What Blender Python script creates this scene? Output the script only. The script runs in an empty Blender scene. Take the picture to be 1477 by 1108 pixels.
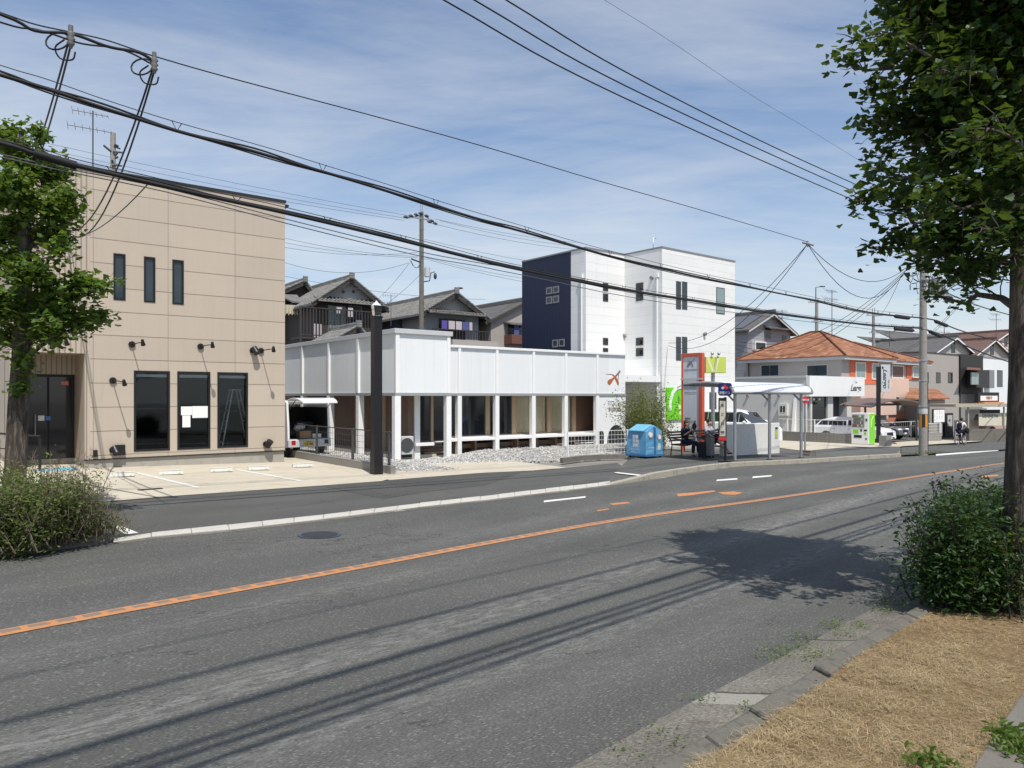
import bpy, math, random
from math import sin, cos, pi, radians, atan2, sqrt, hypot
from mathutils import Vector, Matrix
from mathutils.geometry import tessellate_polygon
random.seed(11)
SC = bpy.context.scene
COL = SC.collection
# ---- photograph geometry: focal length (px), horizon row, eye height, gently falling ground plane
F, CX, HY, EH = 1056.0, 738.5, 571.0, 1.75
GA, GB = -.0187, -.018
def gz(x, y): return max(min(GA*x + GB*y, 1.2), -2.6)
def P(px, py, t): return Vector(((px-CX)/F*t, t, EH + (HY-py)/F*t))
def G(px, py, dz=0.0):
    rx = (px-CX)/F
    t = (EH-dz)/(GA*rx + GB + (py-HY)/F)
    return Vector((rx*t, t, GA*rx*t + GB*t + dz))
class Frame:
    def __init__(s, x, y, z, rot):
        s.o = Vector((x, y, z)); s.r = rot
        s.nx = (cos(rot), sin(rot)); s.ny = (-sin(rot), cos(rot))
    def loc(s, px, py, yl=0.0):
        rx = (px-CX)/F
        t = (yl + s.o.x*s.ny[0] + s.o.y*s.ny[1])/(rx*s.ny[0] + s.ny[1])
        dx, dy = t*rx-s.o.x, t-s.o.y
        return dx*s.nx[0]+dy*s.nx[1], EH+(HY-py)/F*t-s.o.z
    def side(s, px, py, xl=0.0):
        rx = (px-CX)/F
        t = (xl + s.o.x*s.nx[0] + s.o.y*s.nx[1])/(rx*s.nx[0] + s.nx[1])
        dx, dy = t*rx-s.o.x, t-s.o.y
        return dx*s.ny[0]+dy*s.ny[1], EH+(HY-py)/F*t-s.o.z
    def x(s, px, yl=0.0): return s.loc(px, HY, yl)[0]
    def w(s, x, y, z): return Vector((s.o.x+x*s.nx[0]+y*s.ny[0], s.o.y+x*s.nx[1]+y*s.ny[1], s.o.z+z))
    def gl(s, x, y):
        p = s.w(x, y, 0); return gz(p.x, p.y)-s.o.z
# ---- object bookkeeping
def tag(o, label=None, cat=None, group=None, kind=None):
    if label: o['label'] = label
    if cat: o['category'] = cat
    if group: o['group'] = group
    if kind: o['kind'] = kind
    return o
def thing(name, label, cat, loc=(0, 0, 0), rot=0.0, group=None):
    o = bpy.data.objects.new(name, None); COL.objects.link(o)
    o.location = loc; o.rotation_euler = (0, 0, rot); o.empty_display_size = .2
    return tag(o, label, cat, group)
def kids(o): return [c for c in bpy.data.objects if c.parent == o]
def copy_tree(o, parent=None):
    c = o.copy(); COL.objects.link(c)
    if parent: c.parent = parent
    for ch in kids(o): copy_tree(ch, c)
    return c
# ---- mesh builder
def circ(n, r=1.0, a0=0.0): return [(r*cos(a0+2*pi*i/n), r*sin(a0+2*pi*i/n)) for i in range(n)]
class MB:
    def __init__(s): s.v = []; s.f = []; s.m = []; s.s = []
    def add(s, vs, fs, mi=0, sm=False, X=None):
        b = len(s.v)
        for p in vs:
            p = Vector(p)
            s.v.append(X @ p if X is not None else p)
        for f in fs:
            s.f.append([b+i for i in f]); s.m.append(mi); s.s.append(sm)
        return s
    def box(s, x0, x1, y0, y1, z0, z1, mi=0, X=None):
        if x0 > x1: x0, x1 = x1, x0
        if y0 > y1: y0, y1 = y1, y0
        if z0 > z1: z0, z1 = z1, z0
        vs = [(x0,y0,z0),(x1,y0,z0),(x1,y1,z0),(x0,y1,z0),(x0,y0,z1),(x1,y0,z1),(x1,y1,z1),(x0,y1,z1)]
        return s.add(vs, [(0,3,2,1),(4,5,6,7),(0,1,5,4),(1,2,6,5),(2,3,7,6),(3,0,4,7)], mi, False, X)
    def tube(s, pts, r, n=8, mi=0, caps=True, sm=True):
        pts = [Vector(p) for p in pts]; k = len(pts)
        rs = list(r) if isinstance(r, (list, tuple)) else [r]*k
        d0 = (pts[1]-pts[0]).normalized()
        up = Vector((0, 0, 1)) if abs(d0.z) < .9 else Vector((1, 0, 0))
        vs = []; u = None
        for i in range(k):
            d = (pts[min(i+1, k-1)]-pts[max(i-1, 0)])
            if d.length < 1e-9: d = d0.copy()
            d.normalize()
            u = d.cross(up).normalized() if u is None else (u - d*u.dot(d)).normalized()
            w = d.cross(u)
            for a, b in circ(n): vs.append(pts[i]+(u*a+w*b)*rs[i])
        fs = [(i*n+j, i*n+(j+1) % n, (i+1)*n+(j+1) % n, (i+1)*n+j) for i in range(k-1) for j in range(n)]
        s.add(vs, fs, mi, sm)
        if caps:
            s.add(vs[:n], [tuple(range(n))[::-1]], mi); s.add(vs[-n:], [tuple(range(n))], mi)
        return s
    def cyl(s, p0, p1, r0, r1=None, n=12, mi=0, sm=True):
        return s.tube([p0, p1], [r0, r0 if r1 is None else r1], n, mi, True, sm)
    def prism(s, poly, a, b, axis='y', mi=0, sm=False):
        # poly in the plane across the axis: y -> (x,z), x -> (y,z), z -> (x,y)
        def mk(p, c):
            if axis == 'y': return (p[0], c, p[1])
            if axis == 'x': return (c, p[0], p[1])
            return (p[0], p[1], c)
        n = len(poly); tris = tessellate_polygon([[Vector((p[0], p[1], 0)) for p in poly]])
        vs = [mk(p, a) for p in poly]+[mk(p, b) for p in poly]
        s.add(vs, [(i, (i+1) % n, n+(i+1) % n, n+i) for i in range(n)], mi, sm)
        s.add([mk(p, a) for p in poly], [tuple(t) for t in tris], mi)
        s.add([mk(p, b) for p in poly], [tuple(t)[::-1] for t in tris], mi)
        return s
    def sphere(s, c, r, nu=14, nv=8, mi=0, X=None):
        r = r if isinstance(r, (list, tuple)) else (r, r, r); vs = []; fs = []
        for i in range(nv+1):
            th = pi*i/nv
            for j in range(nu):
                ph = 2*pi*j/nu
                vs.append((c[0]+r[0]*sin(th)*cos(ph), c[1]+r[1]*sin(th)*sin(ph), c[2]+r[2]*cos(th)))
        for i in range(nv):
            for j in range(nu):
                fs.append((i*nu+j, (i+1)*nu+j, (i+1)*nu+(j+1) % nu, i*nu+(j+1) % nu))
        return s.add(vs, fs, mi, True, X)
    def loft(s, rings, mi=0, sm=True, closed=True, caps=True):
        n = len(rings[0]); vs = [p for r in rings for p in r]; fs = []
        for i in range(len(rings)-1):
            for j in range(n if closed else n-1):
                fs.append((i*n+j, i*n+(j+1) % n, (i+1)*n+(j+1) % n, (i+1)*n+j))
        s.add(vs, fs, mi, sm)
        if caps: s.add(rings[0], [tuple(range(n))[::-1]], mi); s.add(rings[-1], [tuple(range(n))], mi)
        return s
    def build(s, name, mat, parent=None, bevel=0.0, sub=0, loc=None, rot=None, solid=0.0, wn=False):
        me = bpy.data.meshes.new(name)
        me.from_pydata([tuple(v) for v in s.v], [], s.f)
        mats = mat if isinstance(mat, (list, tuple)) else [mat]
        for m in mats: me.materials.append(m)
        me.polygons.foreach_set('material_index', s.m)
        me.polygons.foreach_set('use_smooth', s.s)
        me.update()
        o = bpy.data.objects.new(name, me); COL.objects.link(o)
        if parent: o.parent = parent
        if loc is not None: o.location = loc
        if rot is not None: o.rotation_euler = rot
        if solid:
            md = o.modifiers.new('solid', 'SOLIDIFY'); md.thickness = solid; md.offset = 0
        if bevel:
            w = o.modifiers.new('weld', 'WELD'); w.merge_threshold = 1e-5
            md = o.modifiers.new('bevel', 'BEVEL'); md.width = bevel; md.segments = 2; md.limit_method = 'ANGLE'; md.angle_limit = radians(35)
        if sub:
            w = o.modifiers.new('weld', 'WELD'); w.merge_threshold = 1e-5
            md = o.modifiers.new('sub', 'SUBSURF'); md.levels = sub; md.render_levels = sub
        return o
def catenary(a, b, sag, n=14):
    a, b = Vector(a), Vector(b)
    return [a.lerp(b, i/n)-Vector((0, 0, sag*4*(i/n)*(1-i/n))) for i in range(n+1)]
def text(body, size, mat, parent=None, loc=(0, 0, 0), rot=(pi/2, 0, 0), name='lettering', width=None, ext=.002, shear=0, vertical=False, bold=0.0):
    cu = bpy.data.curves.new('t', 'FONT'); cu.body = body; cu.size = size; cu.align_x = 'CENTER'; cu.align_y = 'CENTER'
    cu.extrude = ext; cu.shear = shear; cu.offset = bold; cu.resolution_u = 3; cu.space_line = .9
    t = bpy.data.objects.new('t', cu); COL.objects.link(t)
    bpy.context.view_layer.update()
    dg = bpy.context.evaluated_depsgraph_get()
    me = bpy.data.meshes.new_from_object(t.evaluated_get(dg))
    bpy.data.objects.remove(t); bpy.data.curves.remove(cu)
    me.name = name; me.materials.clear(); me.materials.append(mat)
    if width and len(me.vertices):
        xs = [v.co.x for v in me.vertices]; k = width/max(1e-6, max(xs)-min(xs))
        for v in me.vertices: v.co.x *= k
    o = bpy.data.objects.new(name, me); COL.objects.link(o)
    if parent: o.parent = parent
    o.location = loc; o.rotation_euler = rot
    return o
# ---- materials
class NT:
    def __init__(s, name):
        s.m = bpy.data.materials.new(name); s.m.use_nodes = True
        s.t = s.m.node_tree; s.n = s.t.nodes; s.l = s.t.links
        s.b = s.n['Principled BSDF']; s.out = s.n['Material Output']
    def node(s, typ, **kw):
        n = s.n.new(typ)
        for k, v in kw.items():
            if k[0] == 'i': n.inputs[int(k[1:])].default_value = v
            else: setattr(n, k, v)
        return n
    def link(s, a, b): s.l.new(a, b)
    def coord(s, kind='Object'): return s.node('ShaderNodeTexCoord').outputs[kind]
    def math(s, op, a, b=None, clamp=False):
        n = s.node('ShaderNodeMath', operation=op, use_clamp=clamp)
        for i, q in enumerate((a, b)):
            if q is None: continue
            if isinstance(q, (int, float)): n.inputs[i].default_value = q
            else: s.link(q, n.inputs[i])
        return n.outputs[0]
    def xyz(s, v):
        n = s.node('ShaderNodeSeparateXYZ'); s.link(v, n.inputs[0]); return n.outputs
    def scale(s, v, sx, sy, sz, rz=0):
        n = s.node('ShaderNodeMapping'); n.inputs['Scale'].default_value = (sx, sy, sz); n.inputs['Rotation'].default_value = (0, 0, rz)
        s.link(v, n.inputs[0]); return n.outputs[0]
    def noise(s, v, sc, det=3, rough=.6):
        n = s.node('ShaderNodeTexNoise'); n.inputs['Scale'].default_value = sc; n.inputs['Detail'].default_value = det; n.inputs['Roughness'].default_value = rough
        if v is not None: s.link(v, n.inputs['Vector'])
        return n.outputs['Fac']
    def ramp(s, f, stops):
        n = s.node('ShaderNodeValToRGB'); e = n.color_ramp.elements
        while len(e) < len(stops): e.new(.5)
        for i, (p, c) in enumerate(stops):
            e[i].position = p; e[i].color = (*c, 1) if len(c) == 3 else c
        s.link(f, n.inputs[0]); return n.outputs[0]
    def mix(s, f, a, b, mode='MIX'):
        n = s.node('ShaderNodeMix', data_type='RGBA', blend_type=mode)
        for idx, q in ((0, f), (6, a), (7, b)):
            if isinstance(q, (int, float)): n.inputs[idx].default_value = q
            elif isinstance(q, tuple): n.inputs[idx].default_value = (*q, 1)
            else: s.link(q, n.inputs[idx])
        return n.outputs[2]
    def bump(s, h, strength=.3, dist=.02):
        n = s.node('ShaderNodeBump'); n.inputs['Strength'].default_value = strength; n.inputs['Distance'].default_value = dist
        s.link(h, n.inputs['Height']); s.link(n.outputs[0], s.b.inputs['Normal'])
    def set(s, **kw):
        for k, v in kw.items():
            i = s.b.inputs[k.replace('_', ' ')]
            if hasattr(v, 'node'): s.link(v, i)
            else: i.default_value = v
def cl(c, k): return tuple(min(1, max(0, q*k)) for q in c)
def M(name, col, rough=.6, var=.12, sc=3.0, bump=0.0, bsc=80, metal=0.0, spec=.4, coat=0.0, fine=.0):
    t = NT(name); co = t.coord()
    c = t.mix(t.noise(co, sc, 5, .65), cl(col, 1-var*1.6), cl(col, 1+var*1.6))
    if fine:
        c = t.mix(t.math('MULTIPLY', t.noise(co, bsc, 2, .7), fine), c, cl(col, .3))
    t.set(Base_Color=c, Roughness=rough, Metallic=metal)
    t.b.inputs['Specular IOR Level'].default_value = spec
    t.b.inputs['Coat Weight'].default_value = coat
    if bump: t.bump(t.noise(co, bsc, 3), bump, .01)
    return t.m
def seam_mat(name, col, hz, hx=0, w=.014, x0=0, z0=0, dark=.6, rough=.65, var=.06, yx=False):
    """cladding boards with dark joints every hz metres up and hx metres along"""
    t = NT(name); co = t.coord(); q = t.xyz(co)
    f = t.math('LESS_THAN', t.math('FLOORED_MODULO', t.math('SUBTRACT', q[2], z0), hz), w)
    if hx:
        src = q[1] if yx else q[0]
        f = t.math('MAXIMUM', f, t.math('MULTIPLY', t.math('LESS_THAN', t.math('FLOORED_MODULO', t.math('SUBTRACT', src, x0), hx), w*.8), .7))
    c = t.mix(t.noise(co, .7, 5, .7), cl(col, 1-var), cl(col, 1+var))
    cb = t.node('ShaderNodeCombineXYZ'); t.link(t.math('FLOOR', t.math('DIVIDE', t.math('SUBTRACT', q[2], z0), hz)), cb.inputs[0]); t.link(t.math('FLOOR', t.math('DIVIDE', t.math('SUBTRACT', q[1] if yx else q[0], x0), hx or 3)), cb.inputs[1])
    wn = t.node('ShaderNodeTexWhiteNoise'); t.link(cb.outputs[0], wn.inputs['Vector']); c = t.mix(1.0, c, t.ramp(wn.outputs['Value'], [(0, (.95,.95,.955)), (1, (1.03,1.03,1.025))]), 'MULTIPLY')
    run = t.noise(t.scale(co, 6, 6, .12), 1.3, 5, .75); c = t.mix(t.math('MULTIPLY', t.math('SUBTRACT', run, .56, True), 1.1, True), c, cl(col, .55))
    st = t.noise(t.scale(co, 5, 5, .25), 1.5, 4, .7)
    c = t.mix(t.math('MULTIPLY', t.math('SUBTRACT', st, .5, True), .5), c, cl(col, .6))
    c = t.mix(t.math('MULTIPLY', f, 1-dark), c, cl(col, .12))
    t.set(Base_Color=c, Roughness=rough)
    h = t.math('ADD', t.math('MULTIPLY', t.math('SUBTRACT', 1, f), 1), t.math('MULTIPLY', t.noise(co, 60, 2), .08))
    t.bump(h, .5, .012)
    return t.m
def rib_mat(name, col, pitch=.1, ax=0, rough=.5, w=.25, dark=.5, metal=0):
    t = NT(name); co = t.coord(); q = t.xyz(co)
    fr = t.math('FRACT', t.math('DIVIDE', q[ax], pitch))
    g = t.math('LESS_THAN', fr, w)
    c = t.mix(t.noise(co, 1.2, 5, .7), cl(col, .93), cl(col, 1.07))
    c = t.mix(t.math('MULTIPLY', g, dark), c, cl(col, .45))
    t.set(Base_Color=c, Roughness=rough, Metallic=metal)
    t.bump(t.math('SUBTRACT', 1, g), .6, .02)
    return t.m
def tile_mat(name, cols, row=.12, wid=.3, rough=.75, line=.55):
    """roof tiles: rows by height, tiles along, each tile its own tone"""
    t = NT(name); co = t.coord(); q = t.xyz(co)
    rz = t.math('DIVIDE', q[2], row); ri = t.math('FLOOR', rz); fr = t.math('FRACT', rz)
    al = t.math('ADD', t.math('DIVIDE', t.math('ADD', q[0], q[1]), wid), t.math('MULTIPLY', ri, .5))
    cmb = t.node('ShaderNodeCombineXYZ'); t.link(t.math('FLOOR', al), cmb.inputs[0]); t.link(ri, cmb.inputs[1])
    wn = t.node('ShaderNodeTexWhiteNoise'); t.link(cmb.outputs[0], wn.inputs['Vector'])
    n = len(cols)
    c = t.ramp(wn.outputs['Value'], [(i/(n-1), cols[i]) for i in range(n)])
    c = t.mix(t.math('MULTIPLY', t.noise(co, 2.5, 4), .5), c, cl(cols[0], .6))
    lo = t.math('LESS_THAN', fr, .22); sd = t.math('LESS_THAN', t.math('FRACT', al), .12)
    f = t.math('MAXIMUM', lo, t.math('MULTIPLY', sd, .6))
    c = t.mix(t.math('MULTIPLY', f, line), c, cl(cols[0], .15))
    t.set(Base_Color=c, Roughness=rough)
    hh = t.math('ADD', t.math('MULTIPLY', fr, -1), t.math('MULTIPLY', t.math('SINE', t.math('MULTIPLY', al, 2*pi)), .25))
    t.bump(hh, .6, .03)
    return t.m
def glass_mat(name, tint=(.35, .4, .42), refl=1.0):
    t = NT(name)
    tr = t.node('ShaderNodeBsdfTransparent'); tr.inputs[0].default_value = (*tint, 1)
    gl = t.node('ShaderNodeBsdfGlossy'); gl.inputs[0].default_value = (.9, .95, 1, 1); gl.inputs[1].default_value = .02
    fr = t.node('ShaderNodeFresnel'); fr.inputs[0].default_value = 1.45
    fac = t.math('MULTIPLY', fr.outputs[0], refl, True)
    mx = t.node('ShaderNodeMixShader'); t.link(fac, mx.inputs[0]); t.link(tr.outputs[0], mx.inputs[1]); t.link(gl.outputs[0], mx.inputs[2])
    t.link(mx.outputs[0], t.out.inputs[0]); return t.m
def leaf_mat(name, cols, trans=.35, rough=.5, sc=2.2, patch=.5):
    t = NT(name); g = t.node('ShaderNodeNewGeometry'); co = t.coord()
    n = len(cols)
    c = t.ramp(g.outputs['Random Per Island'], [(i/(n-1), cols[i]) for i in range(n)])
    c = t.mix(t.math('MULTIPLY', t.noise(co, sc, 2), .5) if patch == .5 else t.math('MULTIPLY', t.math('SUBTRACT', t.noise(co, sc, 5, .7), .4, True), patch*4, True), c, cl(cols[0], .7))
    t.set(Base_Color=c, Roughness=rough)
    t.b.inputs['Specular IOR Level'].default_value = .35
    tl = t.node('ShaderNodeBsdfTranslucent'); cc = t.mix(.5, c, (.28, .4, .03)); t.link(cc, tl.inputs[0])
    mx = t.node('ShaderNodeMixShader'); mx.inputs[0].default_value = trans
    t.link(t.b.outputs[0], mx.inputs[1]); t.link(tl.outputs[0], mx.inputs[2]); t.link(mx.outputs[0], t.out.inputs[0])
    return t.m
def asphalt(name, base, warm=1.0, streak=.5, uv=True, speck=.5):
    t = NT(name); co = t.coord('UV' if uv else 'Object')
    fine = t.noise(co, 55, 3, .8)
    c = t.ramp(fine, [(.3, cl((base*warm, base*1.01, base*.92), .3)), (.48, (base*warm, base*1.01, base*.92)), (.68, cl((base*warm, base*1.01, base*.93), 2.1))])
    vo = t.node('ShaderNodeTexVoronoi'); vo.inputs['Scale'].default_value = 42; t.link(co, vo.inputs['Vector'])
    cc = t.node('ShaderNodeSeparateXYZ'); t.link(vo.outputs['Color'], cc.inputs[0])
    sp = t.math('MULTIPLY', t.math('GREATER_THAN', cc.outputs[0], .87), t.math('LESS_THAN', vo.outputs['Distance'], .4))
    c = t.mix(t.math('MULTIPLY', sp, speck), c, (base*3.2, base*3.1, base*2.9))
    big = t.noise(t.scale(co, .25, .6, 1), 1.0, 5, .65)
    c = t.mix(.8, c, t.ramp(big, [(.3, (.74, .74, .75)), (.7, (1.22, 1.21, 1.19))]), 'MULTIPLY')
    if streak:
        q = t.xyz(co); patch = t.noise(t.scale(co, 2.6, 6.5, 1), 1.6, 7, .82); big2 = t.noise(t.scale(co, .35, .5, 1), 1.0, 2, .5)
        f = None
        for v0, wd, k in ((3.85, .6, 1.0), (2.25, .55, .9), (6.3, .5, .55), (7.6, .5, .4), (1.2, .6, .3)):
            b = t.math('MULTIPLY', t.math('SUBTRACT', 1, t.math('DIVIDE', t.math('ABSOLUTE', t.math('SUBTRACT', q[1], v0)), wd), True), k); f = b if f is None else t.math('MAXIMUM', f, b)
        f = t.math('MULTIPLY', t.math('MULTIPLY', f, t.math('MULTIPLY', big2, 1.7, True)), t.math('MULTIPLY', t.math('SUBTRACT', patch, .44, True), 6, True))
        c = t.mix(t.math('MULTIPLY', f, streak*.62), c, (.32, .318, .292))
        dk = t.noise(t.scale(co, .2, 1.1, 1), 1.3, 3, .5)
        c = t.mix(t.math('MULTIPLY', t.math('SUBTRACT', dk, .55, True), 1.1, True), c, (base*.62, base*.62, base*.64))
    # hairline cracks
    v2 = t.node('ShaderNodeTexVoronoi', feature='DISTANCE_TO_EDGE'); v2.inputs['Scale'].default_value = .33
    wob = t.node('ShaderNodeVectorMath', operation='ADD'); t.link(co, wob.inputs[0])
    nn = t.node('ShaderNodeTexNoise'); nn.inputs['Scale'].default_value = 2.0; nn.inputs['Detail'].default_value = 4; t.link(co, nn.inputs['Vector'])
    sc_ = t.node('ShaderNodeVectorMath', operation='SCALE'); t.link(nn.outputs['Color'], sc_.inputs[0]); sc_.inputs['Scale'].default_value = 1.2
    t.link(sc_.outputs[0], wob.inputs[1]); t.link(wob.outputs[0], v2.inputs['Vector'])
    cr = t.math('MULTIPLY', t.math('LESS_THAN', v2.outputs['Distance'], .0035), t.math('GREATER_THAN', t.noise(co, .4, 2), .52))
    c = t.mix(t.math('MULTIPLY', cr, .55), c, (base*.3, base*.3, base*.3))
    t.set(Base_Color=c, Roughness=.85)
    t.b.inputs['Specular IOR Level'].default_value = .3
    t.bump(fine, .55, .012)
    return t.m
def concrete(name, col, uv=False, stain=.5, sc=1.2):
    t = NT(name); co = t.coord('UV' if uv else 'Object')
    c = t.mix(t.noise(co, sc, 6, .7), cl(col, .82), cl(col, 1.15))
    c = t.mix(t.math('MULTIPLY', t.math('SUBTRACT', t.noise(co, sc*3.1, 6, .75), .52, True), stain*5, True), c, cl(col, .42))
    c = t.mix(.3, c, t.ramp(t.noise(co, 70, 3, .8), [(.3, (.55, .55, .55)), (.7, (1.4, 1.4, 1.38))]), 'MULTIPLY')
    t.set(Base_Color=c, Roughness=.9); t.b.inputs['Specular IOR Level'].default_value = .25
    t.bump(t.noise(co, 60, 4, .7), .35, .01)
    return t.m
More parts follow.
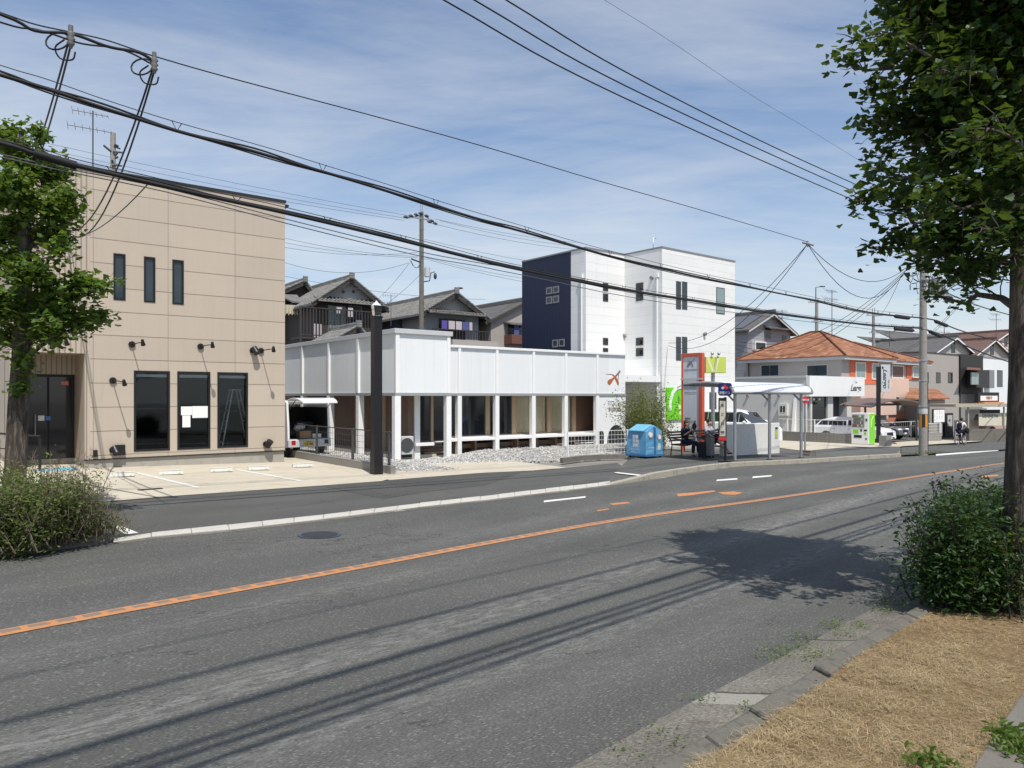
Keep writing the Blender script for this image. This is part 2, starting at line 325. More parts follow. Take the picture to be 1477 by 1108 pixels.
# ---- palette (base colours; the beam grey and dim interior hold shade)
W = dict(
 white=M('white_paint', (.78,.79,.78), .5, .03, 1.5), whitewall=seam_mat('white_wall_panel', (.75,.77,.77), 40, 0, .001, z0=-20, rough=.55, var=.035),
 postwhite=M('white_post_paint', (.8,.8,.79), .5, .04, 4), shadebeam=M('shaded_beam', (.3,.31,.31), .6, .08, 2),
 black=M('black_metal', (.012,.012,.014), .4, .2, 6), nearblack=M('soft_black', (.02,.02,.022), .7, .2, 5), darkgrey=M('dark_grey', (.06,.062,.065), .55, .15, 5),
 grey=M('mid_grey', (.22,.22,.23), .55, .1, 4), lightgrey=M('light_grey', (.5,.51,.52), .5, .06, 3), steel=M('galvanised_steel', (.42,.43,.45), .38, .12, 6, metal=.75),
 alu=M('aluminium', (.75,.76,.77), .5, .08, 6), woodpost=M('wood_post', (.42,.3,.19), .65, .15, 9), brownwall=M('brown_wall', (.17,.115,.085), .8, .15, 4),
 curtain=M('curtain_fabric', (.74,.61,.41), .9, .06, 3), brickwall=seam_mat('brown_board_wall', (.15,.08,.055), .07, .25, .008, dark=.45),
 darkpane=M('dark_glass', (.012,.014,.017), .06, .1, 1, spec=.6), bluepane=M('blue_dark_glass', (.03,.045,.055), .08, .2, 1, spec=.6), palepane=M('frosted_pane', (.22,.3,.29), .15, .15, 2, spec=.6),
 glass=glass_mat('window_glass', (.78,.82,.83), .9), carglass=M('car_glass', (.015,.017,.02), .04, .1, 1, spec=.7),
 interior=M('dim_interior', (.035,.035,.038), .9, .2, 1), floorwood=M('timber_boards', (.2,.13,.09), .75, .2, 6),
 beige=seam_mat('beige_panels', (.49,.4,.315), .606, 3.02, .013, x0=-1.14, z0=.25, dark=.55), beigerib=rib_mat('beige_ribbed_sheet', (.46,.385,.31), .12, 0, .55, .25, .8),
 beigeplain=M('beige_plain', (.47,.39,.31), .7, .05, 2), plinth=concrete('plinth_concrete', (.36,.34,.3), stain=.35), paper=M('paper', (.8,.8,.78), .8, .03, 3),
 red=M('red_paint', (.5,.05,.03), .5, .1, 4), blue=M('sign_blue', (.06,.2,.5), .5, .1, 4), kerbold=concrete('near_kerb', (.135,.128,.108), stain=1.0, sc=3.2), conc=concrete('kerb_concrete', (.4,.38,.33)), concold=concrete('old_concrete', (.17,.158,.135), stain=.9),
 conclight=concrete('pale_concrete', (.52,.49,.43), stain=.3), block=seam_mat('concrete_blocks', (.27,.26,.235), .19, .39, .01, dark=.5, rough=.9, var=.18),
 navy=rib_mat('navy_ribbed_sheet', (.004,.010,.04), .25, 1, .45, .05, .4), siding=seam_mat('white_siding', (.78,.78,.76), .455, 3.03, .012, dark=.72), sidingy=seam_mat('white_siding_side', (.78,.78,.76), .455, 3.03, .012, dark=.72, yx=True),
 pole=concrete('pole_concrete', (.3,.28,.255), stain=.6, sc=2), rubber=M('rubber', (.015,.015,.015), .85, .2, 8), cable=M('cable_black', (.012,.012,.013), .6, .1, 9), cablegrey=M('cable_grey', (.09,.09,.095), .6, .1, 9),
 porcelain=M('porcelain', (.5,.5,.47), .3, .1, 5), wood=M('bench_wood', (.05,.035,.028), .7, .2, 12), redframe=M('pylon_red', (.55,.1,.05), .55, .12, 3, bump=.1),
 pylonface=rib_mat('pylon_slats', (.55,.58,.62), .115, 1, .6, .1, .35), lime=M('lime_green', (.16,.6,.02), .5, .05, 2), limepale=M('yellow_green', (.52,.6,.12), .5, .06, 2), limelite=M('pale_lime', (.68,.72,.4), .5, .05, 2),
 navysign=M('navy_sign', (.008,.02,.12), .35, .06, 2), signred=M('sign_red', (.6,.03,.03), .45, .1, 4), cream=M('cream_board', (.62,.58,.46), .6, .06, 3),
 orangetile=tile_mat('orange_roof_tiles', [(.22,.085,.04),(.36,.15,.07),(.45,.2,.1),(.3,.11,.05),(.55,.31,.18)], .13, .34, line=.55), kawara=tile_mat('grey_clay_tiles', [(.15,.15,.14),(.2,.197,.185),(.26,.255,.24),(.18,.178,.17)], .13, .28),
 slate=tile_mat('grey_slates', [(.1,.095,.09),(.14,.135,.13),(.12,.115,.11)], .1, .6, line=.3), brownroof=tile_mat('brown_slates', [(.13,.075,.06),(.18,.1,.08)], .12, .5, line=.3),
 stuccogrey=M('grey_stucco', (.36,.36,.35), .85, .08, 1.2, bump=.15), stuccodark=M('dark_stucco', (.085,.085,.085), .85, .15, 1.5), timberdark=rib_mat('dark_timber_boards', (.05,.042,.036), .18, 2, .8, .12, .5),
 pinkwall=M('pink_render', (.66,.47,.38), .85, .05, 1), salmon=M('salmon_render', (.5,.21,.135), .85, .07, 1), orangeframe=M('orange_trim', (.6,.14,.06), .6, .08, 2), greysiding=seam_mat('grey_siding', (.27,.28,.3), .3, 0, .02, dark=.5),
 housewall=M('house_wall', (.4,.365,.34), .85, .06, 1), shopgrey=M('shop_wall', (.58,.58,.56), .75, .05, 1), tan=M('tan_render', (.36,.33,.3), .85, .06, 1), darkrib=rib_mat('dark_ribbed', (.035,.033,.033), .12, 0, .6, .2, .5),
 darkboard=rib_mat('dark_vertical_boards', (.03,.027,.025), .15, 0, .7, .15, .5), brown=M('brown_paint', (.16,.07,.05), .6, .1, 3), carportroof=M('carport_brown', (.16,.1,.075), .4, .1, 2), khaki=M('khaki_canopy', (.4,.37,.29), .7, .12, 2),
 carwhite=M('car_white', (.78,.79,.8), .25, .02, 1, coat=.6), cargrey=M('car_grey', (.16,.18,.21), .3, .05, 1, metal=.4, coat=.5), cardark=M('car_dark', (.03,.032,.036), .3, .05, 1, metal=.3, coat=.5), carpink=M('car_pink', (.5,.33,.31), .35, .03, 1, coat=.4),
 chrome=M('chrome', (.75,.75,.76), .15, .03, 3, metal=1), lamp=M('lamp_lens', (.75,.77,.78), .12, .05, 4), taillamp=M('tail_lamp', (.4,.01,.015), .2, .1, 4), plate=M('yellow_plate', (.6,.45,.05), .5, .05, 3), plwhite=M('white_plate', (.75,.76,.74), .5, .03, 3),
 card=M('cardboard', (.3,.19,.1), .9, .12, 4), binblue=M('bin_blue', (.12,.35,.58), .5, .16, 2.6, bump=.15, fine=.25), bindark=M('bin_blue_dark', (.04,.16,.32), .5, .1, 2), vendgreen=M('vending_green', (.2,.62,.03), .4, .04, 2),
 skin=M('skin', (.5,.3,.21), .6, .06, 8), hair=M('hair', (.012,.01,.009), .5, .2, 30), hairred=M('hair_auburn', (.05,.02,.012), .5, .3, 20), navycloth=M('navy_cloth', (.012,.014,.03), .9, .2, 12), greycloth=M('lilac_grey_cloth', (.38,.38,.43), .9, .06, 10),
 whitecloth=M('white_cloth', (.75,.76,.78), .9, .05, 8), blackcloth=M('black_cloth', (.015,.015,.018), .9, .2, 12), blueclothe=M('dark_blue_trousers', (.02,.024,.07), .9, .15, 12), greencloth=M('green_cloth', (.03,.12,.08), .9, .15, 8), suitcase=M('suitcase_grey', (.12,.12,.125), .5, .08, 8),
 cloth1=M('laundry_violet', (.1,.08,.3), .9, .1, 5), cloth2=M('laundry_pale', (.5,.44,.46), .9, .1, 5), cloth3=M('laundry_blue', (.08,.1,.26), .9, .1, 5), cloth4=M('laundry_cream', (.5,.44,.32), .9, .15, 6),
 logoorange=M('logo_orange', (.42,.13,.05), .6, .15, 3), logogrey=M('logo_grey', (.2,.19,.18), .6, .15, 3), ink=M('ink', (.03,.03,.03), .7, .1, 5), inkgrey=M('faint_ink', (.28,.3,.32), .7, .1, 5),
 tilered=seam_mat('red_tile_paving', (.22,.07,.05), .3, .15, .01), matblue=M('blue_mat', (.1,.36,.6), .8, .35, 7), pale=M('pale_plastic', (.62,.62,.58), .5, .06, 3), roofsheet=M('shelter_roof_sheet', (.72,.75,.77), .4, .04, 2),
 poleblack=M('pole_band_black', (.02,.02,.02), .6, .1, 4), poleyellow=M('pole_band_yellow', (.6,.26,.02), .6, .1, 4), copingdark=M('dark_coping', (.025,.024,.024), .4, .1, 3), solar=rib_mat('solar_sheet', (.08,.085,.1), 1.6, 0, .3, .02, .5))
# bark
def bark(name, c0, c1):
    t = NT(name); co = t.coord()
    n1 = t.noise(t.scale(co, 14, 14, 2.2), 1.6, 6, .75)
    c = t.ramp(n1, [(.3, cl(c0, .45)), (.5, c0), (.72, c1)])
    c = t.mix(t.math('MULTIPLY', t.math('SUBTRACT', t.noise(co, 1.3, 4), .5, True), 1.6, True), c, cl(c1, 1.35))
    t.set(Base_Color=c, Roughness=.95); t.b.inputs['Specular IOR Level'].default_value = .15
    t.bump(n1, 1.0, .03); return t.m
W['bark'] = bark('ginkgo_bark', (.085,.07,.058), (.23,.2,.168)); W['twig'] = M('twig', (.06,.048,.038), .9, .2, 9)
W['ginkgo'] = leaf_mat('ginkgo_leaves_shaded', [(.012,.036,.009),(.022,.06,.013),(.06,.12,.02),(.017,.046,.011)], .22)  # dark tones carry the crown's shade, the brightest tone its lit leaves
W['ginkgosunlit'] = leaf_mat('ginkgo_leaves_sunlit', [(.06,.12,.022),(.1,.18,.03),(.16,.25,.045),(.08,.15,.025)], .35)  # same kind of leaf in full sun, the sunlight put into its colour
W['shrubleaf'] = leaf_mat('shrub_leaves', [(.014,.045,.01),(.022,.062,.014),(.05,.105,.02)], .2)
W['shrubmix'] = leaf_mat('mixed_shrub_leaves', [(.07,.11,.025),(.11,.16,.034),(.17,.22,.05),(.15,.14,.07),(.09,.13,.03)], .3, sc=3)
W['drytwig'] = M('dry_twigs', (.15,.115,.09), .95, .25, 8)
W['olive'] = leaf_mat('olive_leaves', [(.1,.125,.035),(.15,.17,.05),(.2,.19,.07),(.13,.15,.04)], .35)
W['weed'] = leaf_mat('weed_leaves', [(.08,.14,.025),(.13,.2,.035),(.17,.2,.06)], .3)
W['straw'] = leaf_mat('dry_grass', [(.32,.22,.12),(.52,.4,.23),(.74,.6,.38),(.36,.25,.14),(.22,.19,.08),(.6,.46,.28),(.24,.15,.08)], .2, .85, 2.2, patch=.55)
# soil under the dry grass
t = NT('verge_soil'); co = t.coord()
c = t.ramp(t.noise(co, 26, 5, .8), [(.3, (.09,.06,.033)), (.5, (.25,.175,.095)), (.7, (.42,.31,.17))])
c = t.mix(t.math('MULTIPLY', t.math('SUBTRACT', t.noise(co, 1.1, 4), .5, True), 2.2, True), c, (.17, .13, .055))
t.set(Base_Color=c, Roughness=1.0); t.b.inputs['Specular IOR Level'].default_value = .1; t.bump(t.noise(co, 30, 5, .8), .9, .03); W['soil'] = t.m
# gravel
t = NT('white_gravel'); co = t.coord()
vo = t.node('ShaderNodeTexVoronoi'); vo.inputs['Scale'].default_value = 17; t.link(co, vo.inputs['Vector'])
sx = t.node('ShaderNodeSeparateXYZ'); t.link(vo.outputs['Color'], sx.inputs[0])
c = t.ramp(sx.outputs[0], [(0, (.3,.29,.27)), (.4, (.5,.49,.46)), (1, (.68,.67,.64))])
c = t.mix(t.math('MULTIPLY', t.math('SUBTRACT', vo.outputs['Distance'], .42, True), 3.5, True), c, (.09,.085,.075))
c = t.mix(t.math('MULTIPLY', t.math('SUBTRACT', t.noise(co, .8, 4), .55, True), 2, True), c, (.3,.28,.24))
t.set(Base_Color=c, Roughness=.9); t.bump(t.math('MULTIPLY', vo.outputs['Distance'], -1), 1.0, .05); W['gravel'] = t.m
W['stone'] = leaf_mat('gravel_stones', [(.3,.29,.275),(.5,.49,.46),(.68,.67,.64)], .0, .9)
W['road'] = asphalt('road_asphalt', .08, 1.0, .95, speck=.75); W['walk'] = asphalt('footway_asphalt', .076, 1.0, .0, uv=True, speck=.25); W['walkdark'] = asphalt('patched_asphalt', .062, 1.0, 0, uv=False, speck=.2); W['lotasphalt'] = asphalt('car_park_asphalt', .085, 1.0, 0, uv=False, speck=.3)
W['lot'] = concrete('parking_concrete', (.5,.45,.355), stain=.5, sc=.6); W['apron'] = concrete('apron_concrete', (.5,.45,.36), stain=.4, sc=.8); 
t = NT('gutter_concrete'); co = t.coord('UV'); q = t.xyz(co)
c = t.ramp(t.noise(co, 42, 4, .8), [(.28, (.06,.055,.047)), (.5, (.165,.155,.132)), (.72, (.34,.325,.29))])
c = t.mix(.85, c, t.ramp(t.noise(co, 1.3, 5, .7), [(.3, (.5,.5,.48)), (.7, (1.3,1.28,1.22))]), 'MULTIPLY')
wb = t.math('ADD', q[0], t.math('MULTIPLY', t.noise(co, 2.5, 3), .12)); j_ = t.math('FLOORED_MODULO', wb, 1.55)
c = t.mix(t.math('MULTIPLY', t.math('LESS_THAN', j_, .03), .8), c, (.03, .032, .02)); c = t.mix(t.math('MULTIPLY', t.math('GREATER_THAN', t.math('FLOORED_MODULO', wb, 4.65), 4.42), .6), c, (.33, .32, .28))
c = t.mix(t.math('MULTIPLY', t.math('SUBTRACT', t.noise(co, 3.1, 5, .75), .56, True), 5, True), c, (.07, .062, .045))
t.set(Base_Color=c, Roughness=.95); t.bump(t.noise(co, 45, 4, .8), .6, .015); W['gutter'] = t.m
def worn_paint(name, col, wear=.45, sc=30):
    t = NT(name); co = t.coord()
    f = t.math('MULTIPLY', t.math('SUBTRACT', t.noise(co, sc, 4, .8), 1-wear, True), 7, True)
    f2 = t.math('MULTIPLY', t.math('SUBTRACT', t.noise(co, 1.7, 3, .7), .5, True), 1.2, True)
    c = t.mix(t.math('MAXIMUM', f, f2), col, (.13,.125,.115)); t.set(Base_Color=c, Roughness=.8); t.bump(t.noise(co, 60, 3), .4, .008); return t.m
W['yellowline'] = worn_paint('orange_road_paint', (.62,.255,.075), .4); W['whiteline'] = worn_paint('white_road_paint', (.68,.67,.63), .42); W['orangefaint'] = worn_paint('worn_orange_paint', (.56,.22,.07), .5)
# ================= SETTING: ground, road, footways
def st(o): return tag(o, kind='structure')
def resample(pts, n):
    d = [0]
    for a, b in zip(pts, pts[1:]): d.append(d[-1]+(Vector(b)-Vector(a)).length)
    out = []; j = 0
    for i in range(n+1):
        q = d[-1]*i/n
        while j < len(d)-2 and d[j+1] < q: j += 1
        f = (q-d[j])/max(1e-9, d[j+1]-d[j]); out.append(Vector(pts[j]).lerp(Vector(pts[j+1]), f))
    return out
def smooth(pts, it=2):
    for _ in range(it):
        q = [pts[0]]
        for a, b in zip(pts, pts[1:]): q += [a.lerp(b, .25), a.lerp(b, .75)]
        pts = q+[pts[-1]]
    return pts
def ext(pts, a=0, b=0):
    pts = [Vector(p) for p in pts]
    if a: d = (pts[0]-pts[1]).normalized(); pts = [pts[0]+d*a]+pts
    if b: d = (pts[-1]-pts[-2]).normalized(); pts = pts+[pts[-1]+d*b]
    return pts
def flat(pts, dz=0): return [Vector((p.x, p.y, gz(p.x, p.y)+dz)) for p in pts]
def offset(pts, w):
    out = []
    for i, p in enumerate(pts):
        d = (pts[min(i+1, len(pts)-1)]-pts[max(i-1, 0)]).xy.normalized()
        out.append(Vector((p.x-d.y*w, p.y+d.x*w, p.z)))
    return out
def strip(name, A, B, mat, n=60, cross=4, keep=False):
    A, B = resample(A, n), resample(B, n)
    vs = []; fs = []; uv = []
    u = 0
    for i in range(n+1):
        if i: u += ((A[i]-A[i-1]).length+(B[i]-B[i-1]).length)/2
        w = (B[i]-A[i]).length
        for j in range(cross+1):
            vs.append(A[i].lerp(B[i], j/cross)); uv.append((u, w*j/cross))
    k = cross+1
    fs = [(i*k+j, (i+1)*k+j, (i+1)*k+j+1, i*k+j+1) for i in range(n) for j in range(cross)]
    me = bpy.data.meshes.new(name); me.from_pydata([tuple(v) for v in vs], [], fs)
    l = me.uv_layers.new(name='UVMap')
    for p in me.polygons:
        for li, vi in zip(p.loop_indices, p.vertices): l.data[li].uv = uv[vi]
    me.materials.append(mat); me.update()
    o = bpy.data.objects.new(name, me); COL.objects.link(o)
    return o
def poly(name, pts, mat, dz=0.0, kind=True, per=False):
    ps = [G(*p) if not isinstance(p, Vector) else p for p in pts]
    v = [(p.x, p.y, gz(p.x, p.y)+(p.z if per else dz)) for p in ps]
    tr = tessellate_polygon([[Vector((a[0], a[1], 0)) for a in v]])
    fs = []
    for t_ in tr:
        a, b, c = (Vector(v[i]) for i in t_)
        fs.append(tuple(t_) if (b-a).cross(c-a).z > 0 else tuple(t_)[::-1])
    me = bpy.data.meshes.new(name); me.from_pydata(v, [], fs); me.materials.append(mat)
    o = bpy.data.objects.new(name, me); COL.objects.link(o)
    return st(o) if kind else o
def px(lst, dz=0): return [G(a, b, dz) for a, b in lst]

# wide terrain sheet (a little below everything laid on it)
n = 60; m = MB(); vs = []
for i in range(n+1):
    for j in range(n+1):
        x = -260+520*i/n; y = -160+560*j/n
        vs.append((x, y, gz(x, y)-.06-(.0 if hypot(x, y-20) < 60 else .05)))
m.add(vs, [(i*(n+1)+j, (i+1)*(n+1)+j, (i+1)*(n+1)+j+1, i*(n+1)+j+1) for i in range(n) for j in range(n)])
st(m.build('terrain', concrete('town_ground', (.24,.225,.2), stain=.4, sc=.5)))

near_px = [(841.6,1098),(1004,1010),(1112,956),(1214,902),(1290,863)]
near = ext(px(near_px), 8, 0); near = flat(near)
d_ = Vector((.70, .714, 0)).normalized(); near = near+[near[-1]+d_*s for s in (6, 14, 30, 70)]; near = flat(near)
near[0] = near[0]
far_px = [(0,802.5),(65,796),(162.5,783),(212,775.7),(329.5,765),(481,747.6),(595,732.9),(700,721.5),(800,709.5),(880,699.5),(935.8,691.8),(1002.8,680),(1063.7,672.5),(1130,670),(1210.6,665),(1300,659),(1440,651)]
far = flat(ext(px(far_px), 25, 60))
st(strip('road', near, far, W['road'], 140, 8))
# gutter + kerb + verge on the near side
kf = flat(ext(px([(977,1095),(1061.6,1047),(1163,980),(1224,939),(1325,882)]), 8, 0)); kf += flat([kf[-1]+d_*s for s in (6, 14, 30, 70)])
kb = ext(px([(1017.6,1098),(1112,1037),(1187,983),(1240,942.5),(1345,880)], .07), 8, 0); kb = flat(kb, .07); kb += flat([kb[-1]+d_*s for s in (6, 14, 30, 70)], .07)
st(strip('gutter', flat(kf, .003), flat(near, .003), W['gutter'], 120, 2))
# kerb stones: individual lengths with slightly uneven tops
A, B = resample(kf, 170), resample(kb, 170); m = MB(); rnd = random.Random(3)
for i in range(170):
    if i % 1 == 0:
        e = rnd.uniform(-.02, .014); g = rnd.uniform(.004, .016)
        a0, a1 = A[i].lerp(A[i+1], g), A[i].lerp(A[i+1], 1-g); b0, b1 = B[i].lerp(B[i+1], g), B[i].lerp(B[i+1], 1-g)
        up = Vector((0, 0, .07+e)); dn = Vector((0, 0, -.12))
        sl = .22
        m.add([a0+dn, a1+dn, b1+dn, b0+dn, a0+up*.25, a1+up*.25, a0.lerp(b0, sl)+up, a1.lerp(b1, sl)+up, b1+Vector((0,0,e)), b0+Vector((0,0,e))],
              [(0,1,5,4),(4,5,7,6),(6,7,8,9),(9,8,2,3),(0,4,6,9,3),(1,2,8,7,5)])
st(m.build('kerb', W['kerbold'], bevel=.02))
# verge soil
se = ext(px([(1401.5,1108),(1472.6,1002)], .1), 6, 0); dd = (se[-1]-se[-2]).normalized(); se = se+[se[-1]+Vector((dd.x, dd.y, 0))*s for s in (3, 10, 30, 80)]; se = flat(se, .1)
st(strip('verge', flat(kb, .062), flat(se, .085), W['soil'], 120, 10))
s2 = flat(offset(se, -.17), .1)
A, B = resample(se, 120), resample(s2, 120); m = MB()
for i in range(120):
    a0, a1, b0, b1 = A[i], A[i].lerp(A[i+1], .985), B[i], B[i].lerp(B[i+1], .985); dn = Vector((0, 0, -.2))
    m.add([a0, a1, b1, b0, a0+dn, a1+dn, b1+dn, b0+dn], [(0,3,2,1),(0,1,5,4),(1,2,6,5),(2,3,7,6),(3,0,4,7)])
st(m.build('edging', W['concold'], bevel=.008))
st(strip('footpath', flat(offset(se, -.17), .07), flat(offset(se, -3.2), .07), W['walk'], 100, 4))

# far flush kerb (white band), then raised kerb round the bus bay
fb_px = [(162.5,778.5),(212,771),(329.5,758.3),(481,742.3),(595,728),(700,716.3),(800,704.5),(880,695)]
ff = flat(px([(162.5,783),(212,775.7),(329.5,765),(481,747.6),(595,732.9),(700,721.5),(800,709.5),(880,699.5)]))
fbk = flat(px(fb_px))
def kerbrun(name, A, B, h0, h1, n, mat, gap=.01, seed=1):
    A, B = resample(A, n), resample(B, n); m = MB(); r = random.Random(seed)
    for i in range(n):
        a0, a1, b0, b1 = A[i].lerp(A[i+1], gap), A[i].lerp(A[i+1], 1-gap), B[i].lerp(B[i+1], gap), B[i].lerp(B[i+1], 1-gap)
        f0 = h0+(h1-h0)*min(1, i/max(1, n*.12)); f1 = h0+(h1-h0)*min(1, (i+1)/max(1, n*.12)); e = r.uniform(-.004, .004)
        U = lambda p, h: p+Vector((0, 0, h+e)); D = Vector((0, 0, -.1))
        m.add([a0+D, a1+D, b1+D, b0+D, U(a0, f0), U(a1, f1), U(b1, f1), U(b0, f0)], [(0,1,5,4),(4,5,6,7),(1,2,6,5),(2,3,7,6),(3,0,4,7)])
    return st(m.build(name, mat, bevel=.012))
kerbrun('kerb_flush', ff, fbk, .02, .02, 22, concrete('flush_kerb', (.5,.48,.43), stain=.45), .003)
rf = flat(px([(880,699.5),(935.8,691.8),(1002.8,680),(1063.7,672.5),(1130,670),(1210.6,665),(1300,659)]))
rf = smooth(rf, 1); rb = offset(rf, .17)
kerbrun('kerb_raised', rf, rb, .02, .14, 26, concrete('stained_kerb', (.36,.33,.27), stain=.9, sc=1.6), .008, 5)
# concrete channel at the foot of the far kerb
st(strip('channel', flat(offset(ff+rf[1:], -.16), .004), flat(ff+rf[1:], .004), W['gutter'], 80, 1))
# far footway
edge = flat(px([(155,724),(227,717.7),(458,701.4),(614,689),(700,682.5),(769,679.5),(816.7,675),(890,668)]))
wa = flat(ext(px([(162.5,778.5),(212,771),(329.5,758.3),(481,742.3),(595,728),(700,716.3),(800,704.5),(880,695),(925,690.5)]), 14, 0))
wb = flat(ext(edge, 14, 0))
wa[0] = Vector((wa[0].x, wa[0].y, gz(wa[0].x, wa[0].y)))
st(strip('footway', flat(wa, .004), flat(wb, .004), W['walk'], 70, 4))
poly('footway_patch', [(466,702),(560,695),(660,687),(752,682),(700,700),(620,709),(553,720)], W['walkdark'], .008)
# raised bus-stop pavement
bs = [rb[i] for i in range(2, len(rb))]
bus_back = px([(1300,644),(1222,640),(1124,648),(1045,650),(960,652),(905,664)])
fz = [.006, .045, .085]+[.12]*40; bp_ = [(Vector(p), min(.12, .004+.116*i/3)) for i, p in enumerate(rb)]+[(p, .12) for p in bus_back[:-1]]+[(G(925, 661), .06), (G(905, 664), .01)]
poly('bus_pavement', [Vector((p.x, p.y, d)) for p, d in bp_], asphalt('bus_bay_asphalt', .09, 1, 0, uv=False, speck=.3), 0, per=True)
poly('footway_far', px([(1300,657.5),(1440,649.5),(1600,641),(1600,634),(1440,638),(1300,646)]), W['lotasphalt'], .03)
poly('apron', [(1110,636),(1125,632),(1222,639),(1300,644.5),(1300,648),(1215,649.5),(1160,655),(1124,650)], W['apron'], .135)
poly('apron_far', [(1300,645),(1460,634.5),(1460,628),(1290,639)], W['apron'], .05)
poly('car_park', [(1225,641),(1300,644),(1380,638),(1420,615),(1200,612),(1120,625)], W['lotasphalt'], .02)
# beige lot, white lot
poly('parking_lot', ext(px([(155,724),(227,717.7),(458,701.4),(550,694.5),(575,688)]), 14)[::1]+px([(545,680),(411,654),(300,640),(0,655),(-160,690)]), W['lot'], .01)
poly('forecourt', [(560,693.5),(614,689),(700,682.5),(769,679.5),(816.7,675),(760,668),(650,655),(560,672)], W['apron'], .014)
# markings: short painted pieces
def mark(pts, mat, name='road_marking', dz=.005): return poly(name, pts, mat, dz)
for q in ([(785,722.5),(845,716),(844,718.3),(784,725)], [(1034,692.2),(1063,690),(1064,692),(1033,694.2)], [(1086,687.5),(1114,685.6),(1112,687.6),(1085,690)],
          [(1350,655.2),(1440,648.6),(1440,650.4),(1350,657.6)]): mark(q, W['whiteline'])
for q in ([(976,712.8),(1030,707.8),(1032,709.6),(998,714.8),(978,716.5)], [(1035,710.6),(1058,709.2),(1072,711.2),(1060,714.2),(1044,713.6)], [(879,726.8),(905,724.4),(910,726.2),(884,729)], [(861,736.2),(878,734),(879,735.4),(862,738)],
          [(1417,686.6),(1440,684.6),(1440,687),(1416,688.8)]): mark(q, W['orangefaint'])
mark([(163,760.5),(174,759.5),(200,770),(181,772)], W['whiteline'], dz=.012); poly('road_marking', [Vector((g.x, g.y, h)) for g, h in zip(px([(885,683.6),(890,682.6),(926,689),(921,690.4)]), (.03,.03,.075,.075))], W['whiteline'], 0, per=True)
for q in ([(195,683),(200,682.4),(290,704),(283,704.8)], [(339,678.6),(344,678.2),(438,694.2),(431,695)]): mark(q, W['whiteline'], 'parking_line', .016)
poly('lot_joint', [(90,694),(92,693),(228,718),(226,718.6)], W['concold'], .015)
# centre line: broad orange band whose far half is cut into rungs
t = NT('centre_line_paint'); uvn = t.coord('UV'); q = t.xyz(uvn)
nz = t.math('MULTIPLY', t.math('SUBTRACT', t.noise(uvn, 9, 4, .8), .5), .09)
rung = t.math('LESS_THAN', t.math('FLOORED_MODULO', t.math('ADD', q[0], nz), .19), .055)
edge_ = t.math('LESS_THAN', t.math('ADD', q[1], nz), .07); top_ = t.math('GREATER_THAN', t.math('ADD', q[1], nz), .16)
mk = t.math('MAXIMUM', t.math('MAXIMUM', rung, edge_), top_)
wear = t.math('MULTIPLY', t.math('SUBTRACT', t.noise(uvn, 22, 4, .85), .5, True), 4, True)
mk = t.math('MULTIPLY', mk, t.math('SUBTRACT', 1, t.math('MULTIPLY', wear, .9)))
oc = t.mix(t.noise(uvn, 5, 3), (.44,.17,.05), (.58,.26,.1))
t.set(Base_Color=t.mix(t.math('ADD', t.math('MULTIPLY', mk, .75), .18), (.15,.14,.12), oc), Roughness=.8); t.bump(t.noise(uvn, 60, 3), .4, .008)
yl = flat(ext(smooth(px([(0,914),(169,882),(338.5,851.5),(500,822),(734,777.5),(910,746.5),(1121,718.8),(1279,694),(1436.6,669.8)]), 2), 20, 60))
st(strip('centre_line', flat(offset(yl, -.088), .006), flat(offset(yl, .088), .006), t.m, 160, 1))
# left planting bed
bed = flat(ext(px([(0,802.5),(65,796),(140,786.5),(162.5,781)]), 20, 0)); bedb = offset(bed, .16)
kerbrun('kerb_bed', bed, bedb, .1, .1, 40, W['concold'], .008, 8)
poly('planting_bed', [Vector(p) for p in bedb]+px([(150,752),(100,735),(0,735)])+[G(-900, 742)], W['soil'], .09)
# ================= BUILDINGS
def wall(m, x0, x1, z0, z1, y0, th, holes=(), mi=0, axis='y'):
    """wall slab whose outer face lies at y0 (facing -y) with real openings; axis 'x' swaps the plane"""
    def pt(a, c, b): return (a, c, b) if axis == 'y' else (c, a, b)
    xs = sorted({x0, x1, *[h[0] for h in holes], *[h[1] for h in holes]}); zs = sorted({z0, z1, *[h[2] for h in holes], *[h[3] for h in holes]})
    xs = [x for x in xs if x0 <= x <= x1]; zs = [z for z in zs if z0 <= z <= z1]
    y1 = y0+th
    def inh(a, b):
        return any(h[0] < a < h[1] and h[2] < b < h[3] for h in holes)
    nx, nz = len(xs)-1, len(zs)-1
    sol = [[not inh((xs[i]+xs[i+1])/2, (zs[j]+zs[j+1])/2) for j in range(nz)] for i in range(nx)]
    S = lambda i, j: 0 <= i < nx and 0 <= j < nz and sol[i][j]
    for i in range(nx):
        for j in range(nz):
            if not sol[i][j]: continue
            a, b, c, d = xs[i], xs[i+1], zs[j], zs[j+1]
            q = []
            q.append([pt(a, y0, c), pt(b, y0, c), pt(b, y0, d), pt(a, y0, d)])
            q.append([pt(b, y1, c), pt(a, y1, c), pt(a, y1, d), pt(b, y1, d)])
            if not S(i-1, j): q.append([pt(a, y1, c), pt(a, y0, c), pt(a, y0, d), pt(a, y1, d)])
            if not S(i+1, j): q.append([pt(b, y0, c), pt(b, y1, c), pt(b, y1, d), pt(b, y0, d)])
            if not S(i, j-1): q.append([pt(a, y1, c), pt(b, y1, c), pt(b, y0, c), pt(a, y0, c)])
            if not S(i, j+1): q.append([pt(a, y0, d), pt(b, y0, d), pt(b, y1, d), pt(a, y1, d)])
            for f in q: m.add(f, [(0, 1, 2, 3)], mi)
    return m
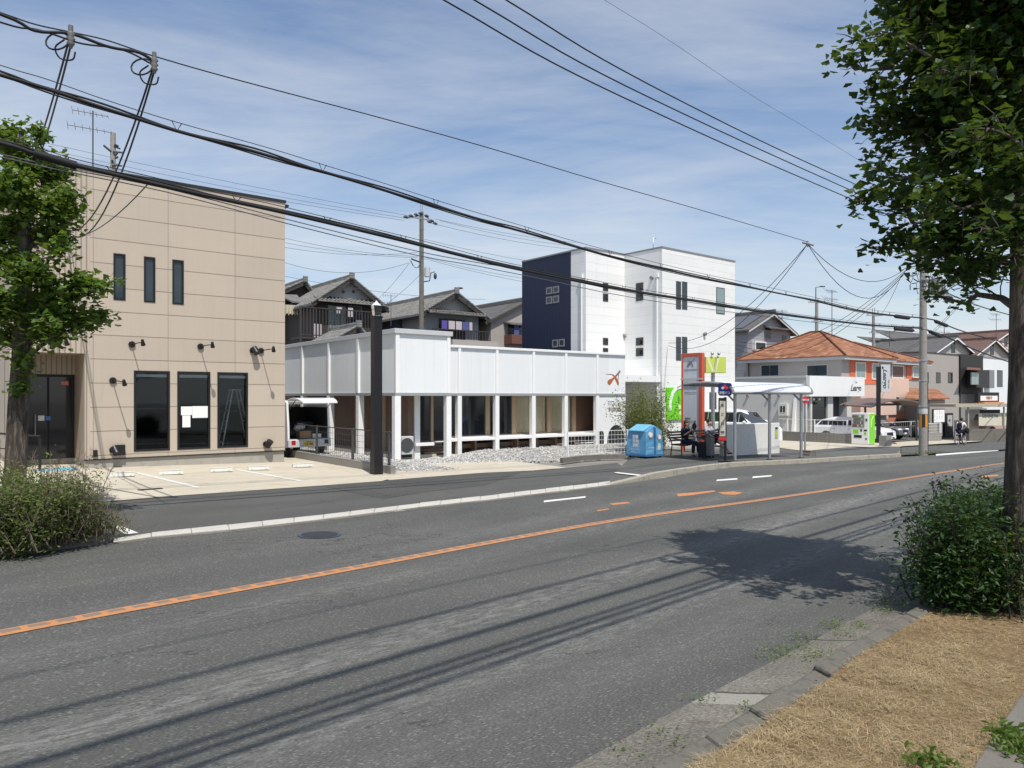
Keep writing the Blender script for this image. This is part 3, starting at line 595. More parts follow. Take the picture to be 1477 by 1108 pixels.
def win(par, a0, a1, z0, z1, c, fmat, pmat, fw=.05, proud=.02, depth=.08, cols=1, rows=1, axis='y', name='window', rec=None):
    """window: frame ring + mullions as one mesh, the pane as its child. c = wall plane, outward is minus"""
    f = MB(); g = MB()
    if a0 > a1: a0, a1 = a1, a0
    if z0 > z1: z0, z1 = z1, z0
    def bx(m, p0, p1, q0, q1, r0, r1):
        m.box(p0, p1, q0, q1, r0, r1) if axis == 'y' else m.box(q0, q1, p0, p1, r0, r1)
    A, Z = c-proud, c-proud+depth
    bx(f, a0, a1, A, Z, z0, z0+fw); bx(f, a0, a1, A, Z, z1-fw, z1)
    bx(f, a0, a0+fw, A, Z, z0+fw, z1-fw); bx(f, a1-fw, a1, A, Z, z0+fw, z1-fw)
    for i in range(1, cols):
        x = a0+(a1-a0)*i/cols; bx(f, x-fw*.4, x+fw*.4, A+.004, Z, z0+fw, z1-fw)
    for i in range(1, rows):
        z = z0+(z1-z0)*i/rows; bx(f, a0+fw, a1-fw, A+.006, Z-.002, z-fw*.35, z+fw*.35)
    w = f.build(name, fmat, par)
    q = A+.004 if rec is None else c+rec-.02
    bx(g, a0+fw*.8, a1-fw*.8, q, q+.012, z0+fw*.8, z1-fw*.8)
    g.build('pane', pmat, w)
    return w
# ---------------------------------------------------------------- beige two-storey shop
B1 = Frame(*G(411, 667), radians(38.5))
bb = thing('shop_building', 'beige panel-clad two storey building with three slit windows and black wall spotlights', 'building', B1.o, B1.r)
X130, X242, X338 = B1.x(130), B1.x(242), B1.x(338.6)
W['beige'] = seam_mat('beige_panels_fit', (.475,.405,.325), .63, X338-X242, .022, x0=X242, z0=.45, dark=.4)
xl = B1.x(18); xe0, xe1 = B1.x(22), B1.x(122); z0 = .36
ztop = B1.loc(411, 293)[1]; ze = B1.loc(122, 510)[1]
up = [(163.5,181,365.5,433), (207.5,224,371,437), (248.5,265,375.5,440)]; lo = [(193,245,535,650.5), (255.6,303.3,536.5,648), (313.4,357.6,538.5,645.2)]
zu = B1.loc(172, 366)[1], B1.loc(172, 433)[1]; zl = B1.loc(219, 535)[1], B1.loc(219, 650.5)[1]
H = []
for a, b, _, _ in up: H.append((B1.x(a), B1.x(b), zu[1], zu[0]))
for a, b, _, _ in lo: H.append((B1.x(a), B1.x(b), zl[1], zl[0]))
m = MB(); wall(m, X130, 0, z0, ztop, 0, .16, H)
m.box(-.16, 0, .16, 11, z0, ztop); m.box(xl, -.16, 10.84, 11, z0, ztop)
m.build('wall', W['beige'], bb)
m = MB(); wall(m, xl, X130, z0, ztop, -.004, .16, [(xe0, xe1, -1, ze)]); m.build('ribbed_cladding', W['beigerib'], bb)
# left flank with its windows
m = MB(); y1w = 2.6; hs = [(.35, .95, .9, 3.0), (1.15, 2.3, .9, 3.0)]
wall(m, .156, 10.84, z0, ztop, xl, .16, hs, axis='x'); m.build('side_wall', W['beigeplain'], bb)
for h in hs: win(bb, h[0], h[1], h[2], h[3], xl, W['black'], W['darkpane'], .05, .01, .1, axis='x')
m = MB(); m.box(xl-.02, .03, -.03, .2, ztop, ztop+.08); m.box(xl-.02, .2, .2, 11.03, ztop-.05, ztop+.02); m.build('coping', W['copingdark'], bb)
gl0, gl1 = B1.gl(0, 0)-.15, B1.gl(xl, 0)-.15
m = MB(); m.box(xe1, -.02, .03, 10.9, gl0-.1, z0); m.box(xl+.02, xe0, .03, 10.9, gl0-.1, z0); m.box(xe0, xe1, 1.62, 10.9, gl0-.1, z0-.05); m.build('plinth', W['plinth'], bb)
m = MB(); m.box(xe1, 0.02, -.02, .05, z0-.02, z0+.012); m.box(xl-.01, xe0, -.02, .05, z0-.02, z0+.012); m.build('drip_flashing', W['copingdark'], bb)
# recessed porch
D = 1.6; fl = B1.loc(75, 671, D)[1]
m = MB(); m.box(xe1, xe1+.1, .16, D, z0, ze+.1); m.box(xe0-.1, xe0, .16, D, z0, ze+.1); m.build('porch_side_wall', W['beigeplain'], bb)
m = MB(); zh = B1.loc(80, 540, D)[1]; wall(m, xe0, xe1, z0-.3, ze+.1, D, .12, [(B1.x(30, D), B1.x(108, D), -2, zh)]); m.box(xe0, xe1, .16, D, ze, ze+.1); m.build('porch_wall', W['beigerib'], bb)
m = MB(); m.box(xe0, xe1+.3, -.45, D+.3, fl-.5, fl); m.build('porch_floor', W['tilered'], bb)
d0, d1 = B1.x(30, D)+.002, B1.x(108, D)-.002
dr = win(bb, d0, d1, fl+.01, zh-.003, D+.05, W['black'], W['darkpane'], .07, .0, .09, cols=2, name='door')
m = MB(); hx = B1.x(50.5, D); m.tube([(hx, D-.03, B1.loc(50, 598, D)[1]), (hx, D-.03, B1.loc(50, 630, D)[1])], .018); m.build('handle', W['steel'], dr)
def sticker(par, fr, a, b, c, d, yl, mat, name='sticker', label=None):
    m = MB(); x0, x1 = fr.x(a, yl), fr.x(b, yl); m.box(x0, x1, yl-.006, yl, fr.loc(a, c, yl)[1], fr.loc(a, d, yl)[1]); o = m.build(name, mat, par); tag(o, label); return o
sticker(dr, B1, 88.5, 99, 549, 556.5, D+.05, W['red'], label='red security sticker'); sticker(dr, B1, 55, 64, 599.5, 607, D+.05, W['paper'], label='white notice'); sticker(dr, B1, 65.5, 73, 600.5, 606.5, D+.05, W['blue'], label='blue notice')
text('防犯', .09, W['paper'], dr, (B1.x(93.7, D), D+.042, B1.loc(93, 553, D)[1]))
# slit windows and shop windows
for a, b, c, d in up: win(bb, B1.x(a), B1.x(b), zu[1], zu[0], .0, W['black'], W['bluepane'], .045, .015, .09, rec=.05)
wins = []
for a, b, c, d in lo:
    x0, x1 = B1.x(a), B1.x(b); w = win(bb, x0, x1, zl[1], zl[0], 0, W['black'], W['glass'], .055, .015, .11, rows=1, rec=.06); wins.append(w)
    k = MB(); k.box(x0+.055, x1-.055, .03, .07, B1.loc(a, c+55, 0)[1]-.01, B1.loc(a, c+55, 0)[1]+.012); k.build('transom', W['black'], w)
    k = MB(); k.box(x0+.06, x1-.06, .05, .12, zl[0]-.17, zl[0]-.09); k.build('blind_box', W['lightgrey'], w)
for a, b, c, d in ((261,277,586.5,599), (277.3,299.6,586,603), (263,274.5,599.5,616.5)): sticker(wins[1], B1, a, b, c, d, .02, W['paper'], 'paper_notice')
# room behind the shop glass
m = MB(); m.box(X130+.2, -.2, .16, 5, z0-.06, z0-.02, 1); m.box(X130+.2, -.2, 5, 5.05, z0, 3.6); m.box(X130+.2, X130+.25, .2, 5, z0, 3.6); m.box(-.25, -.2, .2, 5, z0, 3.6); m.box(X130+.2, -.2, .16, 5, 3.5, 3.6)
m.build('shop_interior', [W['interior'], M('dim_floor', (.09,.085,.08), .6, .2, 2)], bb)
# wall spotlights: disc, arm, head
def spot(px, py, adx, ady, kind='arm', L=.72):
    x, z = B1.loc(px, py)
    m = MB(); m.cyl((x, 0, z), (x, -.05, z), .085, n=16); o = m.build('wall_lamp', W['black'], bb)
    if kind == 'arm':
        e = Vector((x+adx, -L, z+ady)); m = MB(); m.tube([(x, -.05, z), (x+adx*.5, -L*.6, z+ady*.5+.01), e], .014, 8); m.build('arm', W['black'], o)
        m = MB(); dn = Vector((.25, .55, -.8)).normalized(); m.cyl(e-dn*.05, e+dn*.08, .035, .06, 14); m.sphere(e-dn*.06, .04); m.build('lamp_head', W['black'], o)
        m = MB(); m.cyl(e+dn*.081, e+dn*.088, .053, n=14); m.build('lens', W['lamp'], o)
    else:
        m = MB(); dn = Vector((.25, -.55, .8 if kind == 'up' else -.8)).normalized(); e = Vector((x+.04, -.14, z)); m.cyl(e-dn*.1, e+dn*.12, .085, .1, 14); m.build('lamp_head', W['black'], o)
for a in ((190,497,.12,.02), (289,500,.12,.02), (376,506,.12,.02), (82,492,.12,-.06), (162.5,549,.14,-.06)): spot(*a)
spot(364, 505.5, 0, 0, 'down'); spot(383, 640.5, 0, 0, 'up'); spot(162.5, 649, 0, 0, 'down')
x, z = B1.loc(173.5, 649); m = MB(); m.box(x-.13, x+.1, -.12, -.002, z-.14, z+.14); m.build('junction_box', W['black'], bb, .008)
x, z = B1.loc(137, 654); m = MB(); m.box(x-.05, x+.05, -.09, -.002, z-.09, z+.09); m.build('outlet_box', W['black'], bb, .008)
# step ladder standing inside the third window
lx = B1.x(336, .9); lad = thing('step_ladder', 'aluminium step ladder standing behind the right-hand shop window of the beige building', 'ladder', B1.w(lx, .75, z0-.02), B1.r)
hh = 1.85
for s in (-1, 1):
    m = MB()
    for y in (-.2, .2): m.tube([(s*.46, y*1.15, 0), (s*.1, y*.7, hh)], .022, 6)
    for i in range(1, 6): f = i/6; m.box(s*(.46-.36*f)-.03, s*(.46-.36*f)+.03, -.22+.09*f, .22-.09*f, hh*f-.01, hh*f+.015)
    m.build('ladder_leg', W['alu'], lad)
m = MB(); m.box(-.16, .16, -.16, .16, hh-.01, hh+.03); m.build('ladder_top', W['alu'], lad)
# porch rail
r0, r1 = B1.loc(-6, 625, -.3), B1.loc(58, 632, -.3)
rl = thing('handrail', 'low black metal handrail beside the entrance porch of the beige building', 'railing', B1.w(0, 0, 0), B1.r)
m = MB(); m.tube([(r0[0], -.3, r0[1]), (r1[0], -.3, r0[1]*.3+r1[1]*.7)], .025); m.tube([(r0[0], -.3, r0[1]-.35), (r1[0], -.3, r1[1]-.35)], .012); m.build('rail', W['black'], rl)
for p in (-2, 25, 57.5): m = MB(); x = B1.x(p, -.3); m.box(x-.03, x+.03, -.33, -.27, B1.gl(x, -.3), r1[1]); m.build('post', W['black'], rl)
m = MB(); x0, x1 = B1.x(50, -.35), B1.x(112, -.35)
vs = []; nn = 24
for i in range(nn+1):
    for j in range(7):
        vs.append((x0+(x1-x0)*i/nn, -.42+.62*j/6, fl+.012+.03*abs(sin(i*1.3+j*.6))*random.uniform(.5, 1)))
m.add(vs, [(i*7+j, (i+1)*7+j, (i+1)*7+j+1, i*7+j+1) for i in range(nn) for j in range(6)], 0, True)
o = m.build('floor_sheet', M('blue_sheet', (.1,.4,.62), .75, .45, 9), None, loc=B1.o, rot=(0, 0, B1.r), solid=.008); tag(o, 'crumpled light blue sheet laid on the red tiled porch step', 'sheet')
# wheel stops of the beige lot
for i, (a, b, y) in enumerate(((159,194,688), (229.5,264,685), (303,335,681), (358,388,678.5), (422,450,674.2))):
    p, q = G(a, y, .015), G(b, y-.022*(b-a), .015); L = (q-p).length; r = atan2(q.y-p.y, q.x-p.x)
    ws = thing('wheel_stop', ('first', 'second', 'third', 'fourth', 'fifth')[i]+' white concrete wheel stop from the left in front of the beige building', 'wheel stop', p, r, 'wheel stops in the concrete lot')
    m = MB(); m.prism([(-.075, 0), (.075, 0), (.05, .1), (-.05, .1)], 0, L, 'x'); m.build('block', M('stop_paint', (.6,.59,.56), .8, .12, 12), ws, .012)
    m = MB(); m.box(L*.12, L*.2, -.079, -.06, .03, .07); m.box(L*.8, L*.88, -.079, -.06, .03, .07); m.build('reflector', W['limelite'], ws)
o = MB(); p = G(202, 707.2, .02); q = G(236, 704.6, .02); dv = (q-p); nv = Vector((-dv.y, dv.x, 0)).normalized()*.12
for i in range(14): a = p+dv*(i/14); o.add([a, a+dv*.05, a+dv*.05+nv, a+nv], [(0,1,2,3)])
o = o.build('drain_grate', W['black'], solid=.01); tag(o, 'dark slotted drain grate set in the pale parking concrete', 'drain')

# ---------------------------------------------------------------- white pillared hall
q = P(570, 571, 24.0); B2 = Frame(q.x, q.y, -.37, radians(37.5)); E = 2.12
wb_ = thing('pillared_hall', 'long low white building raised on square pillars with blank upper panels and an orange emblem', 'building', B2.o, B2.r)
xF = B2.x(652); T1 = B2.loc(570, 473.5)[1]; YM = 2.14; T2 = B2.loc(663, 498, YM)[1]; xM = B2.x(903, YM)
pil = [B2.x(p, YM) for p in (663, 717.3, 770, 816.7, 862)]
LL = 11.6; WM = W['whitewall']
m = MB(); m.box(.06, xF-.05, .055, .14, E+.1, T1-.16); m.box(xF-.14, xF-.05, .14, YM+.3, E+.1, T1-.16)
m.box(.055, .14, .14, LL, E+.1, T1-.16); m.box(.14, xF-.14, LL-.1, LL, 0, T1-.16); m.build('upper_wall', WM, wb_)
m = MB(); m.box(xF-.3, xM, YM+.05, YM+.14, E+.1, T2-.1); m.box(xM-.09, xM, YM+.14, 9, 0, T2-.1); m.build('upper_wall', WM, wb_)
m = MB(); m.box(-.03, xF+.02, -.03, .2, T1-.16, T1); m.box(-.028, .2, .2, LL, T1-.161, T1-.001); m.box(xF-.18, xF+.018, .2, YM+.4, T1-.161, T1-.001); m.build('coping', W['lightgrey'], wb_, .01)
m = MB(); m.box(xF-.1, xM+.02, YM-.03, YM+.18, T2-.1, T2); m.build('coping', W['white'], wb_, .01)
m = MB(); m.box(.1, xF-.1, .1, LL-.05, T1-.3, T1-.2); m.box(xF-.3, xM-.05, YM+.1, 9, T2-.25, T2-.15); m.build('roof', W['grey'], wb_)
# pilasters over square posts
def post(x, y, t0, t1, w=.19, par=wb_, mat=W['postwhite'], z=-.3):
    m = MB(); m.box(x-w/2, x+w/2, y-w/2+.08, y+w/2+.08, z, t0); m.build('pillar', mat, par, .008)
    m = MB(); m.box(x-w*.32, x+w*.32, y-.012, y+.054, t0+.1, t1); m.build('pilaster', mat, par)
post(.1, .02, E, T1-.16, .22); post(xF-.12, .02, E, T1-.16, .2)
for x in pil: post(x, YM, E, T2-.1)
ys = [B2.side(p, 520)[0] for p in (516, 473.5, 435.5)]; ys += [ys[2]+(ys[2]-ys[1])*k for k in (1, 2)]
for y in ys:
    m = MB(); m.box(-.02, .054, y-.07, y+.07, E+.1, T1-.16); m.build('pilaster', W['postwhite'], wb_)
    m = MB(); m.box(-.02, .2, y-.11, y+.11, -.3, E); m.build('pillar', W['postwhite'], wb_, .008)
m = MB(); m.box(-.012, xF-.02, -.012, .16, E, E+.1); m.box(-.011, .16, .16, LL, E, E+.099); m.box(pil[0]-.4, xM, YM-.012, YM+.16, E, E+.1); m.build('beam', W['shadebeam'], wb_)  # grey stands for the shade on this beam, put into its colour
m = MB(); m.box(.16, xF, .16, LL-.1, E+.02, E+.08); m.box(xF-.3, xM-.1, YM+.16, 9, E+.02, E+.08); m.build('porch_ceiling', W['lightgrey'], wb_)
# set-back glazed wall of the main range
YI = YM+.95; zf = .5
def ix(p): return B2.x(p, YI)
m = MB(); m.box(ix(640), xM-.1, YI+.06, YI+.12, 0, zf-.03); m.build('under_deck_shade', W['nearblack'], wb_)  # near-black sheet stands in for shade in the void under the deck
segs = [(640,700,'g'), (700,706,'w'), (706,738,'g'), (738,744,'w'), (744,790,'c'), (790,794,'w'), (794,826,'c'), (826,830,'w'), (830,900,'b')]
for a, b, k in segs:
    x0, x1 = ix(a), ix(b)
    if k == 'g': win(wb_, x0, x1, zf, E+.02, YI, W['darkgrey'], W['darkpane'], .05, .0, .08, cols=2)
    elif k == 'w': m = MB(); m.box(x0, x1, YI-.03, YI+.1, zf, E+.02); m.build('timber_post', W['woodpost'], wb_)
    elif k == 'c':
        w = win(wb_, x0, x1, zf, E+.02, YI, W['woodpost'], glass_mat('clear_glass', (.93,.94,.94), .6), .04, .0, .06); m = MB(); n_ = 40
        vs = []
        for i in range(n_+1):
            xx = x0+.03+(x1-x0-.06)*i/n_; yy = YI+.1+.018*sin(i*1.6); vs += [(xx, yy, zf+.04), (xx, yy, E)]
        m.add(vs, [(2*i, 2*i+2, 2*i+3, 2*i+1) for i in range(n_)], 0, True); m.build('curtain', W['curtain'], w)
    else: m = MB(); m.box(x0, x1, YI, YI+.1, zf, E+.02); m.build('board_wall', W['brickwall'], wb_)
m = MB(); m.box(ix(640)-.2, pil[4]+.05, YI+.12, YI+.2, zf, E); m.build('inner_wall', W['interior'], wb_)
# deck in front of the glazing
m = MB(); m.box(B2.x(600, 1.0), pil[4]-.1, YM+.02, YI-.02, zf-.13, zf-.02); m.box(B2.x(603, .6), xF-.25, .75, YM+.02, zf-.131, zf-.021); m.build('deck', W['postwhite'], wb_, .008)
m = MB()
for i in range(11): x = B2.x(604, 1.4)+i*1.05; m.box(x, x+.1, YM+.3, YM+.9, -.3, zf-.13) if x < pil[4]-.2 else None
for k in range(3): m.box(B2.x(608, 1.3), B2.x(646, 1.3), 1.1+k*.25, 1.3+k*.25, .05+.08*k, .12+.08*k)
m.box(pil[0], pil[4]-.2, YM+.55, YM+.7, .05, .22); m.build('deck_support', W['floorwood'], wb_)
# front block: inner walls, timber posts and window
XI = 1.0
m = MB(); m.box(XI, XI+.08, .9, LL-.2, .1, E+.02); m.box(XI+.08, B2.x(603, 1.0), .95, 1.03, .1, E+.02); m.build('inner_wall', W['brownwall'], wb_)
for p in (515, 555): y = B2.side(p, 600, XI)[0]; m = MB(); m.box(XI-.05, XI+.03, y-.09, y+.09, .05, E+.02); m.build('timber_post', W['woodpost'], wb_)
m = MB(); x = B2.x(600, 1.0); m.box(x-.12, x+.1, .88, 1.08, -.3, E+.02); m.build('inner_post', W['postwhite'], wb_, .006)
win(wb_, B2.x(604, 1.0), B2.x(621, 1.0), zf, E+.02, 1.0, W['darkgrey'], W['darkpane'], .04, 0, .07); win(wb_, B2.x(624.5, 1.0), B2.x(650, 1.0), zf, E+.02, 1.0, W['darkgrey'], W['darkpane'], .04, 0, .07)
m = MB(); m.box(B2.x(621.2, 1.0), B2.x(624.3, 1.0), .96, 1.1, .4, E+.02); m.build('timber_post', W['woodpost'], wb_)
m = MB(); m.box(.3, XI+.1, .7, LL, -.2, .1); m.box(XI+.1, xF, 1.03, YM+1, -.2, .04); m.build('sill_base', W['conclight'], wb_)
# solid end bay with black arched niches, emblem and lettering
x5 = pil[4]; m = MB(); m.box(x5, xM-.002, YM+.03, YM+.12, -.3, E); m.build('end_wall', W['white'], wb_)
def arch(p0, p1, ptop):
    a, b = B2.x(p0, YM), B2.x(p1, YM); zt = B2.loc((p0+p1)/2, ptop, YM)[1]; r = (b-a)/2; c = (a+b)/2
    k = max(.02, zt-1.35*r) if zt-1.35*r > -.1 else -.1; pl = [(a, -.1), (b, -.1), (b, k)]+[(c+r*cos(t_), k+(zt-k)*sin(t_)) for t_ in [pi*i/14 for i in range(1, 14)]]+[(a, k)]
    m = MB(); m.prism(pl, YM+.018, YM+.05, 'y'); m.build('arched_niche', W['nearblack'], wb_)
arch(864, 871.5, 621); arch(876.5, 902, 613)
def emblem(par, fr, px0, px1, py0, py1, yl, k=1):
    """two crossing tapered strokes with a thin line, in brown-orange"""
    x0, z1 = fr.loc(px0, py0, yl); x1, z0 = fr.loc(px1, py1, yl); S = lambda u, v: (x0+(x1-x0)*u, z0+(z1-z0)*v)
    a = [(.03,.1),(.0,.22),(.1,.36),(.3,.43),(.55,.57),(.78,.78),(.84,.92),(.93,.98),(.97,.9),(.9,.8),(.7,.6),(.5,.42),(.4,.3),(.28,.12),(.14,.0)]
    b = [(-.1,.72),(.25,.72),(.45,.68),(.6,.56),(.72,.42),(.84,.2),(.82,.0),(.75,.04),(.68,.18),(.56,.4),(.46,.56),(.36,.67),(.2,.7)]
    c = [(.8,.74),(.85,.74),(.8,.22),(.77,.22)]
    for pl, mt, d in ((a, W['logoorange'], .012), (b, W['logoorange'], .017), (c, W['logogrey'], .009)):
        m = MB(); m.prism([S(*p) for p in pl], yl-d*k, yl, 'y'); m.build('emblem', mt, par)
    m = MB(); m.prism([S(*p) for p in [(.5,.54),(.8,.86),(.86,.95),(.93,.985),(.88,.86),(.7,.68)]], yl-.021*k, yl, 'y'); m.build('emblem', W['logogrey'], par)
emblem(wb_, B2, 876, 895.5, 533, 556, YM+.05)
def sgn(par, fr, body, pxc, pyc, yl, hpx, mat, wpx=None, **kw):
    x, z = fr.loc(pxc, pyc, yl); t_ = (fr.w(x, yl, 0)).y
    return text(body, hpx*t_/F*1.18, mat, par, (x, yl-.006, z), width=(fr.x(pxc+wpx/2, yl)-fr.x(pxc-wpx/2, yl)) if wpx else None, **kw)
yb = YM+.03
sgn(wb_, B2, '株式会社', 881, 579.5, yb, 2.0, W['inkgrey'], 9); sgn(wb_, B2, 'アソシエイト館', 885, 584, yb, 4.6, W['ink'], 16.5)
sgn(wb_, B2, '多', 879.4, 591.5, yb, 5.6, W['ink'], 3.8); sgn(wb_, B2, '目', 883.4, 591.5, yb, 5.6, W['red'], 3.2); sgn(wb_, B2, '的館', 889.5, 591.5, yb, 5.6, W['ink'], 7.6)
sgn(wb_, B2, '入口', 897.5, 580, yb, 3.4, W['inkgrey'], 6)
# tan roof structure behind the step in the parapet
m = MB(); x0, x1 = B2.x(653, 4), B2.x(719, 4); m.box(x0, x1, 4, 8, T2-.2, B2.loc(690, 491.5, 4)[1]); m.build('roof_upstand', W['tan'], wb_)
# air conditioner in the corner bay
ac = thing('air_conditioner', 'white outdoor air conditioner unit with round fan in the corner of the pillared hall', 'air conditioner', B2.w(B2.x(574, .8), .72, .02), B2.r)
w_ = B2.x(590.5, .7)-B2.x(573.5, .7); m = MB(); m.box(0, w_, -.2, .15, .1, .72); m.build('casing', W['lightgrey'], ac, .02)
m = MB(); m.cyl((w_*.42, -.2, .42), (w_*.42, -.215, .42), .25, n=24); m.build('fan_grille', W['darkgrey'], ac); m = MB(); m.box(.05, w_-.05, -.15, -.05, 0, .1); m.box(.05, w_-.05, .02, .1, 0, .1); m.build('foot', W['black'], ac)

# ---------------------------------------------------------------- navy and white three-storey house
q = P(955, 571, 38.0); B3 = Frame(q.x, q.y, gz(q.x, q.y), radians(39))
nb = thing('three_storey_house', 'tall boxy three storey white house with a dark navy flank', 'house', B3.o, B3.r)
TB = B3.loc(955, 357.5)[1]; YA = 2.6; xr = B3.x(1060)
xa0, xa1 = B3.x(845, YA), 0.0
ws_ = lambda a, b, c, d, yl=0: (B3.x(a, yl), B3.x(b, yl), B3.loc((a+b)/2, d, yl)[1], B3.loc((a+b)/2, c, yl)[1])
SD, SY = W['siding'], W['sidingy']
fw = [ws_(975,982,406,446), ws_(983.6,991,406.5,446.5), ws_(1033,1045,415,453), ws_(975,982,486,520), ws_(983.6,991,486,520), ws_(1023,1033,566,632)]
m = MB(); wall(m, 0, xr, -.5, TB, 0, .15, fw); m.box(xr-.15, xr, .15, 9.5, -.5, TB-.001); m.build('wall', SD, nb)
for i, h in enumerate(fw): win(nb, *h, 0, W['darkgrey'], W['palepane'] if i == 2 else W['bluepane'], .05, .02, .1, cols=1, rows=3 if i == 5 else 1)
# return wall of the right block (faces left)
hs = []
for (a, b, c, d) in ((917.5,928,408,420), (917.5,928,422.5,434), (917.5,928,487,498.5), (917.5,928,502,514)):
    y0, y1 = sorted((B3.side(a, c)[0], B3.side(b, c)[0])); hs.append((y0, y1, B3.side((a+b)/2, d)[1], B3.side((a+b)/2, c)[1]))
m = MB(); wall(m, .15, YA, 3.05, TB-.001, 0, .15, hs, axis='x'); m.build('wall', SY, nb)
for h in hs: win(nb, *h, 0, W['darkgrey'], W['darkpane'], .05, .02, .1, axis='x')
# left block
fa = [ws_(869.5,877,408.5,420,YA), ws_(869.5,877,423.5,435,YA), ws_(869.5,877,487.5,498,YA), ws_(869.5,877,502,508,YA)]
m = MB(); wall(m, xa0, .15, -.5, TB-.002, YA, .15, fa); m.build('wall', SD, nb)
for h in fa: win(nb, *h, YA, W['darkgrey'], W['darkpane'], .05, .02, .1)
yN = B3.side(823.5, 370, xa0)[0]; yE = B3.side(753, 380, xa0)[0]
m = MB(); m.box(xa0, xa0+.15, YA+.15, yN, -.5, TB-.003); m.build('wall', SY, nb)
sq = []
for (a, b, c, d) in ((788,796.5,414.5,424.5), (798,806.5,413,423), (788,796.5,428,438.5), (798,806.5,426.5,437), (797,805,490,501), (806.5,814.5,489,500)):
    y0, y1 = sorted((B3.side(a, c, xa0)[0], B3.side(b, c, xa0)[0])); sq.append((y0, y1, B3.side((a+b)/2, d, xa0)[1], B3.side((a+b)/2, c, xa0)[1]))
m = MB(); wall(m, yN, yE, -.5, TB-.004, xa0-.005, .15, sq, axis='x'); m.build('navy_cladding', W['navy'], nb)
for h in sq: win(nb, *h, xa0, W['grey'], W['bluepane'], .07, .03, .1, axis='x')
m = MB(); m.box(xa0, xr, yE-.2, yE, -.5, TB-.01); m.build('rear_wall', SD, nb)
m = MB(); m.box(-.03, xr+.03, -.03, .2, TB, TB+.08); m.box(xa0-.03, -.03, YA-.03, YA+.2, TB, TB+.08); m.box(-.03, .12, .2, YA-.03, TB, TB+.08); m.box(xa0-.035, xa0+.15, YA+.2, yE, TB, TB+.08)
m.box(xa0+.1, xr-.05, YA+.2, yE, TB-.1, TB-.02); m.box(.12, xr-.05, .2, YA+.2, TB-.1, TB-.02); m.build('parapet_flashing', W['grey'], nb)
for (p, yl, sd, y0) in ((839, xa0, 1, 402), (948, 0, 1, 400)):
    y = B3.side(p, 500, yl-.06)[0]; zt = B3.side(p, y0, yl-.06)[1]; m = MB(); m.tube([(yl-.07, y, 0), (yl-.07, y, zt)], .05, 10); m.box(yl-.14, yl-.01, y-.09, y+.09, zt, zt+.2); m.build('downpipe', W['white'], nb)
def vent(x, y, z, ax):
    m = MB()
    if ax == 'y': m.cyl((x, y, z), (x, y-.13, z), .1, n=12)
    else: m.cyl((x, y, z), (x-.13, y, z), .1, n=12)
    m.build('vent_hood', W['grey'], nb)
vent(*[B3.loc(1015.5, 482)[0], 0, B3.loc(1015.5, 482)[1]], 'y'); yv, zv = B3.side(941, 401); vent(0, yv, zv, 'x'); yv, zv = B3.side(901.5, 484.5); vent(0, yv, zv, 'x')
m = MB(); pz = B3.side(925, 541)[1]; m.tube([(.5, 1, TB), (.5, 1, TB+.75), (.7, 1, TB+.75)], .03, 6); m.build('roof_pipe', W['steel'], nb)
# entrance porch in the inner corner
zc0, zc1 = B3.loc(930, 551, .1)[1], B3.loc(930, 541.5, .1)[1]
m = MB(); m.box(xa0+.1, -.01, .1, YA, zc0, zc1); m.build('porch_canopy', W['white'], nb); m = MB(); m.box(-.02, .15, .151, YA, -.5, zc1+.02); m.build('porch_wall', W['siding'], nb)
xd0, xd1 = B3.x(922, YA), B3.x(934, YA); win(nb, xd0, xd1, 0, B3.loc(928, 567, YA)[1], YA, W['grey'], M('door_tan', (.3,.26,.2), .5, .05, 2), .06, .03, .08, name='door')
# bright green wall sign
x0, x1 = B3.x(960), B3.x(989); z0_, z1_ = B3.loc(970, 606)[1], B3.loc(970, 559)[1]
gs = thing('wall_sign', 'bright green square sign with a white arc fixed low on the white three storey house', 'sign', B3.w(0, 0, 0), B3.r)
m = MB(); m.box(x0, x1, -.09, -.003, z0_, z1_); m.build('panel', W['lime'], gs, .01)
c = ((x0+x1)/2+.25, (z0_+z1_)/2-.15); R0, R1 = (x1-x0)*.55, (x1-x0)*.45; A_ = [radians(80+i*8) for i in range(15)]
pl = [(c[0]+R0*cos(a), c[1]+R0*sin(a)*1.25) for a in A_]+[(c[0]+R1*cos(a), c[1]+R1*sin(a)*1.25) for a in A_[::-1]]
m = MB(); m.prism(pl, -.12, -.09, 'y'); m.build('arc', W['white'], gs)
for (u, v, r) in ((.62,.4,.12), (.78,.33,.08), (.66,.2,.1)):
    m = MB(); m.cyl((x0+(x1-x0)*u, -.09, z0_+(z1_-z0_)*v), (x0+(x1-x0)*u, -.1, z0_+(z1_-z0_)*v), r, n=16); m.build('dot', W['limelite'], gs)
m = MB(); xx = x0+(x1-x0)*.5; m.tube([(xx, -.1, z1_), (xx, -.45, z1_+.12)], .02, 6); m.sphere((xx, -.47, z1_+.1), .08); m.build('spotlight', W['black'], gs)
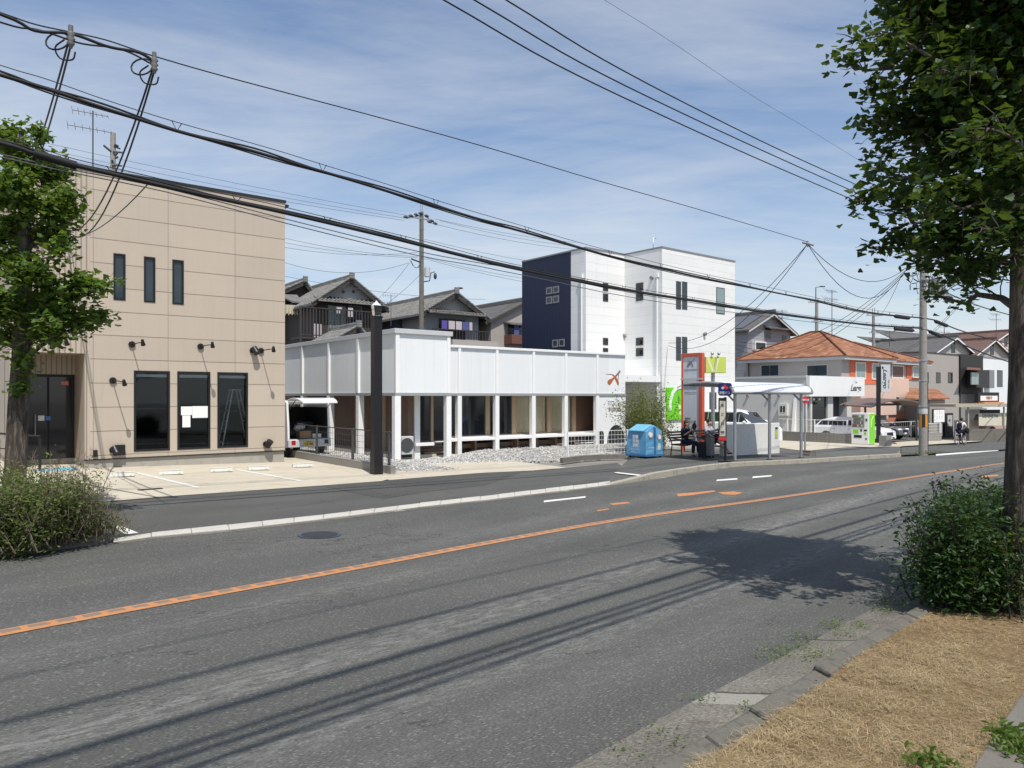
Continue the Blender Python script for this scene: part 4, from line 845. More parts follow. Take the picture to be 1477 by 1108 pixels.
# ================= HOUSES BEHIND AND ALONG THE STREET
def slab(m, pts, th=.1, mi=0):
    pts = [Vector(p) for p in pts]; n = len(pts); d = Vector((0, 0, -th))
    m.add(pts+[p+d for p in pts], [tuple(range(n)), tuple(range(2*n-1, n-1, -1))]+[(i, i+n, (i+1) % n+n, (i+1) % n) for i in range(n)], mi)
def ribs(m, a, b, c, d, pitch=.28, r=.05):
    """rows of round tiles running from eave (a->b) to ridge (d->c)"""
    a, b, c, d = map(Vector, (a, b, c, d)); n = max(2, int((b-a).length/pitch))
    for i in range(n+1):
        p, q = a.lerp(b, i/n), d.lerp(c, i/n)
        m.tube([p+Vector((0,0,.02)), q+Vector((0,0,.02))], r, 5, 0, False)
def gable(name, label, fr, w, d, zE, zR, wallm, roofm, oh=.5, og=.4, ridge=.5, tiles=True, cat='house', group=None, z0=-1.5, gablem=None, barge=None):
    """house with the gable facing local -y; ridge runs away along y"""
    t = thing(name, label, cat, fr.o, fr.r, group); xm = w*ridge
    m = MB(); m.box(0, w, 0, d, z0, zE); m.build('wall', wallm, t)
    m = MB(); m.prism([(0, zE), (w, zE), (xm, zR-.12)], .0, d, 'y'); m.build('gable_wall', gablem or wallm, t)
    kl, kr = (zR-zE)/xm, (zR-zE)/(w-xm)
    L0, R0 = (-oh, zE-oh*kl), (w+oh, zE-oh*kr); m = MB()
    A = [(L0[0], -og, L0[1]), (L0[0], d+og, L0[1]), (xm, d+og, zR), (xm, -og, zR)]; Bq = [(R0[0], -og, R0[1]), (xm, -og, zR), (xm, d+og, zR), (R0[0], d+og, R0[1])]
    slab(m, A[::-1], .1); slab(m, Bq[::-1], .1)
    if tiles:
        ribs(m, A[0], A[1], A[2], A[3]); ribs(m, Bq[0], Bq[3], Bq[2], Bq[1])
        for s in (L0, R0): m.tube([(s[0], -og, s[1]+.05), (xm, -og, zR+.07)], .08, 6)
    r = m.build('roof', roofm, t)
    m = MB(); m.box(xm-.11, xm+.11, -og-.05, d+og+.05, zR-.02, zR+.16); m.tube([(xm, -og-.08, zR+.18), (xm, d+og, zR+.18)], .09, 8)
    if tiles: m.box(xm-.16, xm+.16, -og-.14, -og-.02, zR-.05, zR+.34)
    m.build('ridge', roofm, r)
    m = MB()
    for s in (L0, R0):
        v = [(s[0], -og+.01, s[1]-.1), (xm, -og+.01, zR-.1), (xm, -og+.01, zR-.28), (s[0], -og+.01, s[1]-.26)]
        m.add(v+[(a, b+.05, c) for a, b, c in v], [(0,1,2,3), (7,6,5,4), (0,4,5,1), (3,2,6,7)])
    m.build('bargeboard', barge or W['timberdark'], r)
    m = MB()
    for s in (L0, R0): m.tube([(s[0], -og, s[1]-.12), (s[0], d+og, s[1]-.12)], .06, 6)
    m.build('gutter_pipe', W['darkgrey'], r)
    return t
def pent(par, x0, x1, yF, z, drop=.25, out=.7, mat=None, tiles=True):
    m = MB(); q = [(x0, yF-out, z-drop), (x1, yF-out, z-drop), (x1, yF, z), (x0, yF, z)]; slab(m, q, .08)
    if tiles: ribs(m, q[0], q[1], q[2], q[3], .26, .05)
    return m.build('canopy_roof', mat or W['kawara'], par)
def frame_at(px, t, rot): x = (px-CX)/F*t; return Frame(x, t, gz(x, t), radians(rot))
# --- old tiled houses behind the pillared hall
h1 = frame_at(457, 46, 37.5); wx = h1.x(545)
zE, zR = h1.loc(470, 432)[1], h1.loc(508, 403)[1]
t1 = gable('tiled_house', 'dark timber house with a railed balcony under its tiled gable beside the beige building', h1, wx, 7, zE, zR, W['timberdark'], W['kawara'], .55, .5, gablem=W['stuccogrey'])
pent(t1, -.2, wx+.2, -.0, h1.loc(500, 431)[1], .3, .75)
bz0, bz1 = h1.loc(480, 488, -1.4)[1], h1.loc(480, 447, -1.4)[1]; m = MB(); bx0, bx1 = h1.x(432, -1.4), h1.x(548, -1.4)
m.box(bx0, bx1, -1.45, -.02, bz0-.12, bz0); 
for k in range(27): x = bx0+.05+(bx1-bx0-.1)*k/26; m.box(x-.025, x+.025, -1.45, -1.41, bz0, bz1)
m.box(bx0, bx1, -1.47, -1.39, bz1, bz1+.07); m.box(bx0, bx1, -1.46, -1.4, bz0+.1, bz0+.16)
for x in (bx0+.05, (bx0+bx1)/2, bx1-.05): m.box(x-.05, x+.05, -1.48, -1.38, -2, bz1)
m.build('balcony', M('balcony_brown', (.05,.043,.04), .7, .1, 3), t1)
win(t1, h1.x(473), h1.x(499), bz0+.4, h1.loc(485, 441)[1], 0, W['grey'], W['palepane'], .05, .02, .08, cols=3); win(t1, h1.x(503), h1.x(522), bz0+.3, h1.loc(510, 441)[1], 0, W['grey'], W['bluepane'], .05, .02, .08, cols=2)
for p in (495, 509.5): x, z = h1.loc(p, 421); m = MB(); m.cyl((x, 0, z), (x, -.03, z), .1, n=14); m.build('gable_vent', W['darkgrey'], t1)
for (a, b, c, d, mt) in ((452,464,467,488,'cloth2'), (485.5,493,443,452,'cloth2'), (502,509,444,457,'cloth2')):
    x0, x1 = h1.x(a, -1.0), h1.x(b, -1.0); m = MB(); zz0, zz1 = h1.loc(a, d, -1.0)[1], h1.loc(a, c, -1.0)[1]; m.box(x0, x1, -1.02, -1.0, zz0, zz1)
    o = m.build('laundry', W[mt], loc=h1.o, rot=(0, 0, h1.r)); tag(o, {452:'long pale cloth hanging at the left end of the dark balcony', 485.5:'small white cloth hung high in the middle of the dark balcony', 502:'white shirt hung high towards the right of the dark balcony'}[a], 'laundry', 'laundry on the dark balcony')
h0 = frame_at(400, 50, 37.5); t0 = gable('tiled_house', 'dark house mostly hidden behind the beige building, its tiled gable just showing', h0, h0.x(452), 7, h0.loc(420, 424)[1], h0.loc(440, 407)[1], W['timberdark'], W['kawara'], .5, .4, ridge=.7)
x0 = h0.x(405, -1); m = MB(); slab(m, [(x0, -3.0, h0.loc(420, 434, -3)[1]), (h0.x(436, -3), -3, h0.loc(420, 434, -3)[1]), (h0.x(436, -1), -.0, h0.loc(420, 424, 0)[1]), (x0, 0, h0.loc(420, 424, 0)[1])], .1); m.build('canopy_roof', W['kawara'], t0)
m = MB(); x0, x1 = h0.x(411.5, -3), h0.x(431, -3)
z1_, z0_ = h0.loc(420, 440, -3)[1], h0.loc(420, 456.5, -3)[1]; n_ = 12; vs = []
for i in range(n_+1): xx = x0+(x1-x0)*i/n_; vs += [(xx, -3+.05*sin(i*2.2), z0_+.2*abs(sin(i*1.1))), (xx, -3, z1_)]
m.add(vs, [(2*i, 2*i+2, 2*i+3, 2*i+1) for i in range(n_)]); o = m.build('laundry', W['cloth4'], loc=h0.o, rot=(0, 0, h0.r), solid=.01); tag(o, 'row of cream towels drying under the dark eaves beside the beige building', 'laundry')
# small shed roof in front
hs_ = frame_at(468, 40, 37.5); t = gable('shed', 'little tiled shed roof peeping over the white parapet below the balcony', hs_, hs_.x(540), 3, hs_.loc(470, 497)[1], hs_.loc(518, 472)[1], W['stuccodark'], W['kawara'], .3, .3, ridge=.62)
# second house
h2 = frame_at(612, 47, 37.5); w2 = h2.x(690); zE, zR = h2.loc(625, 448)[1], h2.loc(656, 424)[1]
t2 = gable('tiled_house', 'grey rendered house with a tiled gable roof directly behind the wooden utility pole', h2, w2, 8.5, zE, zR, M('blue_grey_render', (.29,.3,.31), .85, .06, 1), W['kawara'], .6, .5, gablem=W['stuccogrey'])
pent(t2, -.1, w2+.1, 0, h2.loc(650, 448)[1], .25, .8)
m = MB(); bz = h2.loc(650, 492, -1.2)[1]; m.box(-.1, w2, -1.2, -.02, bz-.1, bz)
for k in range(20): x = -.1+(w2+.05)*k/19; m.box(x-.02, x+.02, -1.2, -1.17, bz, bz+.7)
m.box(-.12, w2+.02, -1.22, -1.15, bz+.7, bz+.76); m.build('balcony', M('balcony_dark', (.05,.04,.037), .7, .1, 3), t2)
win(t2, h2.x(632), h2.x(672), bz+.1, h2.loc(650, 459)[1], 0, W['grey'], W['darkpane'], .05, .02, .08, cols=3)
for (a, b, mt, lb) in ((637,645,'cloth1','violet towel pegged out left of the others on the grey house balcony'), (647,656,'cloth2','first pale towel on the grey house balcony, beside the violet one'), (657.5,666,'cloth2','second pale towel on the grey house balcony, beside the blue one'), (667,676,'cloth3','blue towel on the grey house balcony'), (677,681,'cloth2','narrow white cloth at the right end of the washing on the grey house balcony')):
    x0, x1 = h2.x(a, -.9), h2.x(b, -.9); m = MB(); m.box(x0, x1, -.92, -.9, h2.loc(650, 475, -.9)[1], h2.loc(650, 463, -.9)[1]); o = m.build('laundry', W[mt], loc=h2.o, rot=(0, 0, h2.r)); tag(o, lb, 'laundry', 'washing on the grey house balcony')
m = MB(); y0, y1 = h2.side(580, 470, 0)[0], h2.side(560, 470, 0)[0]; m.box(-.5, 0, y0, y1, h2.side(570, 478, 0)[1], h2.side(570, 462, 0)[1]); m.build('bay_box', W['darkgrey'], t2)
# third house
h3 = frame_at(708, 50, 37.5); w3 = h3.x(800); t3 = gable('tiled_house', 'taupe house with a plain gable roof squeezed against the navy flank', h3, w3, 9, h3.loc(715, 459)[1], h3.loc(755, 434)[1], W['tan'], W['slate'], .6, .3, tiles=False)
m = MB(); m.box(h3.x(727), h3.x(760), -.9, 0, h3.loc(735, 484)[1], h3.loc(735, 497)[1]); m.build('balcony', W['brown'], t3)
win(t3, h3.x(732), h3.x(752), h3.loc(740, 484)[1], h3.loc(740, 466)[1], 0, W['grey'], W['darkpane'], .05, .02, .08, cols=2); pent(t3, h3.x(726), h3.x(760), 0, h3.loc(740, 465)[1], .2, .9, W['slate'], False)
x, z = h3.loc(745, 478, -.7); m = MB(); m.box(x-.2, x+.2, -.72, -.7, z-.4, z+.5); o = m.build('laundry', W['cloth3'], loc=h3.o, rot=(0, 0, h3.r)); tag(o, 'dark blue washing hung by the window of the taupe house', 'laundry')
# grey sided house behind the orange roof
h4 = frame_at(1078, 62, 37.5); w4 = h4.x(1140); t4 = gable('grey_house', 'grey sided two storey house with solar sheets on its roof, left of the orange roof', h4, w4, 9, h4.loc(1085, 473)[1], h4.loc(1117, 452)[1], W['greysiding'], W['slate'], .5, .5, tiles=False, barge=W['lightgrey'])
m = MB(); zE, zR = h4.loc(1085, 473)[1], h4.loc(1117, 452)[1]; k = (zR-zE)/(w4*.5)
slab(m, [(-.2, .3, zE-.2*k+.09), (w4*.42, .3, zE+w4*.42*k+.09), (w4*.42, 8.6, zE+w4*.42*k+.09), (-.2, 8.6, zE-.2*k+.09)], .05); m.build('solar_panel', W['solar'], t4)
win(t4, h4.x(1103), h4.x(1112), h4.loc(1105, 489)[1], h4.loc(1105, 472)[1], 0, W['grey'], W['darkpane'], .05, .02, .08, cols=2); pent(t4, h4.x(1101), h4.x(1130), 0, h4.loc(1115, 471)[1], .2, .6, W['slate'], False)
win(t4, h4.x(1085), h4.x(1101), h4.loc(1093, 506)[1], h4.loc(1093, 493)[1], 0, W['white'], W['darkpane'], .1, .3, .4); win(t4, h4.x(1128), h4.x(1134), h4.loc(1130, 494)[1], h4.loc(1130, 484)[1], 0, W['darkgrey'], W['darkpane'], .05, .02, .08)
win(t4, h4.x(1081), h4.x(1087), h4.loc(1083, 540)[1], h4.loc(1083, 532)[1], 0, W['darkgrey'], W['darkpane'], .05, .02, .08)

# --- hip roofs
def hip(name_par, x0, x1, y0, y1, zE, zR, mat, oh=.55, ridge_axis='x'):
    a, b, c, d = x0-oh, x1+oh, y0-oh, y1+oh; m = MB(); hw = min(b-a, d-c)/2
    if ridge_axis == 'x': r0, r1 = (a+hw, (c+d)/2, zR), (b-hw, (c+d)/2, zR)
    else: r0, r1 = ((a+b)/2, c+hw, zR), ((a+b)/2, d-hw, zR)
    P4 = [(a, c, zE), (b, c, zE), (b, d, zE), (a, d, zE)]
    if ridge_axis == 'x': fs = [[P4[0], P4[1], r1, r0], [P4[1], P4[2], r1], [P4[2], P4[3], r0, r1], [P4[3], P4[0], r0]]
    else: fs = [[P4[0], P4[1], r0], [P4[1], P4[2], r1, r0], [P4[2], P4[3], r1], [P4[3], P4[0], r0, r1]]
    for f in fs: slab(m, f, .07)
    r = m.build('roof', mat, name_par)
    m = MB()
    for p, q in ((P4[0], r0), (P4[1], r1 if ridge_axis == 'x' else r0), (P4[2], r1), (P4[3], r0 if ridge_axis == 'x' else r1), (r0, r1)):
        if (Vector(p)-Vector(q)).length > .05: m.tube([Vector(p)+Vector((0,0,.03)), Vector(q)+Vector((0,0,.05))], .075, 6)
    m.build('ridge_tiles', M('ridge_dark_orange', (.13,.05,.025), .8, .2, 3) , r)
    m = MB(); m.box(a+.08, b-.08, c+.08, d-.08, zE-.3, zE-.08); m.build('eaves_fascia', W['lightgrey'], r)
    return r
h5 = frame_at(1214, 54, 38.5); t5 = thing('orange_roof_house', 'two storey house with an orange tiled hip roof, pale walls and orange window surrounds', 'house', h5.o, h5.r)
yb5 = h5.side(1076, 530)[0]; zE5 = h5.loc(1214, 513)[1]; xw5 = 7.2; zR5 = zE5+2.2
m = MB(); m.box(0, xw5, .0, yb5, -1, zE5-.05); m.build('wall', W['housewall'], t5)
hip(t5, 0, xw5, 0, yb5, zE5, zR5, W['orangetile'], .6, 'y' if yb5 > xw5 else 'x')
for a, b in ((1097.5,1124), (1163.5,1194)):
    y0, y1 = sorted((h5.side(a, 530)[0], h5.side(b, 530)[0])); win(t5, y0, y1, h5.side((a+b)/2, 543)[1], h5.side((a+b)/2, 526)[1], 0, W['lightgrey'], W['bluepane'], .06, .03, .1, cols=2, axis='x')
yd = h5.side(1075, 520)[0]; m = MB(); m.tube([(-.08, yb5-.3, 0), (-.08, yb5-.3, zE5-.2)], .05, 8); m.build('downpipe', W['darkgrey'], t5)
# orange surrounds and street-side windows
def surround(par, fr, a, b, c, d, yl=0, ow=None):
    x0, x1 = fr.x(a, yl), fr.x(b, yl); z0, z1 = fr.loc((a+b)/2, d, yl)[1], fr.loc((a+b)/2, c, yl)[1]
    return x0, x1, z0, z1
zt_, zb_ = h5.loc(1240, 521)[1], h5.loc(1240, 547)[1]
m = MB(); m.box(h5.x(1225.5), h5.x(1266), -.04, -.005, zb_-.35, zt_+.05); m.build('window_surround', W['orangeframe'], t5)
for a, b in ((1233,1247.5), (1256.5,1266)): win(t5, h5.x(a), h5.x(b), zb_, zt_-.1, -.04, W['white'], W['palepane'], .08, .05, .1, cols=2)
m = MB(); m.box(h5.x(1224), h5.x(1276), -.9, -.002, -.5+2.2, zb_-.55); m.build('bay_wall', W['pinkwall'], t5)
zt2, zb2 = h5.loc(1240, 583)[1], h5.loc(1240, 606)[1]
m = MB(); m.box(h5.x(1225, -.0), h5.x(1262, 0), -.03, -.004, zb2-.4, zt2); m.build('window_surround', W['orangeframe'], t5); win(t5, h5.x(1233.5), h5.x(1249), zb2-.2, zt2-.1, -.03, W['white'], W['palepane'], .08, .05, .1, cols=2)
# pink wing
h6 = frame_at(1262, 58, 38.5); t6 = thing('pink_house', 'pink rendered house with a salmon porch wall and small orange tiled porch roof', 'house', h6.o, h6.r)
x6 = h6.x(1331); zE6 = h6.loc(1300, 521)[1]
m = MB(); m.box(0, x6, 0, 8, 2.0, zE6-.05); m.build('wall', W['housewall'], t6)
hip(t6, 0, x6, 0, 8, zE6, zE6+1.75, W['orangetile'], .6, 'x' if x6 > 8 else 'y')
m = MB(); m.box(h6.x(1277, -.9), h6.x(1311, -.9), -.9, -.8, h6.loc(1300, 573, -.9)[1], h6.loc(1300, 546, -.9)[1]); m.box(h6.x(1277, -.9), h6.x(1311, -.9), -.8, 0, h6.loc(1300, 573, -.9)[1], h6.loc(1300, 573, -.9)[1]+.12); m.build('balcony', W['pinkwall'], t6)
m = MB(); m.box(0, x6+2, -.02, 7, -1, 2.05); m.build('porch_wall', W['salmon'], t6)
m = MB(); m.box(h6.x(1317, -.1), h6.x(1332, -.1), -.12, -.025, -1, h6.loc(1320, 583, -.1)[1]); m.box(h6.x(1273, -.1), h6.x(1281, -.1), -.12, -.025, h6.loc(1278, 604, -.1)[1], h6.loc(1278, 585, -.1)[1]); m.build('pale_panel', W['pinkwall'], t6)
win(t6, h6.x(1286), h6.x(1303), h6.loc(1295, 546)[1], h6.loc(1295, 527)[1], 0, W['white'], M('brown_blind', (.16,.09,.07), .5, .05, 2), .1, .05, .1, cols=1)
m = MB(); m.box(h6.x(1307), h6.x(1331), -.05, -.004, h6.loc(1315, 548)[1], h6.loc(1315, 526)[1]); m.build('window_surround', W['orangeframe'], t6); win(t6, h6.x(1314), h6.x(1324.5), h6.loc(1318, 545)[1], h6.loc(1318, 528)[1], -.05, W['white'], W['palepane'], .08, .12, .16, cols=2)
pz = h6.loc(1330, 566, -1.5)[1]; m = MB(); slab(m, [(h6.x(1306, -2.2), -2.2, pz-.45), (h6.x(1370, -2.2), -2.2, pz-.45), (h6.x(1350, 0), 0, pz+.35), (h6.x(1312, 0), 0, pz+.35)], .12); m.build('porch_roof', W['orangetile'], t6)
m = MB(); m.box(h6.x(1340, -1.9), h6.x(1362, -1.9), -1.95, 0, -1, pz-.6); m.build('porch_wing', W['tan'], t6)
m = MB(); m.box(h6.x(1344, -1.96), h6.x(1360, -1.96), -1.98, -1.952, h6.loc(1350, 578, -1.9)[1], h6.loc(1350, 571, -1.9)[1]); m.build('name_panel', W['salmon'], t6)
# carport in front of the pink house
cp = thing('carport', 'low carport with a curved brown roof sheet over the parked dark cars', 'carport', h6.w(0, -6, -.3), h6.r)
fc = Frame(*h6.w(0, -6, -.3), h6.r); x0, x1 = fc.x(1243), fc.x(1326); zc = fc.loc(1275, 578)[1]; m = MB(); rr = []
for i in range(17):
    f = i/16; xx = x0+(x1-x0)*f; zz = zc-.75+.75*sin(pi*(.15+.7*f))
    rr.append([(xx, -.6, zz), (xx, 1.4, zz+.1), (xx, 1.4, zz+.17), (xx, -.6, zz+.08)])
m.loft(rr, 0, False); m.build('roof', W['carportroof'], cp)
for p in (1248, 1322): m = MB(); x = fc.x(p, 1.2); m.box(x-.05, x+.05, 1.15, 1.25, -.8, zc-.2); m.build('post', W['darkgrey'], cp)
m = MB(); m.box(x0, x1, 1.1, 1.2, zc-.35, zc-.2); m.build('beam', W['darkgrey'], cp)
# --- white hair salon in front of the orange-roof house
q = P(1167, 571, 48); B7 = Frame(q.x, q.y, gz(q.x, q.y), radians(38.5)); sp = thing('salon_building', 'flat roofed white shop with a broad blank fascia and dark glazed front', 'shop', B7.o, B7.r)
zt7, zb7 = B7.loc(1167, 542)[1], B7.loc(1167, 572)[1]; x7 = B7.x(1246); y7 = B7.side(1062, 560)[0]+1
m = MB(); m.box(-.02, x7, -.06, .2, zb7, zt7); m.build('fascia', W['white'], sp, .01)
m = MB(); m.box(0, .15, .21, y7, -1, zt7-.12); m.box(.15, x7-1.5, y7-.15, y7, -1, zt7-.12); m.build('wall', W['shopgrey'], sp)
m = MB(); m.box(-.06, .2, .2, y7+.05, zt7-.12, zt7+.02); m.box(.2, x7, .2, y7, zt7-.3, zt7-.15); m.build('coping', W['lightgrey'], sp)
a = [B7.x(p, .3) for p in (1167, 1169.5, 1192.5, 1200, 1225, 1226.5)]
m = MB(); m.box(a[0], a[1], .2, .5, -1, zb7); m.box(a[2], a[3], .22, .6, -1, zb7); m.box(B7.x(1220, .3), a[5], .22, 3, -1, zb7); m.build('front_pier', W['shopgrey'], sp)
win(sp, a[1], a[2], -.1, zb7, .35, W['darkgrey'], W['darkpane'], .06, .0, .08, cols=1); m = MB(); m.box(a[3], B7.x(1220, .3), .8, .9, -1, zb7); m.build('recess_wall', W['darkgrey'], sp); win(sp, a[3]+.05, B7.x(1208, .5), -.2, zb7-.15, .78, W['black'], W['darkpane'], .07, .0, .06, name='door')
for p in (1173, 1181): x, z = B7.loc(p, 576, .25); m = MB(); m.sphere((x, .22, z), .09); m.build('globe_lamp', W['lamp'], sp)
x, z = B7.loc(1236, 560, -.06); text('Leargo', .62, W['ink'], sp, (x-.15, -.07, z), shear=.35, width=1.5, bold=.012); text('hair', .22, W['inkgrey'], sp, (x-.1, -.07, z+.42))
# meter box and sloping buttress on the flank
yy, zz = B7.side(1131, 590); m = MB(); m.box(-.25, 0, yy-.35, yy+.3, zz-.45, zz+.35); m.build('meter_box', W['pale'], sp, .01)
for dy in (-.16, .05): m = MB(); m.box(-.27, -.251, yy+dy-.05, yy+dy+.07, zz-.2, zz+.2); m.build('meter_window', W['black'], sp)
for p in (1079, 1110, 1124): yv, zv = B7.side(p, 571); vent_o = MB(); vent_o.cyl((0, yv, zv), (-.12, yv, zv), .09, n=10); vent_o.build('vent_hood', W['grey'], sp)
yy = B7.side(1147, 600)[0]; m = MB(); m.prism([(-.02, -.8), (-.5, -.8), (-.02, zb7-.1)], yy-.1, yy+.1, 'y'); m.build('buttress', W['white'], sp)
# --- far right row
h8 = frame_at(1330, 66, 38.5); t8 = thing('taupe_building', 'taupe flat fronted two storey building with three small dark windows', 'building', h8.o, h8.r)
zt8 = h8.loc(1360, 511)[1]; x8 = h8.x(1383); m = MB(); m.box(0, x8, 0, 9, -2, zt8); m.build('wall', W['tan'], t8); m = MB(); m.box(-.05, x8+.05, -.05, 9, zt8, zt8+.1); m.build('coping', W['darkgrey'], t8)
for a, b in ((1333.5,1339.5), (1350,1356.5), (1367,1374)): win(t8, h8.x(a), h8.x(b), h8.loc(a, 552.5)[1], h8.loc(a, 537)[1], 0, W['darkgrey'], W['darkpane'], .08, .02, .1)
m = MB(); m.tube([(x8+.02, -.1, -1), (x8+.02, -.1, zt8)], .07, 8); m.build('downpipe', W['black'], t8)
q_ = h8.w(h8.x(1383), -.05, 0); h9 = Frame(q_.x, q_.y, gz(q_.x, q_.y), h8.r); t9 = thing('dark_building', 'building with a black boarded upper storey over grey, one bay window under a brown awning', 'building', h9.o, h9.r)
x9 = h9.x(1418); zt9 = h9.loc(1400, 512)[1]; zm9 = h9.loc(1400, 568)[1]; m = MB(); m.box(.02, x9, 0, 8, zm9, zt9); m.build('upper_wall', W['darkboard'], t9); m = MB(); m.box(.03, x9, .15, 8, -2, zm9-.003); m.build('lower_wall', M('grey_lower', (.25,.245,.24), .8, .06, 2), t9)
m = MB(); m.box(h9.x(1395), h9.x(1413.5), -.85, -.002, h9.loc(1403, 559, -.8)[1], h9.loc(1403, 533, -.8)[1]); m.build('bay', W['darkrib'], t9)
win(t9, h9.x(1401, -.86), h9.x(1411.5, -.86), h9.loc(1406, 555, -.86)[1], h9.loc(1406, 537, -.86)[1], -.85, W['grey'], W['palepane'], .06, .03, .1, cols=2)
zz = h9.loc(1403, 531, -1)[1]; m = MB(); slab(m, [(h9.x(1394, -1.2), -1.2, zz-.15), (h9.x(1414, -1.2), -1.2, zz-.15), (h9.x(1414, 0), 0, zz+.15), (h9.x(1395, 0), 0, zz+.15)], .06); m.build('awning', W['brown'], t9)
q_ = h8.w(h8.x(1418), .05, 0); h10 = Frame(q_.x, q_.y, gz(q_.x, q_.y), h8.r); t10 = thing('white_building', 'plain white building with one tall dark window at the far right by the tree trunk', 'building', h10.o, h10.r)
x10 = h10.x(1500); zt10 = h10.loc(1430, 517)[1]; m = MB(); m.box(0, x10, 0, 8, -2, zt10); m.build('wall', W['whitewall'], t10); m = MB(); m.box(-.05, x10, -.05, 8, zt10, zt10+.12); m.build('coping', W['grey'], t10)
win(t10, h10.x(1438), h10.x(1446), h10.loc(1440, 558)[1], h10.loc(1440, 534)[1], 0, W['darkgrey'], W['darkpane'], .08, .02, .1); m = MB(); m.box(h10.x(1419), h10.x(1426.5), -.5, -.003, h10.loc(1422, 560)[1], h10.loc(1422, 534)[1]); m.build('side_box', W['grey'], t10)
# shop sign above an orange awning
s11 = Frame(*h10.w(0, -1.2, 0), h10.r); so = thing('shop_sign', 'long white shop sign in a black frame above an orange strip', 'sign', s11.o, s11.r)
a, b = s11.x(1411), s11.x(1441); z1, z0 = s11.loc(1426, 566)[1], s11.loc(1426, 580)[1]; m = MB(); m.box(a, b, 0, .35, z0, z1); m.build('frame', W['nearblack'], so)
m = MB(); m.box(s11.x(1414), s11.x(1438.5), -.03, -.002, s11.loc(1426, 578)[1], s11.loc(1426, 571)[1]); m.build('sign_face', W['paper'], so); m = MB(); m.box(a+.2, b-.1, -.5, .2, z0-.32, z0-.02); m.build('awning', M('awning_orange', (.7,.24,.06), .6, .1, 2), so)
xm, zm = s11.loc(1426, 574.5); text('旬鮮  彩食', .38, W['ink'], so, (xm, -.035, zm)); m = MB(); m.cyl((xm, -.03, zm), (xm, -.04, zm), .17, n=16); m.build('round_mark', W['logoorange'], so)
# khaki canopy stall with lettering
s12 = frame_at(1378, 54, 20); ca = thing('market_canopy', 'khaki tubular carport canopy with a lettered valance at the far right', 'canopy', s12.o, s12.r)
a, b = s12.x(1378), s12.x(1462); zc = s12.loc(1410, 583)[1]; m = MB(); m.box(a, b, 0, 3, zc-.06, zc); m.box(a, b, -.02, .04, zc-.22, zc+.03)
for k in range(9): m.box(a+(b-a)*k/8-.03, a+(b-a)*k/8+.03, .05, 2.9, zc-.2, zc-.062)
m.build('roof', W['khaki'], ca)
for p in (1396.5, 1448): m = MB(); x = s12.x(p, .3); m.tube([(x, .3, -2), (x, .3, zc-.2)], .06, 8); m.build('post', W['khaki'], ca)
m = MB(); m.box(s12.x(1412, .4), s12.x(1452, .4), .4, .45, s12.loc(1430, 614, .4)[1], s12.loc(1430, 596, .4)[1]); m.build('valance', W['cream'], ca); m = MB(); m.box(s12.x(1413, .4), s12.x(1442, .4), .37, .395, s12.loc(1430, 596, .4)[1], s12.loc(1430, 591, .4)[1]); m.build('dark_opening', W['nearblack'], ca)
xm, zm = s12.loc(1428, 600, .4); text('GISABAB No', .42, W['ink'], ca, (xm, .39, zm), width=1.7)
m = MB(); m.box(s12.x(1378, 1), s12.x(1412, 1), 1, 1.1, -2, s12.loc(1400, 606, 1)[1]); m.build('screen_wall', W['tan'], ca)
# low grey wall + far gables
lw = frame_at(1398, 53, 14); m = MB(); m.box(lw.x(1398), lw.x(1470), 0, .3, -2, lw.loc(1420, 619)[1]); o = m.build('low_wall', W['concold'], loc=lw.o, rot=(0, 0, lw.r)); tag(o, 'low dark concrete wall in front of the pink van at the far right', 'wall')
for (pxl, pxr, t_, ye, yr, wm, rm, nm, lb) in ((1346,1402,80,508,486,'tan','slate','gabled_house','pale gabled house with grey slate roof and white verge seen above the taupe building'), (1404,1456,84,512,489,'tan','brownroof','gabled_house','brown roofed house with an arched gable vent, above the white building at the far right'), (1422,1478,92,500,478,'pinkwall','brownroof','gabled_house','rear brown gabled house whose peak rises above the other roofs at the far right')):
    f_ = frame_at(pxl, t_, 33); t_h = gable(nm, lb, f_, f_.x(pxr), 8, f_.loc((pxl+pxr)/2, ye)[1], f_.loc((pxl+pxr)/2, yr)[1], W[wm], W[rm], .4, .5, tiles=False, barge=W['white'])
    xm = f_.x(pxr)/2; zv = f_.loc((pxl+pxr)/2, yr+14)[1]; win(t_h, xm-.45, xm+.45, zv-.7, zv+.7, 0, W['darkgrey'], W['darkpane'], .06, .02, .08)
f_ = frame_at(1283, 88, 33); x1 = f_.x(1321); m = MB(); t_h = thing('flat_roof_house', 'grey slate roofed house just showing behind the orange roofs beside the concrete pole', 'house', f_.o, f_.r); m.box(0, x1, 0, 8, -2, f_.loc(1300, 505)[1]); m.build('wall', W['stuccogrey'], t_h)
m = MB(); slab(m, [(-.3, -.4, f_.loc(1300, 505)[1]), (x1+.3, -.4, f_.loc(1300, 505)[1]), (x1+.3, 4, f_.loc(1300, 490, 4)[1]), (-.3, 4, f_.loc(1300, 490, 4)[1])], .1); m.build('roof', W['slate'], t_h)
f_ = frame_at(1320, 86, 33); x1 = f_.x(1400); t_h = thing('slate_roof_house', 'long grey slate roof running behind the concrete utility pole', 'house', f_.o, f_.r); m = MB(); m.box(0, x1, 0, 8, -2, f_.loc(1360, 508)[1]); m.build('wall', W['stuccogrey'], t_h)
m = MB(); slab(m, [(-.3, -.4, f_.loc(1360, 508)[1]), (x1+.3, -.4, f_.loc(1360, 508)[1]), (x1+.3, 5, f_.loc(1360, 484, 5)[1]), (-.3, 5, f_.loc(1360, 484, 5)[1])], .1); m.build('roof', W['slate'], t_h)
# ================= STREET FURNITURE, VEHICLES, PEOPLE
RD = radians(38.5)
def frm(p, rot): return Frame(p.x, p.y, p.z, rot)
